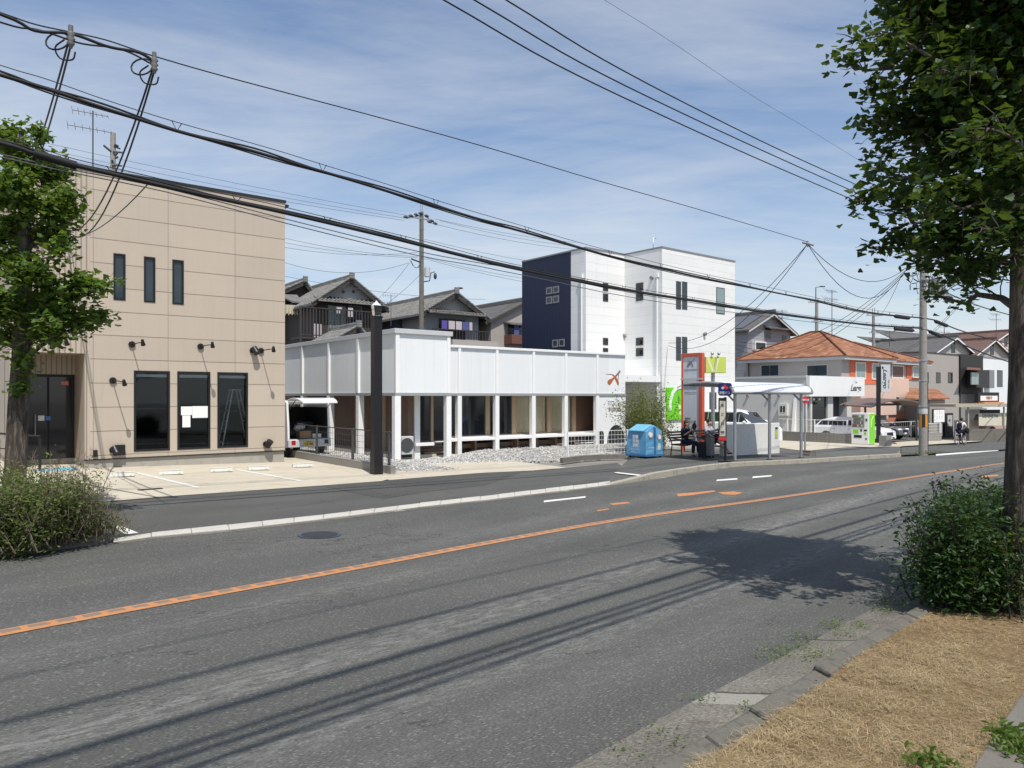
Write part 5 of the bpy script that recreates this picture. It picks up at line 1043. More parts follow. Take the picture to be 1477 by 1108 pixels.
# ---- bus shelter
sf = frm(G(1060, 665, .12), RD); sh = thing('bus_shelter', 'bus shelter with a curved pale ribbed roof on three steel posts at the kerb', 'bus shelter', sf.o, sf.r)
zfr = sf.loc(1110, 565.5, -.3)[1]; ztr = sf.loc(1110, 553.5, .3)[1]; xA, xB = sf.x(1052, -.2), sf.x(1166, -.2)
prof = [(-.34, zfr-.02), (-.33, zfr+.05)]+[(-.33+.62*(1-cos(a)), zfr+.05+(ztr-zfr-.05)*sin(a)) for a in [radians(12*i) for i in range(1, 8)]]+[(.7, ztr+.03), (1.2, ztr+.02), (1.7, ztr-.02)]
m = MB(); n = len(prof)
for s, e in ((0, 0), (1, -.03)):
    pass
vs = [(x, y, z) for x in (xA, xB) for y, z in prof]+[(x, y+.02, z-.035) for x in (xA, xB) for y, z in prof]
m.add(vs, [(i, n+i, n+i+1, i+1) for i in range(n-1)], 0, True); m.add(vs, [(2*n+i, 2*n+i+1, 3*n+i+1, 3*n+i) for i in range(n-1)], 0, True)
rf_ = m.build('roof', W['roofsheet'], sh)
m = MB()
k = int((xB-xA)/.19)
for i in range(k+1):
    x = xA+(xB-xA)*i/k; m.tube([(x, y, z+.006) for y, z in prof], .014, 5)
m.build('roof_rib', W['roofsheet'], rf_)
m = MB()
for x in (xA, xB): m.tube([(x, y, z-.03) for y, z in prof], .055, 8)
m.tube([(xA, -.34, zfr-.04), (xB, -.34, zfr-.04)], .045, 8); m.tube([(xA, 1.7, ztr-.06), (xB, 1.7, ztr-.06)], .05, 8); m.build('roof_frame', W['grey'], rf_)
for p in (1060, 1110, 1155.5):
    x = sf.x(p); m = MB(); m.tube([(x, 0, sf.gl(x, 0)+.1), (x, 0, zfr+.1)], .055, 12); po = m.build('post', W['steel'], sh)
    m = MB(); m.tube([(x, 0, zfr-.35), (x, .6, ztr-.12), (x, 1.68, ztr-.08)], .035, 8); m.tube([(x, 0, zfr+.02), (x, -.3, zfr+.02)], .03, 8); m.build('bracket', W['steel'], po)
    m = MB(); m.cyl((x, 0, sf.gl(x, 0)+.1), (x, 0, sf.gl(x, 0)+.14), .11, n=14); m.build('base_flange', W['darkgrey'], po)
# ---- bus stop sign: navy head, timetable board, black pole
TS = radians(-25)
bs_ = frm(G(1046, 666, .12), TS); bp = thing('bus_stop_sign', 'black bus stop post with a rounded navy head and a tall white timetable board', 'bus stop sign', bs_.o, bs_.r)
hz = lambda y: bs_.loc(1045, y)[1]
m = MB(); m.box(-.045, .045, -.03, .03, 0, hz(573)); m.box(-.2, .2, -.2, .2, -.02, .05); m.build('pole', W['black'], bp, .006)
hw = .215; zc = (hz(552.5)+hz(571))/2; hh = (hz(552.5)-hz(571))/2; rr = .08
pl = [(sx*(hw-rr)+rr*cos(a), zc+sz*(hh-rr)+rr*sin(a)) for sx, sz, a0 in ((1,1,0), (-1,1,90), (-1,-1,180), (1,-1,270)) for a in [radians(a0+18*i) for i in range(6)]]
m = MB(); m.prism(pl, -.09, .02, 'y'); hd = m.build('sign_head', W['navysign'], bp)
for dx, dz_, mt, r in ((0, .1, 'signred', .07), (-.065, .045, 'lightgrey', .06), (.065, .045, 'signred', .06)):
    m = MB(); m.prism([(dx-r, zc+dz_), (dx, zc+dz_-r*.9), (dx+r, zc+dz_), (dx, zc+dz_+r*.9)], -.096-(.002 if mt == 'lightgrey' else (.004 if dx else 0)), -.09, 'y'); m.build('diamond_mark', W[mt], hd)
text('京阪バス', .105, W['white'], hd, (0, -.094, zc-.12), width=.34)
m = MB(); x0, x1 = -.21, .05; zb0, zb1 = hz(636), hz(574); m.box(x0, x1, -.075, -.031, zb0, zb1); bd = m.build('timetable_frame', W['nearblack'], bp)
m = MB(); m.box(x0+.045, x1-.03, -.082, -.076, zb0+.16, zb1-.1); m.build('timetable', W['cream'], bd); m = MB(); m.box(x0+.01, x1-.005, -.081, -.0755, zb0+.015, zb0+.14); m.build('red_strip', W['signred'], bd)
for i, ch in enumerate('高之日神'): text(ch, .12, W['ink'], bd, (-.075, -.085, zb1-.26-.3*i))
m = MB()
for i in range(5): m.box(x0+.06, x1-.05, -.0845, -.0825, zb0+.2+.03*i, zb0+.212+.03*i)
m.build('small_print', W['inkgrey'], bd)
# ---- tall pylon sign
pf = frm(G(1008, 653.5, .1), radians(38.5)); py = thing('pylon_sign', 'tall pylon sign with a thick red frame and grey slatted face behind the bench', 'sign', pf.o, pf.r)
zp = pf.loc(1008, 509)[1]; yF = pf.side(983, 511)[0]
m = MB(); m.box(-.02, .16, -.17, .0, -.1, zp); m.box(-.02, .16, yF-.07, yF, -.1, zp); m.box(-.02, .16, 0, yF-.07, zp-.14, zp); m.build('frame', W['redframe'], py, .008)
m = MB(); m.box(.02, .12, 0, yF-.07, .3, zp-.14); fc_ = m.build('face', rib_mat('pylon_slats_y', (.6,.63,.67), .115, 1, .6, .1, .35), py)
m = MB(); zz = pf.loc(1000, 546.5)[1]; m.box(-.05, -.021, -.19, yF+.02, zz-.03, zz+.03); m.build('band', W['lightgrey'], py)
def ftext(s, size, mat, v, py_, wpx=None, **kw):
    y = yF*(1-v); z = pf.loc(996, py_)[1]; return text(s, size, mat, fc_, (.015, y, z), rot=(pi/2, 0, -pi/2), **kw)
ftext('□□□□□', .16, W['inkgrey'], .5, 553, width=.5); ftext('○○ヨM○○', .14, W['inkgrey'], .5, 560, width=.6); ftext('○T○C○○', .14, W['inkgrey'], .5, 567, width=.6)
ftext('株式会社', .075, W['ink'], .36, 604.5); ftext('アソシエイト館', .13, W['ink'], .46, 609.5, width=.62); ftext('TEL', .06, W['inkgrey'], .6, 617, width=.4)
m = MB(); z = lambda p: pf.loc(996, p)[1]; u = lambda v: yF*(1-v)
for pl in ([(u(.3), z(528)), (u(.34), z(524)), (u(.62), z(519.5)), (u(.8), z(515)), (u(.6), z(521)), (u(.42), z(527))], [(u(.36), z(519.5)), (u(.5), z(520)), (u(.66), z(525)), (u(.68), z(528.5)), (u(.56), z(523.5))]): m.prism(pl, .005, .019, 'x')
m.box(.008, .019, yF*.12, yF*.86, z(532.5), z(532)); m.build('emblem', W['logogrey'], fc_)
# ---- yellow-green box sign on a pole
gf = frm(G(1031, 650, .1), radians(8)); gb = thing('pole_sign', 'yellow-green box sign with pale slanting bands on a grey pole', 'sign', gf.o, gf.r)
zg0, zg1 = gf.loc(1031, 538)[1], gf.loc(1031, 514.5)[1]; xg0, xg1 = gf.x(1018), gf.x(1047.5)
m = MB(); m.tube([(0, .2, 0), (0, .2, zg0+.05)], .085, 12); m.build('pole', W['steel'], gb); m = MB(); m.box(xg0, xg1, 0, .4, zg0, zg1); bx_ = m.build('box', W['limepale'], gb, .015)
m = MB(); m.box(xg0-.14, xg0-.002, .06, .4, zg0+.02, zg1-.05); m.build('side_panel', W['grey'], bx_)
L_ = xg1-xg0; Hh = zg1-zg0
for a, b, c, d in ((.02,.14,.3,.42), (.58,.68,.38,.5)): m = MB(); m.prism([(xg0+L_*a, zg1-.02), (xg0+L_*b, zg1-.02), (xg0+L_*d, zg0+.02), (xg0+L_*c, zg0+.02)], -.008, -.001, 'y'); m.build('pale_band', W['limelite'], bx_)
m = MB()
for v in (.3, .62): m.tube([(xg0+L_*v, .1, zg1), (xg0+L_*v, .0, zg1+.12)], .015, 6); m.sphere((xg0+L_*v, -.04, zg1+.13), .07)
m.build('spotlight', W['steel'], bx_)
# ---- low white wall with poster, behind the shelter
x0, x1 = sf.x(1043, 2.3), sf.x(1124.5, 2.3); zw = sf.loc(1124, 610, 2.3)[1]
o = MB().box(x0, x1, 2.3, 2.46, -.6, zw).build('low_wall', concrete('white_washed_wall', (.68,.67,.64), stain=.25), loc=sf.o, rot=(0, 0, sf.r), bevel=.01); tag(o, 'low whitewashed wall behind the bus shelter, half in its shadow', 'wall')
pt = thing('poster', 'small green and yellow poster near the right end of the low white wall', 'poster', sf.w(sf.x(1119.5, 2.3), 2.295, sf.loc(1119.5, 624, 2.3)[1]), sf.r)
m = MB(); m.box(-.1, .1, -.012, -.001, -.24, .24); m.build('board', W['lightgrey'], pt); m = MB(); m.box(-.085, .085, -.018, -.0125, -.21, .12); m.build('print', M('poster_green', (.4,.48,.12), .6, .3, 12), pt); m = MB(); m.box(-.085, .085, -.0185, -.0125, .14, .22); m.build('heading', W['black'], pt)
# ---- round no-stopping style disc on a thin pole beside the shelter
rf2 = frm(G(1161.5, 656, .12), TS+.35); rs = thing('road_sign', 'small round red sign with a white band on a thin pole by the shelter', 'sign', rf2.o, rf2.r)
m = MB(); z = rf2.loc(1161, 577)[1]; m.tube([(0, .04, 0), (0, .04, z+.1)], .035, 10); m.build('pole', W['steel'], rs); m = MB(); m.cyl((0, 0, z), (0, -.03, z), .145, n=24); dk = m.build('disc', W['signred'], rs)
m = MB(); m.box(-.125, .125, -.036, -.0305, z-.025, z+.035); m.build('white_band', W['white'], dk); text('バスのりば', .05, W['ink'], dk, (0, -.038, z+.005), width=.2)
pb = frm(G(1165, 656, .12), RD); tag(MB().prism([(-.22,0),(.24,0),(.2,.17),(-.18,.17)], -.2, .2, 'y').build('sign_weight', W['concold'], loc=pb.o, rot=(0, 0, RD), bevel=.02), 'dark concrete weight holding the round red sign', 'weight')
# ---- benches
bf = frm(G(969, 657.5, .12), RD)
def bench(x0, L, label):
    b = thing('bench', label, 'bench', bf.w(x0, 0, 0), RD, 'benches in the bus shelter'); 
    m = MB()
    for i in range(5): m.box(0, L, -.02-.095*i, .06-.095*i, .41, .44)
    m.build('seat', W['wood'], b, .006); m = MB()
    for i in range(4): z = .52+.1*i; y = .1+.035*i; m.box(0, L, y, y+.03, z, z+.075)
    m.build('backrest', W['wood'], b, .006)
    for x in (.08, L-.08):
        m = MB(); m.tube([(x, -.4, 0), (x, -.37, .41)], .022, 8); m.tube([(x, .12, 0), (x, .05, .41), (x, .25, .93)], .022, 8); m.tube([(x, -.4, .4), (x, .08, .4)], .02, 8); m.tube([(x, -.38, .42), (x, -.36, .62), (x, .12, .64)], .018, 8); m.build('leg', W['darkgrey'], b)
    return b
xb2 = bf.x(1008); bench(0, 1.55, 'dark slatted bench at the left end of the shelter, next to the blue container'); bench(1.65, 1.55, 'dark slatted bench in the middle of the shelter, behind the suitcase')
# ---- figures grown from a skeleton
def skin(name, V, Eg, R, mat, par, sub=1, root=0):
    me = bpy.data.meshes.new(name); me.from_pydata([tuple(v) for v in V], Eg, []); me.materials.append(mat)
    o = bpy.data.objects.new(name, me); COL.objects.link(o)
    if par: o.parent = par
    o.modifiers.new('skin', 'SKIN')
    d = me.skin_vertices[0].data
    for i, r in enumerate(R):
        d[i].radius = (r, r) if not isinstance(r, tuple) else r; d[i].use_root = (i == root)
    s = o.modifiers.new('sub', 'SUBSURF'); s.levels = sub; s.render_levels = sub
    o.modifiers['skin'].use_smooth_shade = True
    return o
def figure(name, label, loc, rot, J, shirt, trouser, hair, shoe, sleeve=1.0, shorts=False, turn=0.0, longhair=False, group=None, head_tilt=0.0):
    """J: joints of one posed body, facing local -y"""
    t = thing(name, label, 'person', loc, rot, group)
    V = []; Eg = []; R = []
    def add(p, r, par=None):
        V.append(Vector(p)); R.append(r); i = len(V)-1
        if par is not None: Eg.append((par, i))
        return i
    pe = add(J['pelvis'], (.125, .1)); sp_ = add(J['spine'], (.12, .09), pe); ch = add(J['chest'], (.135, .1), sp_); ne = add(J['neck'], .05, ch)
    hd = Vector(J['head']); f = Vector((sin(turn), -cos(turn), -head_tilt)).normalized(); up = (Vector((0, 0, 1))-f*f.z).normalized(); sd = f.cross(up)
    h1 = add(hd-up*.07+f*.015, (.062, .066), ne); h2 = add(hd+up*.02, (.078, .092), h1); h3 = add(hd+up*.1-f*.01, (.06, .07), h2)
    add(hd-up*.012+f*.112, .011, h2)                                     # nose
    for s in (-1, 1): add(hd+sd*s*.088-up*.005, .012, h2)                # ears
    hands = []
    for s, n in ((-1, 'L'), (1, 'R')):
        sh_ = add(J['sh'+n], .058, ch); el = add(J['el'+n], .04, sh_); wr = add(J['wr'+n], .026, el); dirv = (Vector(J['ha'+n])-Vector(J['wr'+n])).normalized(); pa = add(Vector(J['wr'+n])+dirv*.055, (.036, .018), wr)
        ref = Vector((0, 0, 1)) if abs(dirv.z) < .8 else Vector((0, -1, 0)); side = dirv.cross(ref).normalized(); nrm = side.cross(dirv)
        for k, (o_, l) in enumerate(((-.027, .07), (-.009, .082), (.009, .076), (.027, .06))):
            b_ = add(Vector(J['wr'+n])+dirv*.085+side*o_, .0095, pa); a_ = add(V[b_]+dirv*l*.5-nrm*.008, .0085, b_); add(V[a_]+dirv*l*.4-nrm*.022, .007, a_)
        tb = add(Vector(J['wr'+n])+dirv*.04-side*s*.036, .011, pa); add(V[tb]+dirv*.045-side*s*.02, .009, tb)
        hp = add(J['hi'+n], .085, pe); kn = add(J['kn'+n], .055, hp); an = add(J['an'+n], .036, kn); add(J['to'+n], .034, an)
    skin('body', V, Eg, R, W['skin'], t, 1, pe)
    q = lambda p: Vector(J[p])
    # clothes follow the same bones with a little more girth
    Vs = [q('pelvis')+Vector((0,0,.03)), q('spine'), q('chest'), q('neck')-Vector((0,0,.06)), q('shL'), q('elL'), q('shR'), q('elR')]; Es = [(0,1),(1,2),(2,3),(2,4),(4,5),(2,6),(6,7)]; Rs = [(.155,.125), (.148,.118), (.16,.125), .066, .078, .055, .078, .055]
    if sleeve > 1: Vs += [q('wrL'), q('wrR')]; Es += [(5, 8), (7, 9)]; Rs += [.042, .042]
    skin('shirt', Vs, Es, Rs, shirt, t, 1, 0)
    Vt = [q('pelvis'), q('hiL'), q('knL'), q('hiR'), q('knR')]; Et = [(0,1),(1,2),(0,3),(3,4)]; Rt = [(.152,.125), .112, .078, .112, .078]
    if not shorts: Vt += [q('anL')+Vector((0,0,.03)), q('anR')+Vector((0,0,.03))]; Et += [(2,5),(4,6)]; Rt += [.055, .055]
    skin('trousers', Vt, Et, Rt, trouser, t, 1, 0)
    for n in 'LR': skin('shoe', [q('an'+n)-Vector((0,0,.03)), q('to'+n)], [(0, 1)], [(.05, .048), (.046, .034)], shoe, t, 1, 0)
    m = MB(); X = Matrix.Translation(hd) @ Matrix(((sd.x, -f.x, up.x, 0), (sd.y, -f.y, up.y, 0), (sd.z, -f.z, up.z, 0), (0, 0, 0, 1)))
    m.sphere((0, .025, .05), (.098, .105, .1), 16, 10, 0, X)
    if longhair: m.sphere((0, .07, -.06), (.095, .06, .17), 14, 8, 0, X); m.sphere((0, .06, -.17), (.08, .05, .12), 12, 8, 0, X)
    m.build('hair', hair, t)
    for s in (-1, 1): m = MB(); m.sphere(hd+sd*s*.032+up*.012+f*.09, .011, 8, 6); m.build('eye', W['ink'], t)
    m = MB(); m.sphere(hd-up*.058+f*.08, (.022, .012, .006), 8, 6); m.build('mouth', W['brown'], t)
    return t
Js = dict(pelvis=(0,0,.5), spine=(0,.03,.7), chest=(0,.0,.93), neck=(0,-.03,1.07), head=(.01,-.06,1.2), shL=(-.17,0,1.0), shR=(.17,0,1.0), elL=(-.25,-.13,.78), elR=(.24,-.14,.78), wrL=(-.1,-.3,.93), wrR=(.12,-.31,.96), haL=(-.04,-.34,1.05), haR=(.06,-.33,1.08),
          hiL=(-.1,-.04,.5), hiR=(.1,-.04,.5), knL=(-.12,-.46,.5), knR=(.12,-.46,.5), anL=(-.12,-.44,.09), anR=(.13,-.5,.09), toL=(-.13,-.58,.04), toR=(.15,-.64,.04))
p1 = bf.w(bf.x(988, -.1), -.12, -.02)
figure('person', 'person in navy sitting on the left bench, lifting a dark fan to their face', p1, RD, Js, W['navycloth'], W['navycloth'], W['hairred'], W['black'], 1.0, turn=.25, longhair=True)
fn = thing('hand_fan', 'dark round hand fan held up before the face of the person on the left bench', 'fan', p1+Vector((0,0,1.06)), RD); m = MB(); m.cyl((.03,-.38,.05), (.03,-.39,.05), .13, n=20); m.build('blade', W['nearblack'], fn); m = MB(); m.tube([(.03,-.385,-.07), (.02,-.37,-.2)], .012, 6); m.build('handle', W['nearblack'], fn)
J2 = dict(Js); J2.update(pelvis=(0,-.04,.5), spine=(0,.04,.7), chest=(0,.07,.93), neck=(0,.05,1.07), head=(0,.02,1.2), shL=(-.17,.07,1.0), shR=(.17,.07,1.0), elL=(-.24,-.08,.76), elR=(.24,-.1,.76), wrL=(-.12,-.32,.66), wrR=(.12,-.33,.67), haL=(-.06,-.42,.64), haR=(.05,-.43,.65), knL=(-.1,-.5,.52), knR=(.12,-.5,.52), anL=(-.08,-.86,.1), anR=(.12,-.8,.1), toL=(-.09,-.99,.07), toR=(.14,-.93,.06))
p2 = bf.w(bf.x(1023, -.1), -.12, -.02)
figure('person', 'person in a lilac-grey top and dark shorts sitting with bare legs stretched out', p2, RD, J2, W['greycloth'], W['navycloth'], W['hair'], W['black'], 1.0, shorts=True, turn=-.1)
m = MB(); m.sphere((.02,-.33,.66), (.17,.14,.13), 14, 8); m.tube([(-.1,-.25,.7), (-.16,.0,.95), (-.12,.16,1.0)], .018, 6); o = m.build('shoulder_bag', W['blackcloth'], loc=p2, rot=(0, 0, RD)); tag(o, 'black bag on the lap of the person in the lilac-grey top', 'bag')
o = MB().box(-.1, .1, -.6, -.38, .6, .61).build('folded_paper', W['paper'], loc=p2+Vector((.0,0,.02)), rot=(.3, 0, RD)); tag(o, 'white folded paper resting on the knees of the person in the lilac-grey top', 'paper')
su = frm(G(1023.5, 660.3, .12), RD+.15); sc_ = thing('suitcase', 'upright mid-grey wheeled suitcase standing in front of the middle bench', 'suitcase', su.o, su.r)
m = MB(); m.box(-.15, .15, -.13, .1, .07, .72); m.build('shell', W['suitcase'], sc_, .03); m = MB()
for x in (-.08, .08): m.tube([(x, .06, .7), (x, .06, .86)], .01, 6)
m.tube([(-.09, .06, .86), (.09, .06, .86)], .014, 6); m.build('handle', W['black'], sc_)
for x in (-.11, .11): m = MB(); m.cyl((x-.015, -.08, .035), (x+.015, -.08, .035), .035, n=12); m.cyl((x-.015, .06, .035), (x+.015, .06, .035), .035, n=12); m.build('wheel', W['rubber'], sc_)
o = frm(G(1015.5, 660, .12), RD); m = MB(); m.prism([(-.17,0),(.17,0),(.15,.48),(.06,.56),(-.06,.56),(-.15,.48)], -.12, .12, 'y'); m.tube([(-.07,0,.55), (-.05,0,.68), (.05,0,.68), (.07,0,.55)], .014, 6); q = m.build('travel_bag', W['blackcloth'], loc=o.o, rot=(0, 0, RD), bevel=.03); tag(q, 'tall black bag standing left of the grey suitcase', 'bag')
# ---- blue clothing bank on castors
kf_ = frm(G(932, 662.5, .02), RD); kb_ = thing('recycling_bin', 'light blue gabled recycling container on castors with white lettering and round stickers', 'container', kf_.o, kf_.r)
wx_ = kf_.x(957.5); yy_ = kf_.side(903, 655)[0]; z0, z1, zr = .14, 1.0, 1.22; tp = .05
m = MB(); m.add([(0,0,z0),(wx_,0,z0),(wx_,yy_,z0),(0,yy_,z0),(tp,tp,z1),(wx_-tp,tp,z1),(wx_-tp,yy_-tp,z1),(tp,yy_-tp,z1),(wx_*.5,tp,zr),(wx_*.5,yy_-tp,zr)], [(0,3,2,1),(0,1,5,8,4),(2,3,7,9,6),(1,2,6,5),(3,0,4,7),(4,8,9,7),(5,6,9,8)]); body = m.build('body', W['binblue'], kb_, .02)
m = MB(); m.box(-.02, wx_+.02, -.02, yy_+.02, z0-.06, z0); m.build('base_rail', W['bindark'], kb_, .01); m = MB(); slab(m, [(tp-.07,.12,z1+.03),(tp-.07,yy_-.12,z1+.03),(wx_*.47,yy_-.12,zr+.025),(wx_*.47,.12,zr+.025)], .04); m.build('lid', M('bin_lid', (.16,.42,.58), .5, .1, 3), kb_, .01)
m = MB(); m.box(wx_*.46, wx_*.54, -.012, tp+.02, z0+.02, zr-.08); m.build('corner_rib', W['bindark'], kb_)
for x, y in ((.1,.1),(wx_-.1,.1),(.1,yy_-.1),(wx_-.1,yy_-.1)): m = MB(); m.cyl((x-.02,y,.045),(x+.02,y,.045),.045,n=12); m.box(x-.03,x+.03,y-.03,y+.03,.05,z0-.06); m.build('castor', W['rubber'], kb_)
yc = yy_*.52
for i, tx in enumerate(('古着', '古布', '回収')): text(tx, .15, W['white'], body, (.0+.018-.03+.02*i*.6, yc, .78-.15*i), rot=(pi/2+.05, 0, -pi/2), bold=.006)
text('ご協力ください', .075, W['lightgrey'], body, (-.008, yc+.05, .33), rot=(pi/2, 0, -pi/2)); text('お願いします', .075, W['lightgrey'], body, (-.012, yc, .23), rot=(pi/2, 0, -pi/2)); text('リサイクル', .07, W['white'], body, (wx_*.26, -.008, .4))
for (x, z, r, mt) in ((wx_*.27, .86, .11, 'pinkwall'), (wx_*.76, .78, .1, 'pinkwall')): m = MB(); m.cyl((x, .03+.06*(z-.14)*.3, z), (x, .005, z), r, n=24); s_ = m.build('round_sticker', W[mt], body); m = MB(); m.cyl((x, .006, z), (x, .0, z), r*.7, n=20); m.build('sticker_centre', W['paper'], s_)
m = MB(); m.box(wx_*.66, wx_*.8, -.004, .04, .3, .55); m.build('notice', W['cream'], body)
# ---- black square lamp pillar
lf = frm(G(543, 684, .01), RD); lp = thing('lamp_pillar', 'tall black square pillar topped by a small lantern beside the block wall', 'lamp post', lf.o, lf.r)
zt = lf.loc(543, 459)[1]; m = MB(); m.box(-.11, .11, -.11, .11, -.1, zt); m.build('pillar', W['black'], lp, .006); m = MB(); m.box(-.125, .125, -.125, .125, -.1, .55); m.build('foot_casing', W['black'], lp, .008)
m = MB(); m.box(-.12, .12, -.12, .12, zt, zt+.05); m.build('cap', W['black'], lp)
m = MB(); m.prism([(-.08,zt+.07),(.08,zt+.07),(.11,zt+.32),(-.11,zt+.32)], -.085, .085, 'y'); ln = m.build('lantern', glass_mat('lantern_glass', (.6,.6,.58)), lp); m = MB(); m.cyl((0,0,zt+.32), (0,0,zt+.4), .13, .05, 10); m.sphere((0,0,zt+.42), .03)
m.build('lantern_roof', W['lamp'], ln); m = MB()
for sx in (-1, 1):
    for sy in (-1, 1): m.tube([(sx*.08, sy*.085, zt+.05), (sx*.11, sy*.09, zt+.33)], .01, 5)
m.build('lantern_cage', W['black'], ln)
# ---- low block wall with black mesh fence
wf = frm(G(571, 684.5), radians(37.5)); zt = wf.loc(571, 672)[1]; yE = wf.side(400, 650)[0]
o = MB().box(-.15, 0, 0, yE, -.4, zt).build('block_wall', W['block'], loc=wf.o, rot=(0, 0, wf.r), bevel=.008); tag(o, 'low grey concrete block wall beside the black lamp pillar', 'wall')
def meshfence(name, label, fr, pts_axis, a0, a1, zb, ztp, mat, posts, dx, dz, r=.006, c=-.075, pr=.03, wire_mat=None):
    """welded mesh fence; axis 'y' runs inward, 'x' runs along the street"""
    t = thing(name, label, 'fence', fr.o, fr.r); m = MB(); P3 = (lambda a, z: (c, a, z)) if pts_axis == 'y' else (lambda a, z: (a, c, z))
    n = max(2, int(abs(a1-a0)/dx))
    for i in range(n+1): a = a0+(a1-a0)*i/n; m.tube([P3(a, zb), P3(a, ztp)], r, 4, 0, False, False)
    k = max(2, int((ztp-zb)/dz))
    for j in range(k+1): z = zb+(ztp-zb)*j/k; m.tube([P3(a0, z), P3(a1, z)], r, 4, 0, False, False)
    m.build('mesh_panel', wire_mat or mat, t); m = MB(); m.tube([P3(a0, ztp), P3(a1, ztp)], pr*.55, 6); m.build('top_rail', mat, t)
    for a in posts: m = MB(); p = P3(a, 0); m.box(p[0]-pr, p[0]+pr, p[1]-pr, p[1]+pr, zb-.12, ztp+.03); m.build('post', mat, t)
    return t
ztf = wf.loc(565, 624)[1]; meshfence('mesh_fence', 'black wire mesh fence standing on the low block wall behind the lamp pillar', wf, 'y', .1, wf.side(405, 640)[0], zt+.03, ztf, W['darkgrey'], [wf.side(p, 640)[0] for p in (565, 512.5, 460.5, 413)], .14, .14, .004)
# ---- white mesh fence before the arched bay
w2f = frm(G(905, 660.5, .0), radians(36)); ztf = w2f.loc(860, 622)[1]; xa = w2f.x(819); meshfence('mesh_fence', 'low white wire mesh fence in front of the arched niches, left of the blue container', w2f, 'x', xa, 0, .08, ztf, W['white'], [xa, xa/2, 0], .16, .16, .005, 0, .02)
kl = frm(G(812, 668.5), radians(30)); pts = px([(812,668.3),(840,664.5),(870,662.5),(903,662)]); m = MB(); off = [Vector((-.07,.1,0))]*4
for a, b in zip(pts, pts[1:]): m.add([a, b, b+Vector((-.09,.13,0)), a+Vector((-.09,.13,0))]+[p+Vector((0,0,.17)) for p in (a, b, b+Vector((-.09,.13,0)), a+Vector((-.09,.13,0)))], [(0,1,5,4),(4,5,6,7),(1,2,6,5),(2,3,7,6),(3,0,4,7)])
st(m.build('gravel_kerb', W['concold'], bevel=.01))
# ---- car-park block wall with white fence, vending machine
vf = frm(G(1253, 642.6, .1), RD); vm = thing('vending_machine', 'white drinks vending machine with a bright green side panel beside the car park entrance', 'vending machine', vf.o, vf.r)
yv = vf.side(1228, 630)[0]; zv = vf.loc(1253, 596)[1]; dv_ = .72
m = MB(); m.box(0, dv_, 0, yv, .05, zv); m.build('cabinet', W['white'], vm, .015); m = MB(); m.box(.05, dv_-.02, -.008, -.001, .08, zv-.03); m.build('side_panel', W['vendgreen'], vm); m = MB(); m.box(.03, dv_, .02, yv-.02, 0, .05); m.build('plinth', W['darkgrey'], vm)
Y = lambda v: yv*(1-v); Z = lambda p: .05+(zv-.05)*p
m = MB(); m.box(-.006, -.0005, Y(.05), Y(.76), Z(.53), Z(.95)); dsp = m.build('display_window', M('display_grey', (.3,.31,.31), .3, .1, 3), vm)
cols_ = [M('can_%s' % n_, c_, .4, .05, 3) for n_, c_ in (('white', (.6,.6,.6)), ('green', (.13,.25,.1)), ('brown', (.14,.09,.06)), ('blue', (.1,.14,.25)), ('red', (.3,.08,.07)))]
rnd = random.Random(5)
for r_ in range(4):
    for c_ in range(9):
        y = Y(.09+.65*c_/8.6); z = Z(.56+.1*r_); m = MB(); m.cyl((-.014, y, z), (-.014, y, z+.11), .026, n=8); m.build('drink_can', cols_[rnd.randrange(5)], dsp)
    m = MB(); m.box(-.02, -.0065, Y(.76), Y(.05), Z(.545+.1*r_)-.012, Z(.545+.1*r_)); m.build('price_strip', W['pinkwall'], dsp)
for nm, a, b, c, d, mt in (('green_panel', .1, .42, .34, .46, 'vendgreen'), ('delivery_slot', .15, .6, .2, .29, 'nearblack'), ('coin_panel', .52, .62, .4, .48, 'darkgrey'), ('bill_slot', .72, .9, .42, .47, 'black'), ('card_reader', .82, .92, .74, .82, 'darkgrey'), ('coin_return', .8, .9, .15, .2, 'darkgrey')):
    m = MB(); m.box(-.012, -.0008, Y(a), Y(b), Z(c), Z(d)); m.build(nm, W[mt], vm)
m = MB(); m.cyl((0, Y(.8), Z(.34)), (-.008, Y(.8), Z(.34)), .075, n=18); m.build('green_badge', W['vendgreen'], vm); m = MB(); m.tube([(.25, -.012, zv*.55), (.32, -.012, zv*.8), (.5, -.012, zv*.9)], .02, 6); m.build('side_swirl', W['limelite'], vm)
bw = frm(G(1224, 641, .1), RD); zb = bw.loc(1224, 626)[1]; yE = bw.side(1122, 630)[0]; o = MB().box(0, .15, 0, yE, -.4, zb).build('block_wall', W['block'], loc=bw.o, rot=(0, 0, RD), bevel=.008); tag(o, 'grey block wall under the white fence, left of the vending machine', 'wall')
zt = bw.loc(1215, 607.5)[1]; meshfence('mesh_fence', 'white mesh fence on the block wall between the low white wall and the vending machine', bw, 'y', .05, yE, zb+.05, zt, W['white'], [bw.side(p, 620)[0] for p in (1221, 1174, 1135)], .3, .3, .004, .075, .03)
o = MB().box(-.02, .2, -.35, .0, -.2, zb+.03).build('block_pier', W['block'], loc=bw.o, rot=(0, 0, RD), bevel=.01); tag(o, 'short block pier directly left of the vending machine', 'pier')
q = frm(G(1277, 645, .08), RD); o = MB().box(-.3, .3, -.2, .2, -.1, .62).build('block_pier', W['block'], loc=q.o, rot=(0, 0, RD), bevel=.01); tag(o, 'short block pier at the foot of the black banner post', 'pier')
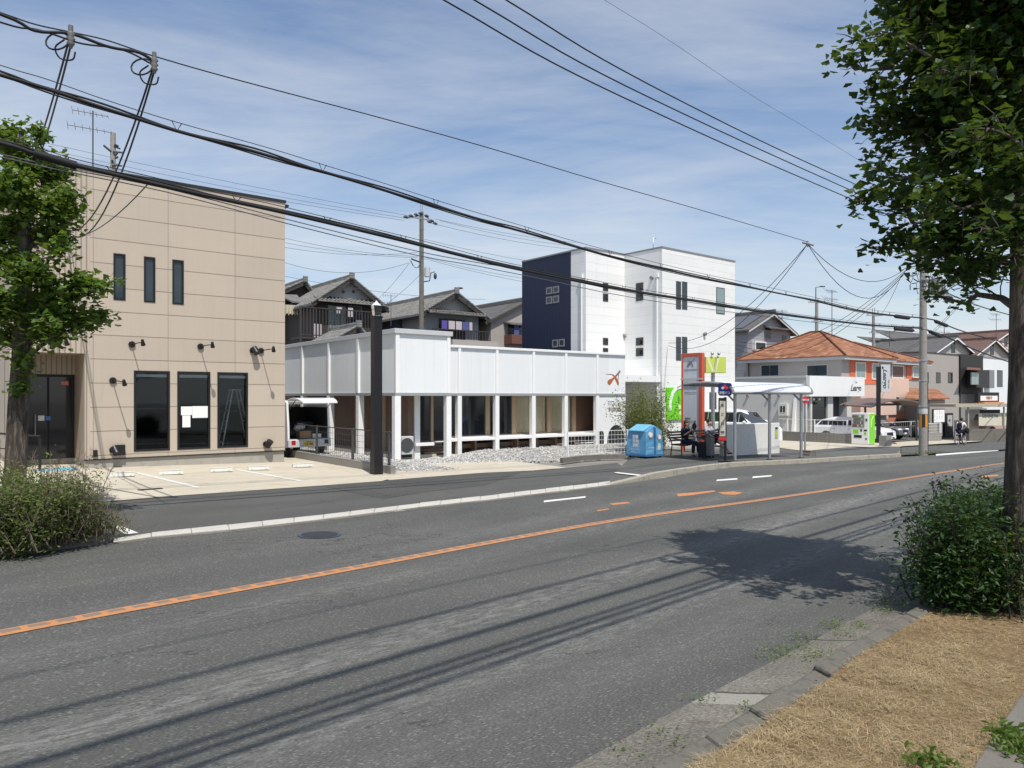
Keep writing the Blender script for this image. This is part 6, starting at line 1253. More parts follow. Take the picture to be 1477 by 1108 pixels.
# fence pieces further right
q = frm(G(1262, 634), RD); meshfence('mesh_fence', 'white post and rail mesh fence in front of the parked grey cars', q, 'x', q.x(1262), q.x(1326), .15, q.loc(1295, 609)[1], W['white'], [q.x(p) for p in (1264, 1277, 1314, 1325)], .35, .3, .004, 0, .035)
q = frm(G(1358, 637), RD); xa = q.x(1333); o = MB().box(xa, 0, 0, .15, -.3, q.loc(1345, 625)[1]).build('block_wall', W['block'], loc=q.o, rot=(0, 0, RD)); tag(o, 'block wall under the white fence right of the concrete pole', 'wall')
meshfence('mesh_fence', 'short white mesh fence on the block wall right of the concrete pole', q, 'x', xa, 0, q.loc(1345, 625)[1]+.05, q.loc(1345, 611)[1], W['white'], [xa, 0], .25, .2, .007, .07, .04)
# ---- black post with banner sign
q = frm(G(1267, 641, .05), radians(5)); bn = thing('banner_post', 'slim black post carrying a tall pale vertical banner sign', 'sign', q.o, q.r); zt = q.loc(1267, 529)[1]; m = MB(); m.box(-.09, .09, -.09, .09, -.1, zt); m.build('post', W['black'], bn)
xb0, xb1 = q.x(1270.2), q.x(1283.5); zb0, zb1 = q.loc(1277, 566)[1], q.loc(1277, 526)[1]; m = MB(); m.box(xb0, xb1, -.05, .05, zb0, zb1); pn = m.build('sign_panel', M('banner_grey', (.5,.53,.55), .5, .05, 2), bn, .01)
text('Leargo', .36, W['ink'], pn, (xb0+.24, -.055, (zb0+zb1)/2), rot=(0, pi/2, 0) if False else (pi/2, pi/2, 0), shear=.35, width=1.15, bold=.006); text('hair room', .12, W['ink'], pn, (xb0+.48, -.055, (zb0+zb1)/2-.35), rot=(pi/2, pi/2, 0))
m = MB(); m.box(xb0+.05, xb0+.15, -.06, -.051, zb1-.25, zb1-.12); m.build('mark', W['ink'], pn)
# ---- notice boards by the cyclist
q = frm(G(1353, 636), RD); nb_ = thing('notice_board', 'white printed notice board in a black frame right of the concrete pole', 'sign board', q.o, q.r); a, b, z0, z1 = q.x(1345), q.x(1361.5), q.loc(1353, 611)[1], q.loc(1353, 590)[1]
m = MB(); m.box(a, b, -.06, .04, z0, z1); m.build('frame', W['nearblack'], nb_); m = MB(); m.box(a+.07, b-.07, -.07, -.061, z0+.1, z1-.06); m.build('face', W['paper'], nb_)
m = MB(); rnd = random.Random(2)
for i in range(6):
    for j in range(4):
        if rnd.random() < .7: x = a+.12+(b-a-.3)*j/4; z = z1-.2-(z1-z0-.32)*i/6; m.box(x, x+.08+.1*rnd.random(), -.075, -.0705, z, z+.045)
m.build('print', W['inkgrey'], nb_); m = MB(); m.box((a+b)/2-.04, (a+b)/2+.04, -.02, .04, -.3, z0); m.build('post', W['darkgrey'], nb_)
q = frm(G(1369, 633), RD); kb2 = thing('standing_sign', 'dark standing sign with a pale poster between the notice board and the cyclist', 'sign board', q.o, q.r); a, b, z1 = q.x(1363), q.x(1375), q.loc(1369, 596)[1]
m = MB(); m.box(a, b, 0, .2, -.1, z1); m.build('body', W['nearblack'], kb2, .02); m = MB(); m.box(q.x(1366.5), q.x(1373.5), -.012, -.001, q.loc(1369, 615)[1], q.loc(1369, 599)[1]); m.build('poster', W['lightgrey'], kb2); text('営業中', .22, W['darkgrey'], kb2, ((a+b)/2+.08, -.016, q.loc(1369, 607)[1]), width=.4)
# ---- manhole
p = G(461, 771.5, .004); mo = thing('manhole_cover', 'round blue-grey manhole cover in the road beside the flush kerb', 'manhole', p, .8); m = MB(); rr = .29
pts_ = lambda r, z: [(r*cos(a), r*sin(a), z+GA*r*cos(a)*0) for a in [2*pi*i/36 for i in range(36)]]
m.add([(x, y, .004) for x, y, _ in pts_(rr, 0)], [tuple(range(36))]); m.build('frame', M('manhole_iron', (.055,.07,.1), .6, .2, 8), mo); m = MB(); m.add([(x, y, .008) for x, y, _ in pts_(.24, 0)], [tuple(range(36))]); m.build('lid', tile_mat('manhole_lid', [(.05,.055,.065),(.08,.085,.095)], 1, .05), mo)
mo.rotation_euler = (-atan2(-GB, 1)*1.0*cos(.8)*0-.018, .0187, 0)
# ================= VEHICLES
def car(name, label, loc, rot, paint, L=4.4, Wd=1.8, H=1.6, belt=.95, low=[(0,.35),(0,.8),(.1,.98),(1.5,1.0),(3.1,1.0),(4.1,.86),(4.38,.7),(4.4,.35)], gh=((.25,1.0),(.75,1.52),(2.2,1.58),(2.9,1.45),(3.45,1.0)), wheels=(.85, 3.5), wr=.33, group=None, pane=None, cat='car', grille=True, pillars=(1.05, 2.0, 2.55)):
    t = thing(name, label, cat, loc, rot, group); hw = Wd/2
    # body: side outline swept across with a rounded tumblehome
    rings = []
    for k, (yy, ins) in enumerate(((-hw, .06), (-hw*.97, .02), (-hw*.8, 0), (0, -.02), (hw*.8, 0), (hw*.97, .02), (hw, .06))):
        cxm = L/2; rings.append([(cxm+(x-cxm)*(1-ins*.5), yy, z-(ins*.6 if z > .6 else -ins*.4)) for x, z in low])
    m = MB(); m.loft(rings, 0, False); m.build('body', paint, t, .03)
    rg = []
    for yy, dz, ins in ((-hw*.93, 0, 0), (-hw*.78, 0, 0), (-hw*.4, .02, 0), (0, .03, 0), (hw*.4, .02, 0), (hw*.78, 0, 0), (hw*.93, 0, 0)):
        q = []
        for x, z in gh:
            top = (z-belt)/(H-belt)
            f = 1-.2*max(0, top); q.append((x, yy*f if abs(yy) > hw*.7 else yy, z+(dz if top > .5 else 0)-(.025 if abs(yy) > hw*.9 and top > .5 else 0)))
        rg.append(q)
    m = MB(); m.loft(rg, 0, False); cb = m.build('cabin', paint, t, .02)
    # glass: side panes, screen and rear window, a hair proud of the cabin skin
    pm = pane or W['carglass']; gx = [g[0] for g in gh]
    def ylim(z): return hw*.93*(1-.2*max(0, (z-belt)/(H-belt)))
    zb, zt = belt+.09, H-.17
    def xat(z, front):
        pts = gh[-2:] if front else gh[:2]
        (xa, za), (xb, zb_) = pts; f = (z-za)/(zb_-za); return xa+(xb-xa)*f
    for s in (-1, 1):
        cuts = [None]+list(pillars)+[None]
        for i in range(len(cuts)-1):
            a0 = (xat(zb, 0)+.14) if cuts[i] is None else cuts[i]+.014; a1 = (xat(zt, 0)+.12) if cuts[i] is None else cuts[i]+.014
            b0 = (xat(zb, 1)-.12) if cuts[i+1] is None else cuts[i+1]-.014; b1 = (min(xat(zt, 1)-.1, gx[-2]-.02)) if cuts[i+1] is None else cuts[i+1]-.014
            if b0-a0 < .1: continue
            b1 = max(b1, a1+.05); y0, y1 = s*(ylim(zb)+.004), s*(ylim(zt)+.002)
            m = MB(); v = [(a0, y0, zb), (b0, y0, zb), (b1, y1, zt), (a1, y1, zt)]; m.add(v+[(x, y-s*.02, z) for x, y, z in v], [(0,1,2,3),(7,6,5,4),(0,4,5,1),(1,5,6,2),(2,6,7,3),(3,7,4,0)]); m.build('side_window', pm, t)
    for front, nm in ((1, 'windscreen'), (0, 'rear_window')):
        xa, xb = xat(belt+.05, front), xat(H-.14, front); o = .015 if front else -.015; v = []
        for z, x in ((belt+.05, xa), (H-.14, xb)): yl_ = ylim(z)-.1; v += [(x+o, -yl_, z+.012), (x+o, yl_, z+.012)]
        m = MB(); m.add(v+[(x-o*1.5, y, z-.02) for x, y, z in v], [(0,1,3,2),(6,7,5,4),(0,4,5,1),(1,5,7,3),(3,7,6,2),(2,6,4,0)]); m.build(nm, pm, t)
    for x in wheels:
        for s in (-1, 1):
            m = MB(); m.cyl((x, s*(hw-.02), wr+.02), (x, s*(hw+.006), wr+.02), wr+.07, n=24); m.build('wheel_arch', W['nearblack'], t)
            m = MB(); m.cyl((x, s*(hw-.2), wr), (x, s*(hw+.015), wr), wr, n=24); w = m.build('wheel', W['rubber'], t, .015)
            m = MB(); m.cyl((x, s*(hw+.0), wr), (x, s*(hw+.022), wr), wr*.66, n=20); m.build('rim', W['steel'], w)
    for s in (-1, 1):
        m = MB(); m.sphere((L-.16, s*(hw-.3), .76), (.16, .22, .08), 12, 8); m.build('headlight', W['lamp'], t)
        m = MB(); m.box(-.01, .05, s*(hw-.08), s*(hw-.36), .78, .92); m.build('tail_light', W['taillamp'], t)
        m = MB(); m.sphere((gx[-1]-.25, s*(hw+.1), belt+.1), (.07, .11, .08), 10, 6); m.build('mirror', paint, t)
        for x in pillars[:2]: m = MB(); m.box(x+.3, x+.48, s*(hw+.018), s*(hw-.02), belt-.14, belt-.11); m.build('door_handle', W['chrome'], t)
    if grille:
        m = MB(); m.prism([(-.42, .52), (.42, .52), (.36, .74), (-.36, .74)], L-.03, L+.012, 'x'); m.build('grille', W['nearblack'], t)
        m = MB(); m.prism([(-.55, .3), (.55, .3), (.6, .44), (-.6, .44)], L-.03, L+.008, 'x'); m.build('air_intake', W['nearblack'], t)
    m = MB(); m.box(L, L+.025, -.17, .17, .42, .54); m.build('number_plate', W['plwhite'], t)
    return t
RC = atan2(-.777, .629)
def park(pxn, pyn, dz=.02): return G(pxn, pyn, dz)
def place(nose, rot, L, y=0): return Vector((nose.x-cos(rot)*L, nose.y-sin(rot)*L, nose.z))
n = park(1284, 641.5); r = RC
car('parked_car', 'white hatchback-like crossover parked behind the vending machine with its nose to the street', place(n, r, 4.4), r, W['carwhite'], belt=1.02, low=[(0,.35),(-.02,.8),(.06,1.03),(1.5,1.06),(3.1,1.07),(4.05,.95),(4.36,.78),(4.4,.35)], gh=((.04,1.03),(.42,1.44),(1.1,1.6),(2.1,1.62),(2.75,1.52),(3.45,1.05)), pillars=(.95, 1.9, 2.5))
n = park(1308, 634.5); car('parked_car', 'blue-grey saloon parked under the brown carport, right behind the nose of the white car', place(n, r, 4.5), r, W['cargrey'], H=1.45, gh=((.5,.95),(1.2,1.38),(2.3,1.44),(2.7,1.38),(3.45,.97)), belt=.92, pillars=(1.9, 2.0))
n = park(1334, 632); car('parked_car', 'dark car parked under the right side of the carport, partly hidden by the concrete pole', place(n, r, 4.5), r, W['cardark'], H=1.5)
n = G(1116, 646.5, .02); car('parked_minivan', 'white minivan standing behind the low white wall, only its windscreen and bonnet showing', place(n, r, 4.6), r, W['carwhite'], H=1.95, low=[(0,.35),(0,1.0),(.06,1.22),(1.5,1.25),(3.6,1.28),(4.35,1.17),(4.58,.95),(4.6,.35)], gh=((.05,1.22),(.3,1.85),(2.3,1.93),(2.8,1.84),(3.8,1.26)), belt=1.2, pillars=(1.2, 2.3, 3.1), cat='van')
n = P(1411, 627.5, 58.3); r9 = radians(6)
car('parked_van', 'dusty pink van parked behind the low wall at the far right, rear wheel showing', n, r9, W['carpink'], H=1.75, low=[(0,.35),(0,.9),(.06,1.08),(1.5,1.1),(3.2,1.1),(3.5,.95),(3.6,.7),(3.6,.35)], L=3.6, Wd=1.5, gh=((.05,1.08),(.2,1.68),(2.2,1.74),(2.7,1.66),(3.2,1.1)), belt=1.06, wheels=(.62, 2.95), wr=.3, pillars=(1.1, 1.95, 2.6), cat='van')
# ---- open-backed kei van, built as panels so the load space is real
vf2 = frm(G(415, 659.3, .05), radians(38)); vn = thing('small_van', 'small white van seen from behind with its tailgate raised and tools heaped inside', 'van', vf2.o, vf2.r)
Wv = 1.47; Lv = 3.25; zt = 1.83; m = MB()
def sidewall(x, ins, s):
    pl = [(.06, .3), (Lv-.3, .3), (Lv-.02, .55), (Lv-.05, .95), (Lv-.6, 1.1), (Lv-1.15, zt-.06), (.25, zt), (.12, zt-.08), (.02, 1.0), (.0, .6)]
    m.prism(pl, x, x+s*ins, 'x')
sidewall(0, .06, 1); sidewall(Wv, .06, -1); m.box(.061, Wv-.061, .2, Lv-1.2, zt-.04, zt+.01); m.box(.061, Wv-.061, .05, Lv-.3, .5, .56); m.box(.061, Wv-.061, Lv-.62, Lv-.1, .56, 1.08)
m.box(.061, Wv-.061, .1, .24, zt-.12, zt-.041); m.build('body', W['carwhite'], vn, .015)
m = MB(); m.box(-.005, Wv+.005, -.07, .06, .3, .55); bmp = m.build('bumper', W['lightgrey'], vn, .025)
m = MB(); m.box(.5, .86, -.085, -.071, .335, .5); pl_ = m.build('number_plate', W['plate'], bmp); text('15-46', .105, W['black'], pl_, (.68, -.088, .405), width=.28, bold=.003); text('大阪 480', .04, W['black'], pl_, (.68, -.088, .475))
for x in (.1, Wv-.24): m = MB(); m.box(x, x+.14, -.085, -.06, .39, .53); m.build('tail_light', W['taillamp'] if x < .5 else W['nearblack'], vn, .01)
for y in (.55, Lv-.62):
    for x in (.07, Wv-.2): m = MB(); m.cyl((x, y, .27), (x+.13, y, .27), .27, n=22); w = m.build('wheel', W['rubber'], vn, .01); m = MB(); m.cyl((x-.003 if x < .5 else x+.12, y, .27), (x+.01 if x < .5 else x+.133, y, .27), .15, n=16); m.build('rim', W['steel'], w)
for x in (-.004, Wv-.002):
    for a, b in ((.4, 1.15), (1.25, 2.0)): m = MB(); m.box(x, x+.006, a, b, 1.1, zt-.2); m.build('side_window', W['carglass'], vn)
m = MB(); m.box(.07, Wv-.07, .06, Lv-1.3, .561, .58); m.box(.062, .07, .1, 2, .58, 1.6); m.box(Wv-.07, Wv-.062, .1, 2, .58, 1.6); m.box(.07, Wv-.07, 1.9, 1.93, .58, 1.6); m.build('load_lining', W['nearblack'], vn)
# tailgate lifted level with the roof
tg = MB(); n_ = 8; top = []; bot = []
for i in range(n_+1):
    f = i/n_; y = .16-1.06*f; z = zt+.03+.16*sin(pi*min(1, f*1.1)*.5)-.22*f*f; top.append((y, z))
for i in range(n_):
    (y0, z0), (y1, z1) = top[i], top[i+1]; w0, w1 = .05+.1*(i/n_)**2, .05+.1*((i+1)/n_)**2
    tg.add([(w0, y0, z0), (Wv-w0, y0, z0), (Wv-w1, y1, z1), (w1, y1, z1), (w0, y0, z0-.05), (Wv-w0, y0, z0-.05), (Wv-w1, y1, z1-.05), (w1, y1, z1-.05)], [(0,1,2,3),(7,6,5,4),(0,3,7,4),(1,5,6,2)]+([(3,2,6,7)] if i == n_-1 else []))
g_ = tg.build('tailgate', W['carwhite'], vn, .01)
m = MB(); m.box(.25, Wv-.25, -.45, -.08, zt+.06, zt+.075); m.build('rear_window', W['carglass'], g_)
for x in (.1, Wv-.1): m = MB(); m.tube([(x, .12, zt-.3), (x, -.4, zt+.02)], .013, 6); m.build('gas_strut', W['black'], g_)
def cargo(name, lb, cat, build, mat): m = MB(); build(m); o = m.build(name, mat, loc=vn.location.copy(), rot=(0, 0, vf2.r), bevel=.008); return tag(o, lb, cat)
cargo('cardboard_box', 'brown cardboard box at the open back edge of the small van', 'box', lambda m: m.box(.45, .85, .12, .45, .585, .82), W['card'])
cargo('plastic_crate', 'pale shallow crate right of the cardboard box in the small van', 'crate', lambda m: (m.box(.9, 1.2, .12, .4, .585, .6), m.box(.9, 1.2, .12, .14, .6, .72), m.box(.9, 1.2, .38, .4, .6, .72), m.box(.9, .92, .14, .38, .6, .72), m.box(1.18, 1.2, .14, .38, .6, .72)), W['pale'])
def heap(m):
    r = random.Random(4)
    for i in range(14): m.sphere((r.uniform(.2, 1.25), r.uniform(.6, 1.5), r.uniform(.66, 1.05)), (r.uniform(.1, .24), r.uniform(.1, .22), r.uniform(.08, .16)), 10, 6)
    for i in range(7): a = Vector((r.uniform(.2, 1.2), r.uniform(.5, .8), r.uniform(.7, .9))); m.tube([a, a+Vector((r.uniform(-.3, .3), .5, r.uniform(.1, .6)))], .02, 6)
cargo('tool_bags', 'dark heap of tool bags filling the load space of the small van', 'bags', heap, M('tool_cloth', (.05,.052,.06), .8, .5, 7)); cargo('plastic_bag', 'crumpled pale plastic bag on top of the tools in the small van', 'bag', lambda m: (m.sphere((.62, .55, .95), (.2, .16, .12), 14, 8), m.sphere((.5, .5, .9), (.12, .12, .1), 10, 6)), W['lightgrey'])
# ---- cyclist
cb_ = G(1386, 642.6, .02); rb_ = atan2(.80, .60)-pi/2+radians(-16)   # local -y = backwards; bicycle points along +y
by = thing('bicycle', 'dark city bicycle with a rear rack ridden along the far side of the road', 'bicycle', cb_, rb_)
def ring(m, c, r, tr, n=28, k=6): pts = [(c[0], c[1]+r*cos(2*pi*i/n), c[2]+r*sin(2*pi*i/n)) for i in range(n+1)]; m.tube(pts, tr, k, 0, False)
for y in (-.53, .53):
    m = MB(); ring(m, (0, y, .33), .31, .022); w = m.build('wheel', W['rubber'], by); m = MB(); ring(m, (0, y, .33), .285, .012, 24, 5)
    for i in range(14): a = 2*pi*i/14; m.tube([(0, y, .33), (0, y+.28*cos(a), .33+.28*sin(a))], .003, 3, 0, False)
    m.cyl((-.04, y, .33), (.04, y, .33), .025, n=8); m.build('rim', W['steel'], w)
m = MB(); bbp = (0, -.02, .28); sp0 = (0, -.2, .78); hd0 = (0, .38, .85)
for a, b in ((bbp, sp0), (bbp, hd0), (sp0, (0, .4, .8)), (bbp, (0, -.53, .33)), (sp0, (0, -.53, .33)), ((0, .36, .98), (0, .53, .33))): m.tube([a, b], .018, 8)
m.build('bike_frame', W['navycloth'], by); m = MB(); m.sphere((0, -.22, .86), (.09, .13, .045), 12, 8); m.build('saddle', W['black'], by); m = MB(); m.tube([(-.29, .2, 1.0), (-.22, .34, 1.02), (0, .36, 1.0), (.22, .34, 1.02), (.29, .2, 1.0)], .013, 8); m.build('handlebar', W['steel'], by)
m = MB(); m.box(-.07, .07, -.72, -.3, .7, .72); m.tube([(.06, -.68, .7), (.05, -.53, .34)], .008, 5); m.tube([(-.06, -.68, .7), (-.05, -.53, .34)], .008, 5); m.build('rear_rack', W['steel'], by)
m = MB(); pts = [(0, -.53+.37*cos(a), .33+.37*sin(a)) for a in [radians(200-12*i) for i in range(12)]]; m.tube(pts, .025, 6); m.build('mudguard', W['grey'], by)
m = MB(); m.box(-.2, .2, .42, .68, .78, 1.0); m.build('basket', W['darkgrey'], by, .02); m = MB(); m.cyl((.05, -.02, .28), (.06, -.02, .28), .08, n=16); m.tube([(.1, -.02, .28), (.1, .1, .17)], .01, 5); m.tube([(-.1, -.02, .28), (-.1, -.14, .39)], .01, 5); m.box(.07, .16, .06, .14, .155, .175); m.box(-.16, -.07, -.18, -.1, .38, .4); m.build('crank', W['steel'], by)
m = MB(); m.sphere((0, -.74, .62), .035, 8, 6); m.build('rear_reflector', W['signred'], by)
JC = dict(pelvis=(0,.2,.94), spine=(0,.13,1.1), chest=(0,.02,1.3), neck=(0,-.05,1.45), head=(0,-.09,1.57), shL=(-.18,.02,1.38), shR=(.18,.02,1.38), elL=(-.27,-.1,1.17), elR=(.27,-.1,1.17), wrL=(-.27,-.2,1.05), wrR=(.27,-.2,1.05), haL=(-.26,-.3,1.02), haR=(.26,-.3,1.02), hiL=(-.1,.16,.9), hiR=(.1,.16,.9), knL=(-.12,-.22,.72), knR=(.12,-.2,.56), anL=(-.12,.1,.45), anR=(.12,-.06,.22), toL=(-.12,-.04,.42), toR=(.12,-.2,.19))
figure('person', 'cyclist in a white shirt and dark trousers with a black backpack, seen from behind', cb_, rb_+pi, JC, W['whitecloth'], W['blueclothe'], W['hair'], W['black'], 1.0)
bk = MB(); bk.sphere((0, .2, 1.2), (.16, .1, .24), 16, 10); bk.sphere((0, .28, 1.1), (.12, .06, .12), 12, 8)
for s in (-1, 1): bk.tube([(s*.09, .15, 1.38), (s*.12, .02, 1.46), (s*.13, -.11, 1.35), (s*.13, -.05, 1.15)], .02, 6)
tag(bk.build('backpack', W['blackcloth'], loc=cb_, rot=(0, 0, rb_+pi)), 'black backpack on the back of the cyclist in the white shirt', 'backpack')
m = MB(); m.sphere((-.3, -.12, .93), (.12, .16, .2), 12, 8); m.tube([(-.28, -.16, 1.1), (-.28, -.2, 1.02)], .015, 5); tag(m.build('carry_bag', W['blackcloth'], loc=cb_, rot=(0, 0, rb_+pi)), 'dark bag hanging from the right side of the handlebar of the bicycle', 'bag')
# ================= POLES AND CABLES
pb0 = G(1331.5, 653, .1); WP = Frame(pb0.x, pb0.y, 0, radians(44.5))
def W2(px_, py_, off=0.0):
    x, z = WP.loc(px_, py_, off); return WP.w(x, off, z)
def curve(pts, n=6):
    """smooth line through points (Catmull-Rom)"""
    pts = [Vector(p) for p in pts]; q = [pts[0]*2-pts[1]]+pts+[pts[-1]*2-pts[-2]]; out = []
    for i in range(1, len(q)-2):
        for k in range(n):
            t_ = k/n; a, b, c, d = q[i-1], q[i], q[i+1], q[i+2]
            out.append(.5*((2*b)+(c-a)*t_+(2*a-5*b+4*c-d)*t_*t_+(3*b-a-3*c+d)*t_**3))
    return out+[pts[-1]]
def pole(name, label, base, h, r0, r1, group=None, steps=True, arms=(), mat='pole', rot=WP.r, nst=24):
    t = thing(name, label, 'utility pole', base, rot, group)
    m = MB(); m.cyl((0, 0, -.3), (0, 0, h), r0, r1, 20); m.build('shaft', W[mat], t)
    if steps:
        m = MB()
        for i in range(nst):
            z = 1.9+i*.45
            if z > h-.4: break
            r = r0+(r1-r0)*z/h; s = 1 if i % 2 else -1; m.tube([(s*r*.8, 0, z), (s*(r+.13), 0, z)], .009, 5)
        m.build('climbing_step', W['steel'], t)
    for z, L, dirx, ins in arms:
        m = MB(); a = (-L/2, -.12, z) if dirx else (.0, -L/2, z); b = (L/2, -.12, z) if dirx else (0., L/2, z); m.box(min(a[0], b[0])-.04, max(a[0], b[0])+.04, min(a[1], b[1])-.04, max(a[1], b[1])+.04, z-.05, z+.05); ar = m.build('crossarm', W['steel'], t)
        m = MB()
        for f in ins:
            p = Vector(a).lerp(Vector(b), f)
            for k in range(3): m.cyl(p+Vector((0, 0, .06+.06*k)), p+Vector((0, 0, .09+.06*k)), .05, .06, 10)
            m.cyl(p+Vector((0, 0, .05)), p+Vector((0, 0, .27)), .025, n=8)
        m.build('insulator', W['porcelain'], ar)
    return t
hP = 11.2; P1 = pole('utility_pole', 'stout concrete utility pole at the kerb with a black and yellow band near its foot', pb0, hP, .185, .125, arms=((10.6, 1.8, False, (.08, .5, .92)), (9.2, 1.5, False, (.1, .9)), (7.9, 1.2, True, (.1, .9))), rot=WP.r)
zP = lambda y: EH+(HY-y)/F*pb0.y-pb0.z
m = MB(); r = lambda z: .185+(.125-.185)*z/hP
for i in range(8):
    a0, a1 = 2*pi*i/8, 2*pi*(i+1)/8; z0, z1 = zP(616), zP(598); q0, q1 = r(z0)+.006, r(z1)+.006; vs = []
    for k in range(5): a = a0+(a1-a0)*k/4; vs += [(q0*cos(a), q0*sin(a), z0), (q1*cos(a), q1*sin(a), z1)]
    m.add(vs, [(2*k, 2*k+2, 2*k+3, 2*k+1) for k in range(4)], i % 2, True)
m.build('warning_band', [W['poleblack'], W['poleyellow']], P1)
m = MB(); m.cyl((0, 0, zP(597)), (0, 0, zP(590)), r(zP(597))+.012, r(zP(590))+.012, 20); m.build('number_band', W['lightgrey'], P1); m = MB()
for z in (zP(586), zP(549), zP(520), zP(474), zP(458)): MB().cyl((0, 0, z-.04), (0, 0, z+.04), r(z)+.014, n=18).build('clamp_band', W['steel'], P1)
m = MB(); m.tube([(.1, -.17, 0), (.11, -.16, 1.5), (.08, -.16, 3.2)], .03, 8); m.build('conduit', W['darkgrey'], P1)
# transformer on its bracket (to the right of the shaft as seen from the road)
th = Vector((cos(-WP.r), sin(-WP.r), 0)); c = th*.62; z0, z1 = zP(425), zP(403)
m = MB(); m.cyl((c.x, c.y, z0), (c.x, c.y, z1), .3, n=20)
for i in range(12): a = 2*pi*i/12; m.box(-.012, .012, .29, .36, z0+.06, z1-.1, 0, Matrix.Translation((c.x, c.y, 0)) @ Matrix.Rotation(a, 4, 'Z'))
tr = m.build('transformer', W['grey'], P1); m = MB()
for i in range(3): a = 2*pi*i/3; p = Vector((c.x+.17*cos(a), c.y+.17*sin(a), z1)); m.cyl(p, p+Vector((0, 0, .22)), .05, .03, 10)
m.build('bushing', W['porcelain'], tr); m = MB(); m.box(0, 1.1, -.25, .25, z0-.1, z0-.02, 0, Matrix.Rotation(-WP.r, 4, 'Z')); m.build('platform', W['steel'], P1)
m = MB(); p = th*1.15; zz = zP(431); m.sphere((p.x, p.y, zz), (.3, .2, .16), 14, 8)
for i in range(5): m.tube([(p.x+.1*i-.2, p.y, zz+.1), (p.x+.1*i-.25, p.y+.05, zz+.35), (c.x, c.y, z1+.15)], .013, 5)
m.build('cable_tangle', W['cablegrey'], P1)
m = MB(); r_ = random.Random(9)
for i in range(16):
    a = Vector((r_.uniform(-.9, .5), r_.uniform(-.5, .5), r_.uniform(zP(408), zP(385)))); b = a+Vector((r_.uniform(.1, .5), r_.uniform(-.3, .3), r_.uniform(-.4, .2))); m.tube(catenary(a, b, r_.uniform(.1, .4), 8), .012, 5)
m.build('jumper_wire', W['cablegrey'], P1)
m = MB(); m.tube([(0, 0, zP(330)), (-.4*th.x, -.4*th.y, zP(326)), (-1.0*th.x, -1.0*th.y, zP(325))], .03, 8); X = Matrix.Translation((-1.15*th.x, -1.15*th.y, zP(328))); m.sphere((0, 0, 0), (.34, .2, .1), 14, 8, 0, X); m.build('street_lamp', W['lightgrey'], P1)
# second pole of the line, out of the frame to the left, carries the other ends
lb_ = WP.w(-50, 0, 0); lb_.z = gz(lb_.x, lb_.y); pole('utility_pole', 'concrete utility pole carrying the thick black street cables, beyond the left edge of the photograph', lb_, 10.5, .18, .12, arms=((10, 1.8, False, (.1, .5, .9)),))
def cable(name, label, pts, r, mat='cable', cat='cable', group=None, n=6, sm=True):
    t = MB(); t.tube(curve(pts, 5) if sm else pts, r, n, 0, True); o = t.build(name, W[mat]); return tag(o, label, cat, group)
def hangers(o, A, off, step, r=.006):
    """hanger loops tying a bundled cable to its support strand, with the strand itself, as a part of the cable"""
    A = curve(A, 5); S = [p+Vector((0, 0, off+.004*sin(i*.7))) for i, p in enumerate(A)]; m = MB(); m.tube(S, r, 4); d = 0; nx = step
    for i in range(1, len(A)):
        d += (A[i]-A[i-1]).length
        if d > nx:
            nx += step; a = A[i]; dr_ = (A[i]-A[i-1]).normalized(); m.tube([a-dr_*.07+Vector((0,0,off+.01)), a+Vector((0,0,.0)), a+dr_*.07+Vector((0,0,off+.01))], .007, 4)
    m.build('support_strand', W['cable'], o)
Bp = [(0,108),(60,126),(150,156),(255,189),(350,214),(430,237.5),(520,264),(610,292),(700,319),(760,336),(880,369.5),(1000,398),(1100,418.5),(1180,435),(1250,450.5),(1331,459)]
Cp = [(0,206),(50,222),(110,239),(200,260),(300,283),(411,307),(560,342),(655,366),(755,390),(900,418),(1000,434),(1120,453),(1250,468.5),(1331,474)]
def lead(p, up): e = WP.w(-50, 0, p.z+up); return [e.lerp(p, i/10) for i in range(10)]
def wend(pts): p = [W2(*q) for q in pts]; return lead(p[0], .9)+p
Bw, Cw = wend(Bp), wend(Cp)
o = cable('street_cable', 'upper thick black bundled cable crossing the whole photograph from top left to the concrete pole', Bw, .024); hangers(o, Bw, .12, 2.4)
m = MB(); B2c = [p+Vector((0, 0, .03+.02*sin(i*.55))) for i, p in enumerate(curve(Bw, 5))]; m.tube(B2c, .015, 5); B3c = [p+Vector((0, 0, -.025+.018*sin(i*.4+1))) for i, p in enumerate(curve(Bw, 5))]; m.tube(B3c, .012, 5); m.build('lashed_cable', W['cable'], o)
o = cable('street_cable', 'lower thick black bundled cable passing in front of the beige facade and the navy wall', Cw, .03); hangers(o, Cw, .085, 1.6)
m = MB(); m.tube([p+Vector((0, 0, .035+.01*sin(i*.5))) for i, p in enumerate(curve(Cw, 5))], .014, 5); sl = curve(Cw, 5); m.tube([W2(48,221), W2(78,230), W2(110,239)], .055, 10); m.build('sleeve', W['cable'], o)
for a, b in (((1290,456),(1312,459)), ((1290,474),(1318,477)), ((1348,463),(1367,470.5)), ((1340,478),(1358,486))):
    m = MB(); p, q_ = W2(*a), W2(*b); m.tube([p, p.lerp(q_, .1), p.lerp(q_, .9), q_], [.04, .085, .085, .04], 10); m.build('splice_box', W['nearblack'], o)
for lb, pts, r in (('upper street cable running on to the right of the concrete pole', [(1331,459),(1352,463),(1380,475),(1420,487),(1470,499)], .03), ('lower street cable running on to the right of the concrete pole', [(1331,474),(1360,484),(1400,502),(1440,517),(1480,530)], .034), ('cable leaving the transformer down to the right', [(1356,418),(1385,431),(1420,444),(1470,458)], .028)):
    p = [W2(*q_) for q_ in pts]; p += [p[-1]+(p[-1]-p[-2]).normalized()*s_ for s_ in (4,8,14,20,30)]; cable('street_cable', lb, p, r)
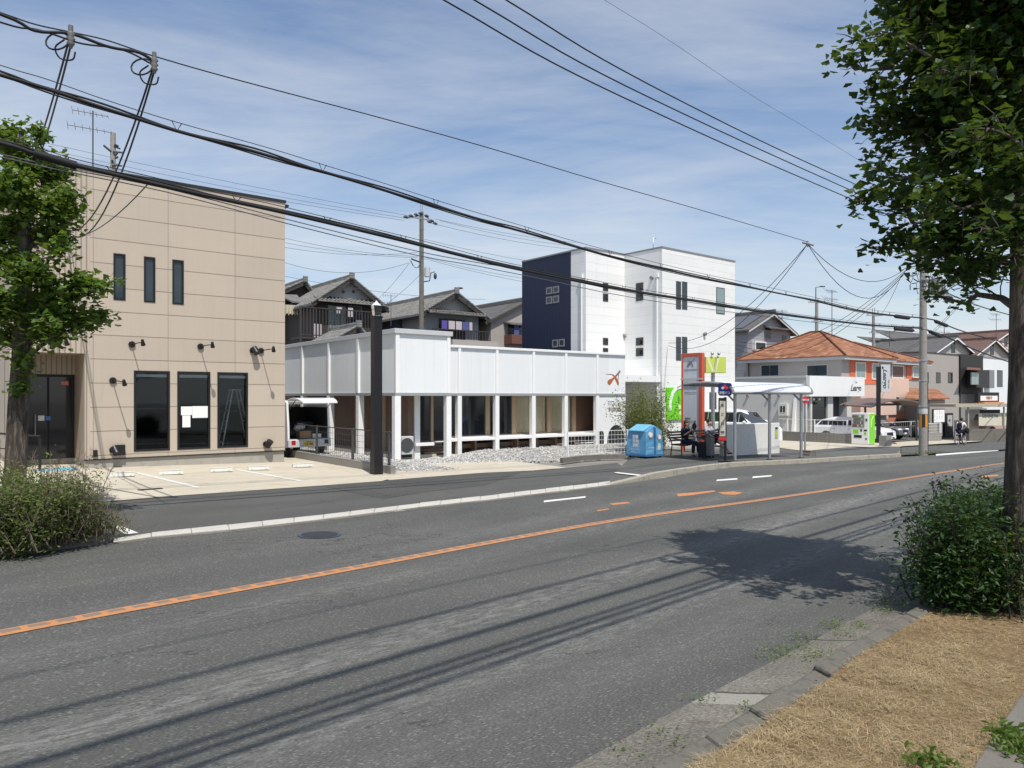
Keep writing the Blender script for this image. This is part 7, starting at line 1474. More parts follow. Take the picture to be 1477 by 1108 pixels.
# thin lines under the lower cable
for i, (lb, pts) in enumerate((('upper of two thin wires just under the lower thick cable', [(60,236),(240,272),(420,318),(600,362),(690,379),(760,391),(1000,437),(1331,480)]), ('lower of two thin wires just under the lower thick cable', [(60,240),(240,277),(420,324),(600,368),(690,384),(760,398),(1000,443),(1331,484)]))):
    p = [W2(*q_) for q_ in pts]; p = lead(p[0], .9)+p; cable('thin_wire', lb, p, .008, 'cablegrey', 'wire', 'thin wires beneath the lower cable', 4)
# service line with two clamps and drop wires
Ap = [(0,18),(50,35),(100,46),(150,57),(195,72),(225,82)]; Aw = [W2(*q_) for q_ in Ap]; Aw = lead(Aw[0], .8)+Aw; As = Aw+[W2(*q_) for q_ in ((330,112),(530,165),(700,212),(860,260),(1000,300),(1165,349))]
o = cable('service_line', 'thin strand running from the two wire clamps at top left to the wire joint', As, .009, 'cable', 'cable'); m = MB(); m.tube([p-Vector((0,0,.05+.03*sin(i*.6))) for i, p in enumerate(curve(Aw, 5))], .02, 6); m.tube([p-Vector((0,0,.09+.03*sin(i*.5+2))) for i, p in enumerate(curve(Aw, 5))], .012, 6); m.build('lashed_cable', W['cable'], o)
for a in ((102, 46), (222.5, 84)):
    p = W2(*a); m = MB(); m.tube([p+Vector((0,0,.08)), p], .03, 8); m.tube([p-Vector((0,0,.03*k_)) for k_ in range(8)], [.03,.055,.03,.055,.03,.05,.03,.02], 10); cl_ = m.build('wire_clamp', M('clamp_grey', (.14,.14,.13), .6, .2, 8), o)
    m = MB(); pts = [p+Vector((-.17+.15*cos(a_), .04*sin(a_), -.12+.13*sin(a_))) for a_ in [2*pi*i/14 for i in range(15)]]; m.tube(pts, .012, 5); m.tube(curve([p+Vector((-.08,0,-.1)), p+Vector((-.2,0,-.2)), p+Vector((-.14,0,-.34)), p+Vector((.02,0,-.36)), p+Vector((.06,0,-.26))], 4), .011, 5); m.build('jumper_loop', W['cable'], cl_)
def onB1(px_, py_, y=-.05): x, z = B1.loc(px_, py_, y); return B1.w(x, y, z)
for i, (a, b, lb, sg) in enumerate((((100,56), onB1(38,255), 'left-hand drop wire of the left pair above the street tree', .15), ((104,58), onB1(44,262), 'right-hand drop wire of the left pair above the street tree', .15), ((220,100), onB1(94,330), 'left-hand drop wire of the right pair reaching the ribbed beige wall', .75), ((223,101), onB1(99,334), 'right-hand drop wire of the right pair reaching the ribbed beige wall', .9))):
    cable('drop_wire', lb, catenary(W2(*a), b, sg, 16), .014, 'cable', 'wire', 'drop wires to the beige building', 5, False)
cable('drop_wire', 'drop wire from the lower thick cable back to the ribbed beige wall', catenary(W2(215,264), onB1(95,341), .25, 12), .01, 'cablegrey', 'wire', None, 5, False)
# wire joint with service drops above the orange roof
J = W2(1165, 352); o = MB(); o.tube([J+Vector((-.18,0,.05)), J, J+Vector((.2,0,-.04))], .035, 8); o.tube([J-Vector((0,0,.1)), J+Vector((0,0,.1))], .03, 8); o.sphere(J, .07, 8, 6); tag(o.build('wire_joint', W['grey']), 'grey knot of insulators where drop wires meet high above the orange roof', 'insulator')
for lb, a, b, sg, rr in (('upper service wire from the joint to the concrete pole', J, W2(1306,387), .9, .012), ('lower service wire from the joint to the concrete pole', J, W2(1306,391), 1.5, .012), ('upper drop wire from the joint to the wall of the navy and white house', J, B3.w(*((lambda q_: (q_[0], -.1, q_[1]))(B3.loc(962, 495)))), .9, .012), ('lower drop wire from the joint to the wall of the navy and white house', J, B3.w(*((lambda q_: (q_[0], -.1, q_[1]))(B3.loc(962, 499)))), 1.3, .012)):
    cable('drop_wire', lb, catenary(a, b, sg, 16), rr, 'cable', 'wire', None, 5, False)
h7p = P(1085, 500, 60)
for i in range(3): cable('drop_wire', ('highest', 'middle', 'lowest')[i]+' of three drop wires falling from the concrete pole towards the grey sided house', catenary(W2(1305, 391+2*i), P(1050, 487+5*i, 46), 1.5+.2*i, 16), .012, 'cable', 'wire', 'drop wires from the concrete pole', 5, False)
cable('drop_wire', 'thin wire from the concrete pole to the small far pole behind the orange roof', catenary(W2(1300, 398), P(1262, 456, 80), .6, 12), .012, 'cablegrey', 'wire', None, 5, False)
for i, lb in enumerate(('upper', 'lower')): cable('drop_wire', lb+' wire running down left from the cable bracket right of the concrete pole', catenary(W2(1386, 434+4*i), P(1285, 507+3*i, 60), .7, 14), .012, 'cablegrey', 'wire', 'paired wires right of the concrete pole', 5, False)
# three high lines and one hair-thin line at the top of the pole
for lb, pts, r in (('leftmost of the three high parallel lines in the sky', [(640,0),(800,92),(960,169),(1120,241),(1300,318)], .017), ('middle one of the three high parallel lines in the sky', [(684,0),(840,92),(1000,171),(1150,240),(1305,309)], .017), ('rightmost of the three high parallel lines in the sky', [(730,0),(870,86),(1020,165),(1150,228),(1310,300)], .017)):
    p = [W2(*q_) for q_ in pts]; d = (p[0]-p[1]).normalized(); p = [p[0]+d*s_-Vector((0,0,.0024*s_*s_)) for s_ in (25,20,15,10,5)]+p; cable('power_line', lb, p, r, 'cable', 'power line', 'high power lines', 5)
p = [W2(*q_) for q_ in ((872,0),(960,55),(1080,135),(1180,195),(1310,275))]; p = [p[0]+(p[0]-p[1]).normalized()*s_ for s_ in (20,15,10,5)]+p; cable('power_line', 'hair-thin line high in the sky right of the three parallel ones', p, .006, 'cablegrey', 'power line', None, 4)
# ---- lines overhead on the near side of the road (their shadows stripe the lane)
nd = Vector((.695, .719, 0)); HV = Vector((-.194, .52, 0))
def over(px_, py_, z): g = G(px_, py_); return g-HV*z+Vector((0, 0, z-g.z*0))
for i, (a, z, r) in enumerate((((740,858), 8.9, .028), ((740,898), 8.6, .04), ((740,925), 7.2, .026), ((740,935), 7.1, .03), ((740,948), 7.0, .027), ((740,822), 9.4, .011))):
    q_ = over(*a, z); pts = [q_+nd*s+Vector((0, 0, .0006*s*s)) for s in (-45, -30, -15, -5, 5, 15, 30, 45)]
    cable('overhead_line', ('second', 'third', 'fourth', 'fifth', 'sixth', 'first')[i]+' from the road centre of the lines shading the near lane with stripes', pts, r, 'cable', 'power line', 'overhead lines on the near side', 5)
# ---- poles and antennas behind
q_ = P(608, 571, 43); q_.z = gz(q_.x, q_.y); P2 = pole('utility_pole', 'weathered utility pole with a crowded crossarm standing behind the pillared hall', q_, EH+(HY-306)/F*43-q_.z, .17, .12, arms=(), mat='concold', rot=RD)
zq = lambda y: EH+(HY-y)/F*43-q_.z
m = MB(); m.box(-1.15, .8, -.1, -.02, zq(317), zq(315)); m.tube([(-1.1,-.06,zq(319)),(0,0,zq(311))], .03, 6); m.tube([(.2,-.06,zq(311)),(.75,-.06,zq(318))], .04, 6); ca_ = m.build('crossarm', W['steel'], P2); m = MB()
for x, y in ((-1.1,318),(-.75,315),(-.4,312),(-.1,309),(.3,311),(.65,317),(.5,319),(.9,320)): m.tube([(x-.16,-.1,zq(y)),(x-.05,-.1,zq(y)+.02),(x+.12,-.1,zq(y)-.02)], [.04,.09,.05], 8)
m.build('insulator', W['darkgrey'], ca_)
m = MB(); m.tube([(-.06,0,zq(306)),(-.06,0,zq(294))], .02, 6); m.tube([(.06,0,zq(306)),(.06,0,zq(296))], .02, 6); m.build('spike', W['steel'], P2)
m = MB(); m.cyl((.3,-.15,zq(399)), (.3,-.15,zq(386)), .17, n=14); m.build('transformer', W['lightgrey'], P2); m = MB(); m.tube([(0,0,zq(407)),(.55,0,zq(404)),(.65,0,zq(392)),(.9,0,zq(390))], .035, 6); m.tube([(0,0,zq(379)),(-.75,-.1,zq(376))], .045, 6); m.sphere((.95,0,zq(396)), (.1,.1,.2), 10, 6); m.tube(catenary((-.7,0,zq(378)), (-.1,-.1,zq(378)), .4, 8), .015, 5); m.tube(catenary((-.8,0,zq(377)), (-.1,-.1,zq(383)), .3, 8), .015, 5); m.build('bracket', W['darkgrey'], P2)
def wires(lb, cat_group, lst, r=.012, mat='cablegrey'):
    for k, (a, b, sg) in enumerate(lst): cable('background_wire', lb[k], catenary(a, b, sg, 16), r, mat, 'wire', cat_group, 4, False)
wires(['top', 'middle', 'bottom'] and ['topmost thin wire between the beige roof and the crossarm of the weathered pole', 'second thin wire between the beige roof and the crossarm of the weathered pole', 'third thin wire between the beige roof and the crossarm of the weathered pole'], 'wires to the weathered pole', [(P(20,196,40), P(600,313,43), .15), (P(20,205,40), P(592,316,43), .2), (P(20,214,40), P(583,318,43), .2)], .01)
wires(['topmost mid-height wire reaching the weathered pole from the left', 'second mid-height wire reaching the weathered pole from the left', 'lowest mid-height wire reaching the weathered pole from the left', 'slack wire sagging between the beige building and the weathered pole', 'wire crossing behind the balcony house roof to the weathered pole'], 'wires to the weathered pole', [(P(380,336,40), P(603,370,43), .25), (P(380,344,40), P(603,372,43), .2), (P(380,351,40), P(603,364,43), .35), (P(380,368,38), P(590,379,43), .75), (P(380,392,42), P(700,432,50), .35)], .01)
wires(['topmost thin wire from the weathered pole to the navy flank', 'second thin wire from the weathered pole to the navy flank', 'lowest thin wire from the weathered pole to the navy flank', 'thin wire from the foot of the crossarm to the navy house', 'upper low wire from the weathered pole to the navy house', 'lower low wire from the weathered pole to the navy house'], 'wires right of the weathered pole', [(P(628,316,43), P(830,350,55), .15), (P(634,318,43), P(830,355,55), .2), (P(622,322,43), P(830,360,55), .2), (P(612,345,43), P(830,385,55), .2), (P(612,371,43), P(770,404,46), .1), (P(612,373,43), P(770,409,46), .1)], .01)
wires(['guy wire slanting left from the weathered pole to the balcony house', 'second guy wire slanting left from the weathered pole, lower down'], 'guy wires of the weathered pole', [(P(590,380,43), P(545,432,46), .1), (P(606,396,43), P(555,440,46), .1)], .012)
for px_, t_, yt, lb, ar in ((1178, 75, 433, 'slim far pole with a lamp arm behind the orange roof', True), (1260, 82, 452, 'small far pole with twin spikes right of the orange roof', False), (1291, 92, 476, 'short far pole beside a television aerial above the grey slate roof', False)):
    q_ = P(px_, 571, t_); q_.z = gz(q_.x, q_.y); h_ = EH+(HY-yt)/F*t_-q_.z; pp = pole('utility_pole', lb, q_, h_, .2, .15, None, False, ((h_-.25, 2.0, True, (.1,.4,.6,.9)), (h_-2.2, 1.2, True, (.2, .8))) if ar or px_ == 1260 else (), rot=.2)
    m = MB()
    if ar: m.tube([(-.1,0,h_), (-.1,0,h_+1.3), (.5,0,h_+1.4)], .05, 6); m.box(.4, .9, -.1, .1, h_+1.36, h_+1.46)
    else: m.tube([(-.15,0,h_), (-.15,0,h_+.6)], .03, 5); m.tube([(.15,0,h_), (.15,0,h_+.6)], .03, 5)
    m.build('bracket', W['darkgrey'], pp)
def aerial(label, base, h, rot, sc=1.0, dish=False):
    t = thing('tv_aerial', label, 'aerial', base, rot); m = MB(); m.tube([(0,0,0), (0,0,h)], .03*sc, 6); m.build('mast', W['cablegrey'], t); m = MB()
    if dish: m.sphere((0,-.1,h), (.3,.2,.07), 14, 8)
    else:
        for z, L in ((h-.12*sc, .9*sc), (h-.75*sc, 1.1*sc)):
            m.tube([(-L*.8, 0, z), (L*.6, 0, z)], .014*sc, 5)
            for k in range(7): x = -L*.8+L*1.4*k/6; e = (.32-.03*k)*sc; m.tube([(x, -e, z-e*.8), (x, e, z+e*.8)], .01*sc, 4)
    m.build('elements', W['cablegrey'], t); return t
a_ = B1.w(B1.x(134, 7), 7, ztop if False else 8.0); q_ = P(134, 243, a_.y); aerial('tall television aerial on the roof of the beige building', Vector((q_.x, q_.y, q_.z)), (243-160)/F*q_.y, .6, .85)
q_ = P(163, 245, 36); q_.z = gz(q_.x, q_.y); h_ = EH+(HY-192)/F*36-q_.z; pp = pole('utility_pole', 'pole head with tangled fittings just rising behind the beige roof', q_, h_, .16, .12, None, False); m = MB(); r_ = random.Random(3)
for i in range(12): a = Vector((0, 0, h_-r_.uniform(.6,1.9))); m.tube([a, a+Vector((r_.uniform(-.5,.4), -.2, r_.uniform(-.3,.3)))], .05, 6)
m.build('fittings', W['cablegrey'], pp)
aerial('small aerial between the balcony house and the grey house roofs', P(564, 470, 48), (470-425)/F*48, .3, .7); aerial('little white dish aerial on the ridge of the grey rendered house', P(662, 424, 49), (424-416)/F*49, 0, 1, True)
aerial('thin television aerial just right of the far lamp pole', P(1200, 490, 70), (490-418)/F*70, .5, 1.2); aerial('television aerial behind the grey slate roof left of the concrete pole', P(1283, 500, 85), (500-478)/F*85, .4, 1.2); aerial('television aerial on the slate roof right of the concrete pole', P(1362, 486, 86), (486-468)/F*86, .3, 1.3); aerial('television aerial on the peak of the brown gable beside the tree trunk', P(1437, 490, 86), (490-452)/F*86, .2, 1.0)
aerial('crooked aerial on the ridge of the grey sided house', P(1128, 462, 64), (462-447)/F*64, .2, .9)
# ================= TREES, SHRUBS, GRASS, STONES
def leaves(name, specs, mat, parent=None, fan=True, seed=1, loc=None):
    """specs: (position, size, preferred normal); each leaf its own little fan or blade"""
    r = random.Random(seed); vs = []; fs = []
    for p, s, nrm in specs:
        n = (Vector(nrm)+Vector((r.gauss(0, .5), r.gauss(0, .5), r.gauss(0, .5)))).normalized()
        a = Vector((r.gauss(0, 1), r.gauss(0, 1), r.gauss(0, .6)-.25)); a = (a-n*a.dot(n))
        if a.length < 1e-3: a = n.orthogonal()
        a.normalize(); b = n.cross(a); k = len(vs); p = Vector(p)
        if fan:
            vs += [p-a*s*.5, p+a*s*.3-b*s*.6+n*s*.1, p+a*s*.55-b*s*.22, p+a*s*.42, p+a*s*.55+b*s*.22, p+a*s*.3+b*s*.6+n*s*.1]
            fs += [(k, k+1, k+2), (k, k+2, k+3), (k, k+3, k+4), (k, k+4, k+5)]
        else:
            vs += [p-a*s*.5, p-b*s*.2+n*s*.05, p+a*s*.6, p+b*s*.2+n*s*.05]; fs += [(k, k+1, k+2, k+3)]
    me = bpy.data.meshes.new(name); me.from_pydata([tuple(v) for v in vs], [], fs); me.materials.append(mat)
    o = bpy.data.objects.new(name, me); COL.objects.link(o)
    if parent: o.parent = parent
    return o
def bend(a, b, r, k=5, wob=.08, lift=.1):
    a, b = Vector(a), Vector(b); L = (b-a).length
    return [a.lerp(b, i/k)+Vector((r.gauss(0, 1), r.gauss(0, 1), r.gauss(0, 1)))*wob*L*.25*(0 if i in (0, k) else 1)+Vector((0, 0, lift*L*4*(i/k)*(1-i/k)*.25)) for i in range(k+1)]
def ginkgo(label, base, trunk, tips, clumps, lsize, dens, mat, seed, spikes=()):
    """tips: limb ends; clumps: (centre, radius, weight); everything in world space, parented at the base"""
    r = random.Random(seed); t = thing('ginkgo_tree', label, 'tree', base); B = Vector(base); m = MB()
    rings = []
    N = 26
    for i, (p, rad) in enumerate(trunk):
        p = Vector(p)-B; rings.append([p+Vector((cos(2*pi*j/N), sin(2*pi*j/N), 0))*rad*(1+.07*sin(3*2*pi*j/N+i*.6)+.05*sin(7*2*pi*j/N+i)+r.gauss(0, .012)) for j in range(N)])
    m.loft(rings, 0, True); m.build('trunk', W['bark'], t)
    ax = [Vector(p) for p, _ in trunk]
    def axis(z):
        for a, b in zip(ax, ax[1:]):
            if a.z <= z <= b.z: return a.lerp(b, (z-a.z)/(b.z-a.z))
        return ax[-1] if z > ax[-1].z else ax[0]
    specs = []; m = MB(); tw = MB()
    def twig(a, b, n_, s0):
        """a twig with leaves clustered along it"""
        pts = bend(a, b, r, 4, .15, .05); tw.tube([p-B for p in pts], [s0, s0*.85, s0*.7, s0*.5, s0*.3], 4)
        for i in range(n_):
            f = r.uniform(.1, 1.05); q = Vector(a).lerp(Vector(b), f)+Vector((r.gauss(0, 1), r.gauss(0, 1), r.gauss(0, 1)))*lsize*1.05*(1.2-.6*f)
            specs.append((q-B, lsize*r.uniform(.65, 1.2), (0, 0, 1)))
    limbs = []
    for tip, z0, rad in tips:
        a = axis(z0); pts = bend(a, tip, r, 6, .1, .12); m.tube([p-B for p in pts], [rad*(1-.85*i/6) for i in range(7)], 7); limbs.append(pts)
        for i in range(2, 7):
            for k in range(3):
                p = pts[i]; d = (Vector(tip)-a).normalized(); e = p+d*r.uniform(.05, .22)*(.4 if i == 6 else 1)+Vector((r.gauss(0, .16), r.gauss(0, .16), r.gauss(0, .12)))*(2.0-.25*i); twig(p, e, int(dens*.65), .007)
        twig(pts[5], Vector(tip)+(Vector(tip)-pts[4]).normalized()*.05, int(dens*.8), .006)
    for c, rad, wgt in clumps:
        c = Vector(c); n_ = max(4, int(wgt*14))
        base_l = min((p for L in limbs for p in L[1:]), key=lambda p: (p-c).length) if limbs else axis(c.z)
        m.tube([p-B for p in bend(base_l, c, r, 4, .12, .1)], [.022, .018, .014, .011, .008], 5)
        for k in range(n_):
            d = Vector((r.gauss(0, 1), r.gauss(0, 1), r.gauss(0, .55))).normalized(); e = c+d*rad*r.uniform(.55, 1.08); twig(c+d*rad*.1, e, int(dens), .005)
    for p in spikes: twig(Vector(p)-Vector((r.gauss(0, .05), 0, .5)), p, int(dens*.9), .006)
    cr = leaves('crown', specs, mat, t, True, seed); m.build('limbs', W['bark'], t); tw.build('twigs', W['twig'], t); return t, len(specs)
# --- right foreground tree
rb_t = G(1481, 878, .09); T0 = rb_t.y; tx = lambda px_, py_, d=0.0: P(px_, py_, T0+d)
tr_pts = [(rb_t+Vector((0,0,-.1)), .29), (rb_t+Vector((0,0,.05)), .24), (rb_t+Vector((.0,0,.22)), .21)]+[(Vector((rb_t.x+.02*h, rb_t.y+.015*h, rb_t.z+h)), max(.05, .19-.014*h)) for h in (.6, 1.1, 1.6, 2.2, 2.8, 3.5, 4.3, 5.2, 6.2, 7.4)]
def tipR(px_, py_, d): return tx(px_, py_, d)
tips = [((1236,58),-.35,3.55,.05), ((1250,128),.3,3.2,.04), ((1232,290),-.1,2.3,.045), ((1256,357),.3,2.05,.05), ((1285,18),.2,4.2,.05), ((1262,245),-.5,2.4,.035), ((1296,182),.5,2.9,.045), ((1392,398),-.3,2.15,.04), ((1330,385),.6,2.1,.04), ((1330,300),-.9,2.6,.05), ((1350,100),-.9,3.7,.05), ((1400,200),-1.2,3.1,.05), ((1420,330),-1.0,2.3,.045)]
tips = [(tipR(a[0]+6, a[1], d), z+.85, rad*.6) for a, d, z, rad in tips]
for (x, y, z, z0) in ((1.9,.2,2.9,2.4), (1.6,-1.2,3.4,2.8), (1.7,1.4,3.8,3.0), (.3,1.9,3.0,2.5), (-.4,1.8,4.2,3.5), (.6,-1.7,4.4,3.6), (1.2,.5,6.0,5.0), (-.9,.2,6.2,5.2), (.2,-1.0,6.4,5.4), (.1,1.2,6.2,5.2), (-1.2,.9,5.2,4.4)): tips.append((rb_t+Vector((x, y, z)), z0, .045))
cl_ = []
for (a, b, rp, d, w_) in ((1420,40,62,0,3.2), (1350,40,52,.3,2.6), (1440,110,55,-.3,2.6), (1380,85,48,-.2,2.4), (1320,95,36,.1,1.5), (1400,150,50,.3,2.2), (1340,140,38,-.3,1.6), (1445,200,50,0,2.2), (1395,225,45,-.2,2), (1340,190,26,.2,.9), (1350,245,38,.3,1.6), (1310,245,22,-.1,.7), (1430,280,50,.2,2.2), (1380,300,42,-.2,2), (1335,300,32,.4,1.3), (1300,290,22,0,.8), (1420,345,42,.3,1.9), (1360,350,38,0,1.9), (1315,350,30,-.2,1.3), (1280,352,18,.1,.6), (1410,385,22,-.1,.7), (1465,330,45,-.6,2), (1470,250,45,-.7,2), (1470,60,60,-.4,2.6), (1390,5,50,.4,2.2), (1310,20,30,.2,1.2), (1265,68,18,-.3,.6), (1480,395,30,.5,1.0), (1250,292,10,-.1,.25), (1375,395,16,-.3,.4)):
    k_ = .72 if a < 1345 else .9; cl_.append((tx(a+(14 if a < 1345 else 6), b-6, d), rp*k_/F*(T0+d), w_*(.55 if a < 1345 else .85)))
r_ = random.Random(21)
for i in range(64):
    a = r_.uniform(0, 2*pi); z = r_.uniform(3.5, 6.8); R_ = r_.uniform(.4, 1.5)*(1.15-.1*z if z > 4 else 1); c = rb_t+Vector((cos(a)*R_, sin(a)*R_, z))
    if c.x < rb_t.x-.2 and z < 4.3: continue
    if c.y < rb_t.y-.4 and z < 4.4: continue
    cl_.append((c, r_.uniform(.35, .6), 2.0))
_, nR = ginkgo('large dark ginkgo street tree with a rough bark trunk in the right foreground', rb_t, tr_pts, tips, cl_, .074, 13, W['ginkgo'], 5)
# --- left street tree across the road
lb_t = G(20, 742, .1); T1_ = lb_t.y; txl = lambda px_, py_, d=0.0: P(px_, py_, T1_+d)
trl = [(lb_t-Vector((0,0,.1)), .17)]+[(txl(x, y), rad) for x, y, rad in ((21,700,.14), (24,640,.135), (27,580,.13), (32,520,.125), (34,470,.11), (36,400,.1), (35,320,.08), (33,240,.05), (30,190,.03))]
tl = [(txl(a, b, d), z, rad) for a, b, d, z, rad in ((150,412,-.3,2.6,.035), (146,458,.1,2.3,.03), (108,300,.1,3.8,.035), (90,355,-.5,3.2,.035), (-40,300,.2,3.6,.04), (-60,400,-.2,2.9,.04), (70,470,-.6,2.3,.03), (20,260,-.6,4.2,.03), (80,255,.3,4.4,.03), (-20,470,.4,2.3,.03), (100,440,.6,2.5,.03))]
cl2 = [(txl(a, b, d), rp/F*T1_, w_) for a, b, rp, d, w_ in ((25,225,34,0,2.6), (62,245,32,.2,2.4), (15,275,42,-.4,2.8), (70,300,36,-.2,2.6), (98,285,18,.1,.9), (30,335,44,.2,3), (78,345,28,.3,1.6), (0,380,46,-.2,2.8), (40,395,34,-.5,1.7), (85,425,30,-.2,2), (122,412,22,-.1,1.3), (55,445,34,.3,2.2), (105,462,24,.1,1.4), (15,445,40,-.4,2.4), (70,478,20,-.2,1.1), (30,480,32,.1,2), (-40,260,50,.1,2.2), (-60,340,55,0,2.4), (-50,430,50,.2,2.2), (30,560,10,-.15,.3), (38,524,14,-.15,.5), (135,455,12,0,.4), (5,195,20,.1,1.0), (50,195,14,.1,.5))]
_, nL = ginkgo('bushy ginkgo street tree in front of the left end of the beige building', lb_t, trl, tl, cl2, .085, 17, W['ginkgosunlit'], 9, [txl(30,172), txl(18,178,.1), txl(48,182,-.1), txl(60,186)])
# --- shrubs
def shrub(name, label, spots, hgt, nst, nleaf, ls, mat, seed, twigmat, spread=.25, fan=False, bare=0.0, base=None):
    r = random.Random(seed); t = thing(name, label, 'shrub', base or spots[0]); B = Vector(t.location); sp = []; m = MB()
    for i in range(nst):
        p = Vector(spots[r.randrange(len(spots))])+Vector((r.gauss(0, .1), r.gauss(0, .1), 0)); h = hgt*r.uniform(.4, 1.18); e = p+Vector((r.gauss(0, spread), r.gauss(0, spread), h)); pts = bend(p, e, r, 4, .15, .0); m.tube([q-B for q in pts], [.008, .007, .006, .004, .002], 4)
        isb = r.random() < bare
        for k in range(int(nleaf*(.12 if isb else 1))):
            f = r.uniform(.12, 1.03); q = p.lerp(e, f)+Vector((r.gauss(0, 1), r.gauss(0, 1), r.gauss(0, 1)))*ls*1.6; sp.append((q-B, ls*r.uniform(.6, 1.25), (0, 0, .9)))
        if isb or r.random() < .3:
            for k in range(4): f = r.uniform(.4, .9); a = p.lerp(e, f); m.tube([a-B, a-B+Vector((r.gauss(0, .1), r.gauss(0, .1), r.uniform(.05, .2)))], [.004, .0015], 3)
    m.build('stems', twigmat, t); leaves('foliage', sp, mat, t, fan, seed); return t
gp = lambda lst, dz=.09: [G(a, b, dz) for a, b in lst]
shrub('shrub', 'leafy green planting bed shrub at the far left under the street tree', gp([(-40,790),(-10,792),(15,793),(40,791),(0,775),(30,778),(60,785),(-30,772),(50,770)]), .72, 240, 90, .052, W['shrubmix'], 31, W['drytwig'], .2, bare=.08)
shrub('shrub', 'thin twiggy shrub with sparse reddish leaves at the right end of the left planting bed', gp([(75,783),(95,781),(115,779),(128,776),(85,772),(105,768),(120,765),(60,766),(90,760)]), .66, 140, 85, .044, leaf_mat('twiggy_leaves', [(.08,.1,.03),(.12,.15,.045),(.15,.12,.07),(.14,.16,.055)], .3), 32, W['drytwig'], .13, bare=.15)
shrub('shrub', 'dry grey-brown bare twig shrub around the foot of the left street tree', gp([(15,765),(35,758),(55,752),(0,760),(75,752),(100,752),(25,748)]), .85, 55, 12, .035, leaf_mat('drying_leaves', [(.13,.1,.06),(.17,.13,.08),(.09,.1,.04)], .3), 33, W['drytwig'], .22, bare=.75)
shrub('seedling', 'small leafy tuft at the right corner of the left planting bed', gp([(160,768),(168,766),(155,771)]), .3, 26, 26, .035, W['shrubmix'], 34, W['drytwig'], .08)
shrub('shrub', 'dense dark leafy shrub at the foot of the right foreground tree', gp([(1366,874),(1382,876),(1402,877),(1425,875),(1374,858),(1385,850),(1410,848),(1435,850),(1388,838),(1402,832),(1420,828),(1445,828),(1455,835),(1430,835)]), .8, 380, 105, .058, W['shrubleaf'], 35, M('dark_stems', (.03,.025,.02), .9, .2, 9), .12)
shrub('shrub', 'lighter leafy suckers growing in front of the right foreground trunk', [rb_t+Vector((-.1,-.22,.0)), rb_t+Vector((.0,-.26,.0)), rb_t+Vector((-.2,-.15,0))], 1.0, 16, 34, .05, W['shrubmix'], 36, M('dark_stems', (.03,.025,.02), .9, .2, 9), .08)
t = thing('seed_stalks', 'thin dry stalks with dark seed heads leaning left out of the right shrub', 'stalks', G(1340, 850, .09)); B = Vector(t.location); m = MB(); h_ = MB(); r_ = random.Random(8)
for (a, b) in ((1300,742),(1304,752),(1311,727),(1316,750),(1322,745),(1334,722),(1345,700),(1351,712),(1355,698),(1366,692),(1374,688),(1370,705),(1362,700),(1348,708),(1297,760),(1308,765)):
    e = P(a, b, 7.5+r_.uniform(-.2, .2)); s0 = G(1352+r_.uniform(-10, 30), 838, .3); m.tube([p-B for p in bend(s0, e, r_, 5, .05, .15)], .003, 4); h_.sphere(e-B, .013, 7, 5)
m.build('stalk', M('stalk_dark', (.04,.033,.025), .9, .2, 9), t); h_.build('seed_heads', W['nearblack'], t)
os_ = shrub('olive_shrub', 'airy grey-green shrub growing behind the blue recycling container', gp([(915,652),(925,650),(938,649),(950,650),(930,655)], .1), 2.3, 110, 150, .1, W['olive'], 37, W['twig'], .5)
# --- weeds in the gutter
r_ = random.Random(12); sp = []
for (a, b, n_, s_) in ((1195,905,40,.06),(1160,922,40,.07),(1148,935,40,.08),(1128,944,36,.06),(1108,950,25,.05),(1206,900,20,.05),(1082,1028,30,.05),(1008,1012,20,.05),(945,1062,22,.07),(900,1088,16,.05),(1172,948,30,.07),(1190,944,26,.06),(1225,918,22,.05),(1240,905,24,.05),(1275,882,40,.07),(1290,875,40,.08),(980,1078,14,.05),(1300,868,30,.08)):
    c = G(a, b)
    for i in range(n_*2): sp.append((c+Vector((r_.gauss(0, s_), r_.gauss(0, s_), abs(r_.gauss(0, .02))+.01)), r_.uniform(.012, .03), (0, 0, .6)))
for (a, b, n_) in ((1465,1068,220), (1472,1085,160), (1345,1105,120)):
    c = G(a, b, .1)
    for i in range(n_): sp.append((c+Vector((r_.gauss(0, .06), r_.gauss(0, .06), abs(r_.gauss(0, .03)))), r_.uniform(.03, .06), (.3, .3, .2)))
for (a, b) in ((1325,656),(1340,655),(1348,654)):
    c = G(a, b, .1)
    for i in range(50): sp.append((c+Vector((r_.gauss(0, .25), r_.gauss(0, .1), abs(r_.gauss(0, .08)))), r_.uniform(.05, .1), (.3, .3, .2)))
tag(leaves('weeds', sp, W['weed'], None, False, 4), kind='stuff')
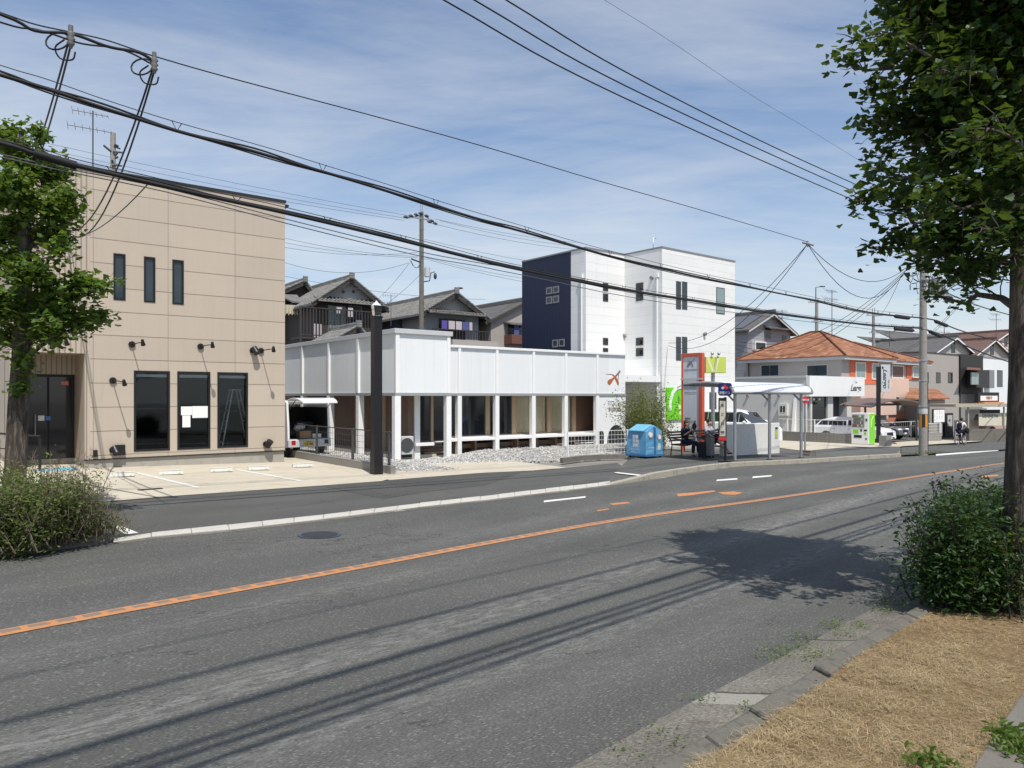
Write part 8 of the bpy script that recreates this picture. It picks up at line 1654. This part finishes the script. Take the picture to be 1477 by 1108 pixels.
# --- dry mown grass on the verge
def inpoly(x, y, A, Bp):
    return True
r_ = random.Random(77); vs = []; fs = []
from mathutils.noise import noise as mnoise
KB = [p for p in kb]; SE = [p for p in se]
def lat(line, u):
    return resample(line, 300)
A_ = resample([p for p in kb[:6]], 300); B_ = resample([p for p in se[:5]], 300)
def emit(p, L, w, flatness, green):
    a = r_.uniform(0, 2*pi); d = Vector((cos(a), sin(a), r_.uniform(0, flatness))).normalized(); s = Vector((-d.y, d.x, 0)).normalized()*w; k = len(vs)
    mid = p+d*L*.55+Vector((0, 0, L*.12)); vs.extend([p-s, p+s, mid+s*.6, mid-s*.6, p+d*L-Vector((0, 0, L*.1))]); fs.extend([(k, k+1, k+2, k+3), (k+3, k+2, k+4)])
def tuft(p, n_, L):
    a0 = r_.uniform(0, 2*pi)
    for _ in range(n_):
        a = a0+r_.gauss(0, .5); l = L*r_.uniform(.6, 1.2); q = p+Vector((r_.gauss(0, .03), r_.gauss(0, .03), r_.uniform(.004, .025))); d = Vector((cos(a), sin(a), r_.uniform(-.05, .12))); s = Vector((-d.y, d.x, 0))*r_.uniform(.0005, .001); k = len(vs); vs.extend([q-s, q+s, q+d*l*.5+s+Vector((0, 0, l*.08)), q+d*l*.5-s+Vector((0, 0, l*.08)), q+d*l+Vector((r_.gauss(0, .01), r_.gauss(0, .01), 0))]); fs.extend([(k, k+1, k+2, k+3), (k+3, k+2, k+4)])
for i in range(72000):
    px_ = r_.uniform(985, 1500); py_ = 880+(1125-880)*r_.random()**.75
    # inside the verge as the ground lies: right of the kerb, left of the edging
    ke = 1017+(1345-1017)*(1098-py_)/(1098-880); ee = 1401.5+(1472.6-1401.5)*(1108-py_)/(1108-1002)
    if px_ < ke+6+r_.gauss(0, 5) or px_ > ee-6: continue
    p = G(px_, py_, .075); nv_ = mnoise(p*2.6)+.5*mnoise(p*7)
    if nv_ < -.12 and r_.random() < .75: continue
    if nv_ > .3 and i % 5 == 0: tuft(p, 5, r_.uniform(.04, .09))
    tuft(p, 6, r_.uniform(.04, .095)) if i % 18 == 0 else emit(p, r_.uniform(.015, .05), r_.uniform(.0005, .0012), r_.choice((.2, .4, .9)), 0)
for i in range(7000):
    u = r_.random(); y = r_.uniform(T0+.2, T0+9); p = Vector((0, y, 0)); a = kb[-4]; f = (y-kb[4].y)/max(.1, (kb[-3].y-kb[4].y)); xk = kb[4].x+(kb[-3].x-kb[4].x)*f; x = xk+r_.uniform(.05, 3.2); p = Vector((x, y, gz(x, y)+.075)); emit(p, r_.uniform(.03, .08), .002, .4, 0)
for i in range(2500):
    p = Vector((r_.uniform(.9, 3.6), r_.uniform(1.2, 3.4), 0)); p.z = gz(p.x, p.y)+.08
    if (p.x-.83)*.72-(p.y-3.7)*.69 < .25 or p.x-1.98-(p.y-3.3)*.9 > -.1: continue
    emit(p, r_.uniform(.02, .06), .0013, .3, 0)
me = bpy.data.meshes.new('dry_grass'); me.from_pydata([tuple(v) for v in vs], [], fs); me.materials.append(W['straw']); o = bpy.data.objects.new('dry_grass', me); COL.objects.link(o); tag(o, kind='stuff')
# fallen leaves
t = MB(); r_ = random.Random(4)
for (a, b) in ((1182,975),(1215,970),(1246,1083),(1402,1085),(1432,1037),(1200,968)):
    p = G(a, b, .1); s = .013; t.add([p+Vector((-s,0,.01)), p+Vector((0,-s*.6,.005)), p+Vector((s,0,.015)), p+Vector((0,s*.6,.012))], [(0,1,2,3)])
tag(t.build('fallen_leaves', M('dead_leaf', (.22,.1,.045), .8, .3, 30)), kind='stuff')
# --- gravel bed of the hall: a sloping bed plus loose stones
fr = B2
def bedz(x, y):
    """raised under the hall, falling to the footway"""
    p = fr.w(x, y, 0); return gz(p.x, p.y)
gpx = [(575,679),(640,669),(700,668.5),(760,666),(815,664.5),(905,658.5),(960,654)]
front = [G(a, b, -.005) for a, b in gpx]; back = [fr.w(fr.x(p, YM+.7), YM+.7, .0) for p in (640, 680, 720, 760, 800, 850, 905)]
back = [fr.w(fr.x(p, y_), y_, -.03) for p, y_ in ((577,.2), (645,.3), (700,YM+.8), (750,YM+.8), (800,YM+.8), (850,YM+.8), (925,YM+.8))]
nu, nv = 60, 14; A, Bq = resample(front, nu), resample(back, nu); m = MB(); vs = []
for i in range(nu+1):
    for j in range(nv+1):
        f = j/nv; p = A[i].lerp(Bq[i], f); p.z += .05*sin(pi*f)*(.7+.3*sin(i*.9))+random.uniform(-.015, .015); vs.append(p)
m.add(vs, [(i*(nv+1)+j, (i+1)*(nv+1)+j, (i+1)*(nv+1)+j+1, i*(nv+1)+j+1) for i in range(nu) for j in range(nv)], 0, True)
m.add([p for i in range(nu+1) for p in (vs[i*(nv+1)], vs[i*(nv+1)]-Vector((0, 0, .25)))], [(2*i, 2*i+1, 2*i+3, 2*i+2) for i in range(nu)])
o = m.build('gravel_bed', W['gravel']); st(o)
y_ = [wf.w(.02, q_, 0) for q_ in (0.3, 4, 8, 12)]; m = MB(); vs = []
for i in range(31):
    for j in range(9):
        q_ = wf.w(.03+2.6*j/8, .35+12*i/30, 0); q_.z = gz(q_.x, q_.y)+.115*min(1, i/6)*(1-(j/8)**2)-.012+random.uniform(-.012, .012)+(.025 if 0 < i and j < 8 else 0); vs.append(q_)
m.add(vs, [(i*9+j, i*9+j+1, (i+1)*9+j+1, (i+1)*9+j) for i in range(30) for j in range(8)], 0, True); st(m.build('gravel_bed', W['gravel']))
r_ = random.Random(6); m = MB(); oct_ = [(1,0,0),(-1,0,0),(0,1,0),(0,-1,0),(0,0,.8),(0,0,-.8)]; of = [(0,2,4),(2,1,4),(1,3,4),(3,0,4),(2,0,5),(1,2,5),(3,1,5),(0,3,5)]
for i in range(3800):
    u = r_.random(); v = r_.random()**1.2*.95; k = u*nu; i0 = min(nu-1, int(k)); p = A[i0].lerp(A[i0+1], k-i0).lerp(Bq[i0].lerp(Bq[i0+1], k-i0), v); p.z += .05*sin(pi*v)*(.7+.3*sin(i0*.9))+.01; s = r_.uniform(.018, .05); X = Matrix.Translation(p) @ Matrix.Rotation(r_.uniform(0, 6), 4, 'Z') @ Matrix.Rotation(r_.uniform(-.6, .6), 4, 'X'); m.add([(a*s*r_.uniform(.7, 1.2), b*s*r_.uniform(.7, 1.2), c*s) for a, b, c in oct_], of, 0, False, X)
for i in range(900):
    a_, b_ = r_.uniform(.1, 2.5), r_.uniform(.4, 9); q_ = wf.w(a_, b_, 0); q_.z = gz(q_.x, q_.y)+.115*min(1, (b_-.35)/2.4)*(1-(a_/2.6)**2)+.02; s = r_.uniform(.02, .045); X = Matrix.Translation(q_) @ Matrix.Rotation(r_.uniform(0, 6), 4, 'Z'); m.add([(a*s, b*s*r_.uniform(.7, 1.2), c*s) for a, b, c in oct_], of, 0, False, X)
tag(m.build('gravel_stones', W['stone']), kind='stuff')
# ================= LIGHT, SKY, CAMERA
EL = radians(61); SX, SY = .35, -.937
w = bpy.data.worlds.new('World'); SC.world = w; w.use_nodes = True; nt = w.node_tree; N, L = nt.nodes, nt.links
sky = N.new('ShaderNodeTexSky'); sky.sky_type = 'NISHITA'; sky.sun_disc = False; sky.sun_elevation = EL; sky.sun_rotation = atan2(SX, SY); sky.air_density = 1.1; sky.dust_density = .7; sky.ozone_density = 1.6; sky.altitude = 50
tc = N.new('ShaderNodeTexCoord'); sep = N.new('ShaderNodeSeparateXYZ'); L.new(tc.outputs['Generated'], sep.inputs[0])
def mth(op, a, b=None, cl_=False):
    n = N.new('ShaderNodeMath'); n.operation = op; n.use_clamp = cl_
    for i, q in enumerate((a, b)):
        if q is None: continue
        if isinstance(q, (int, float)): n.inputs[i].default_value = q
        else: L.new(q, n.inputs[i])
    return n.outputs[0]
# cirrus on a flat sheet high above: project the view direction onto it
zz = mth('MAXIMUM', sep.outputs[2], .02); zz = mth('ADD', zz, .12)
cmb = N.new('ShaderNodeCombineXYZ'); L.new(mth('DIVIDE', sep.outputs[0], zz), cmb.inputs[0]); L.new(mth('DIVIDE', sep.outputs[1], zz), cmb.inputs[1])
def nz(sc, stretch, rot, det, rough, off, dist=0):
    mp = N.new('ShaderNodeMapping'); mp.inputs['Scale'].default_value = (stretch, 1, 1); mp.inputs['Rotation'].default_value = (0, 0, rot); mp.inputs['Location'].default_value = off; L.new(cmb.outputs[0], mp.inputs[0])
    n = N.new('ShaderNodeTexNoise'); n.inputs['Scale'].default_value = sc; n.inputs['Detail'].default_value = det; n.inputs['Roughness'].default_value = rough; n.inputs['Distortion'].default_value = dist; L.new(mp.outputs[0], n.inputs['Vector']); return n.outputs['Fac']
n1 = nz(1.1, .45, .5, 8, .62, (3.1, 1.2, 0), .6); n2 = nz(.55, .7, -.3, 4, .5, (7.7, 4.1, 0)); n3 = nz(3.2, .25, .7, 6, .7, (1.4, 9, 0), .8)
c = mth('ADD', mth('MULTIPLY', n1, .6), mth('MULTIPLY', n2, .55)); c = mth('ADD', c, mth('MULTIPLY', n3, .22))
c = mth('MULTIPLY', mth('SUBTRACT', c, .575), 3.2, True)
hz_ = mth('SUBTRACT', 1, mth('MULTIPLY', sep.outputs[2], 2.2), True)           # veil thickens low down
c = mth('MULTIPLY', c, .66); c = mth('ADD', c, mth('MULTIPLY', hz_, .46), True)
mx = N.new('ShaderNodeMix'); mx.data_type = 'RGBA'; L.new(c, mx.inputs[0]); tint = N.new('ShaderNodeMix'); tint.data_type = 'RGBA'; tint.blend_type = 'MULTIPLY'; tint.inputs[0].default_value = 1; L.new(sky.outputs[0], tint.inputs[6]); tint.inputs[7].default_value = (1.13, 1.27, 1.43, 1); L.new(tint.outputs[2], mx.inputs[6]); mx.inputs[7].default_value = (8.3, 8.6, 8.8, 1)
bg = N['Background']; bg.inputs[1].default_value = .097; L.new(mx.outputs[2], bg.inputs[0])
sd = bpy.data.lights.new('Sun', 'SUN'); sd.energy = 4.9; sd.angle = radians(.53); sd.color = (1, .945, .87); so_ = bpy.data.objects.new('Sun', sd); COL.objects.link(so_)
so_.rotation_euler = Vector((SX*cos(EL)/hypot(SX, SY), SY*cos(EL)/hypot(SX, SY), sin(EL))).to_track_quat('Z', 'Y').to_euler(); so_.location = (0, -20, 40)
cam = bpy.data.cameras.new('Camera'); co_ = bpy.data.objects.new('Camera', cam); COL.objects.link(co_); co_.location = (0, 0, EH); co_.rotation_euler = (pi/2, 0, 0)
cam.sensor_fit = 'HORIZONTAL'; cam.sensor_width = 36; cam.lens = F/1477*36; cam.shift_x = 0; cam.shift_y = (HY-554)/1477; cam.clip_start = .1; cam.clip_end = 2000; SC.camera = co_
SC.view_settings.view_transform = 'Standard'; SC.view_settings.look = 'None'; SC.view_settings.exposure = 0; SC.view_settings.gamma = 1; SC.view_settings.use_curve_mapping = False
SC.cycles.max_bounces = 8; SC.cycles.transparent_max_bounces = 12; SC.cycles.diffuse_bounces = 4; SC.cycles.use_denoising = True
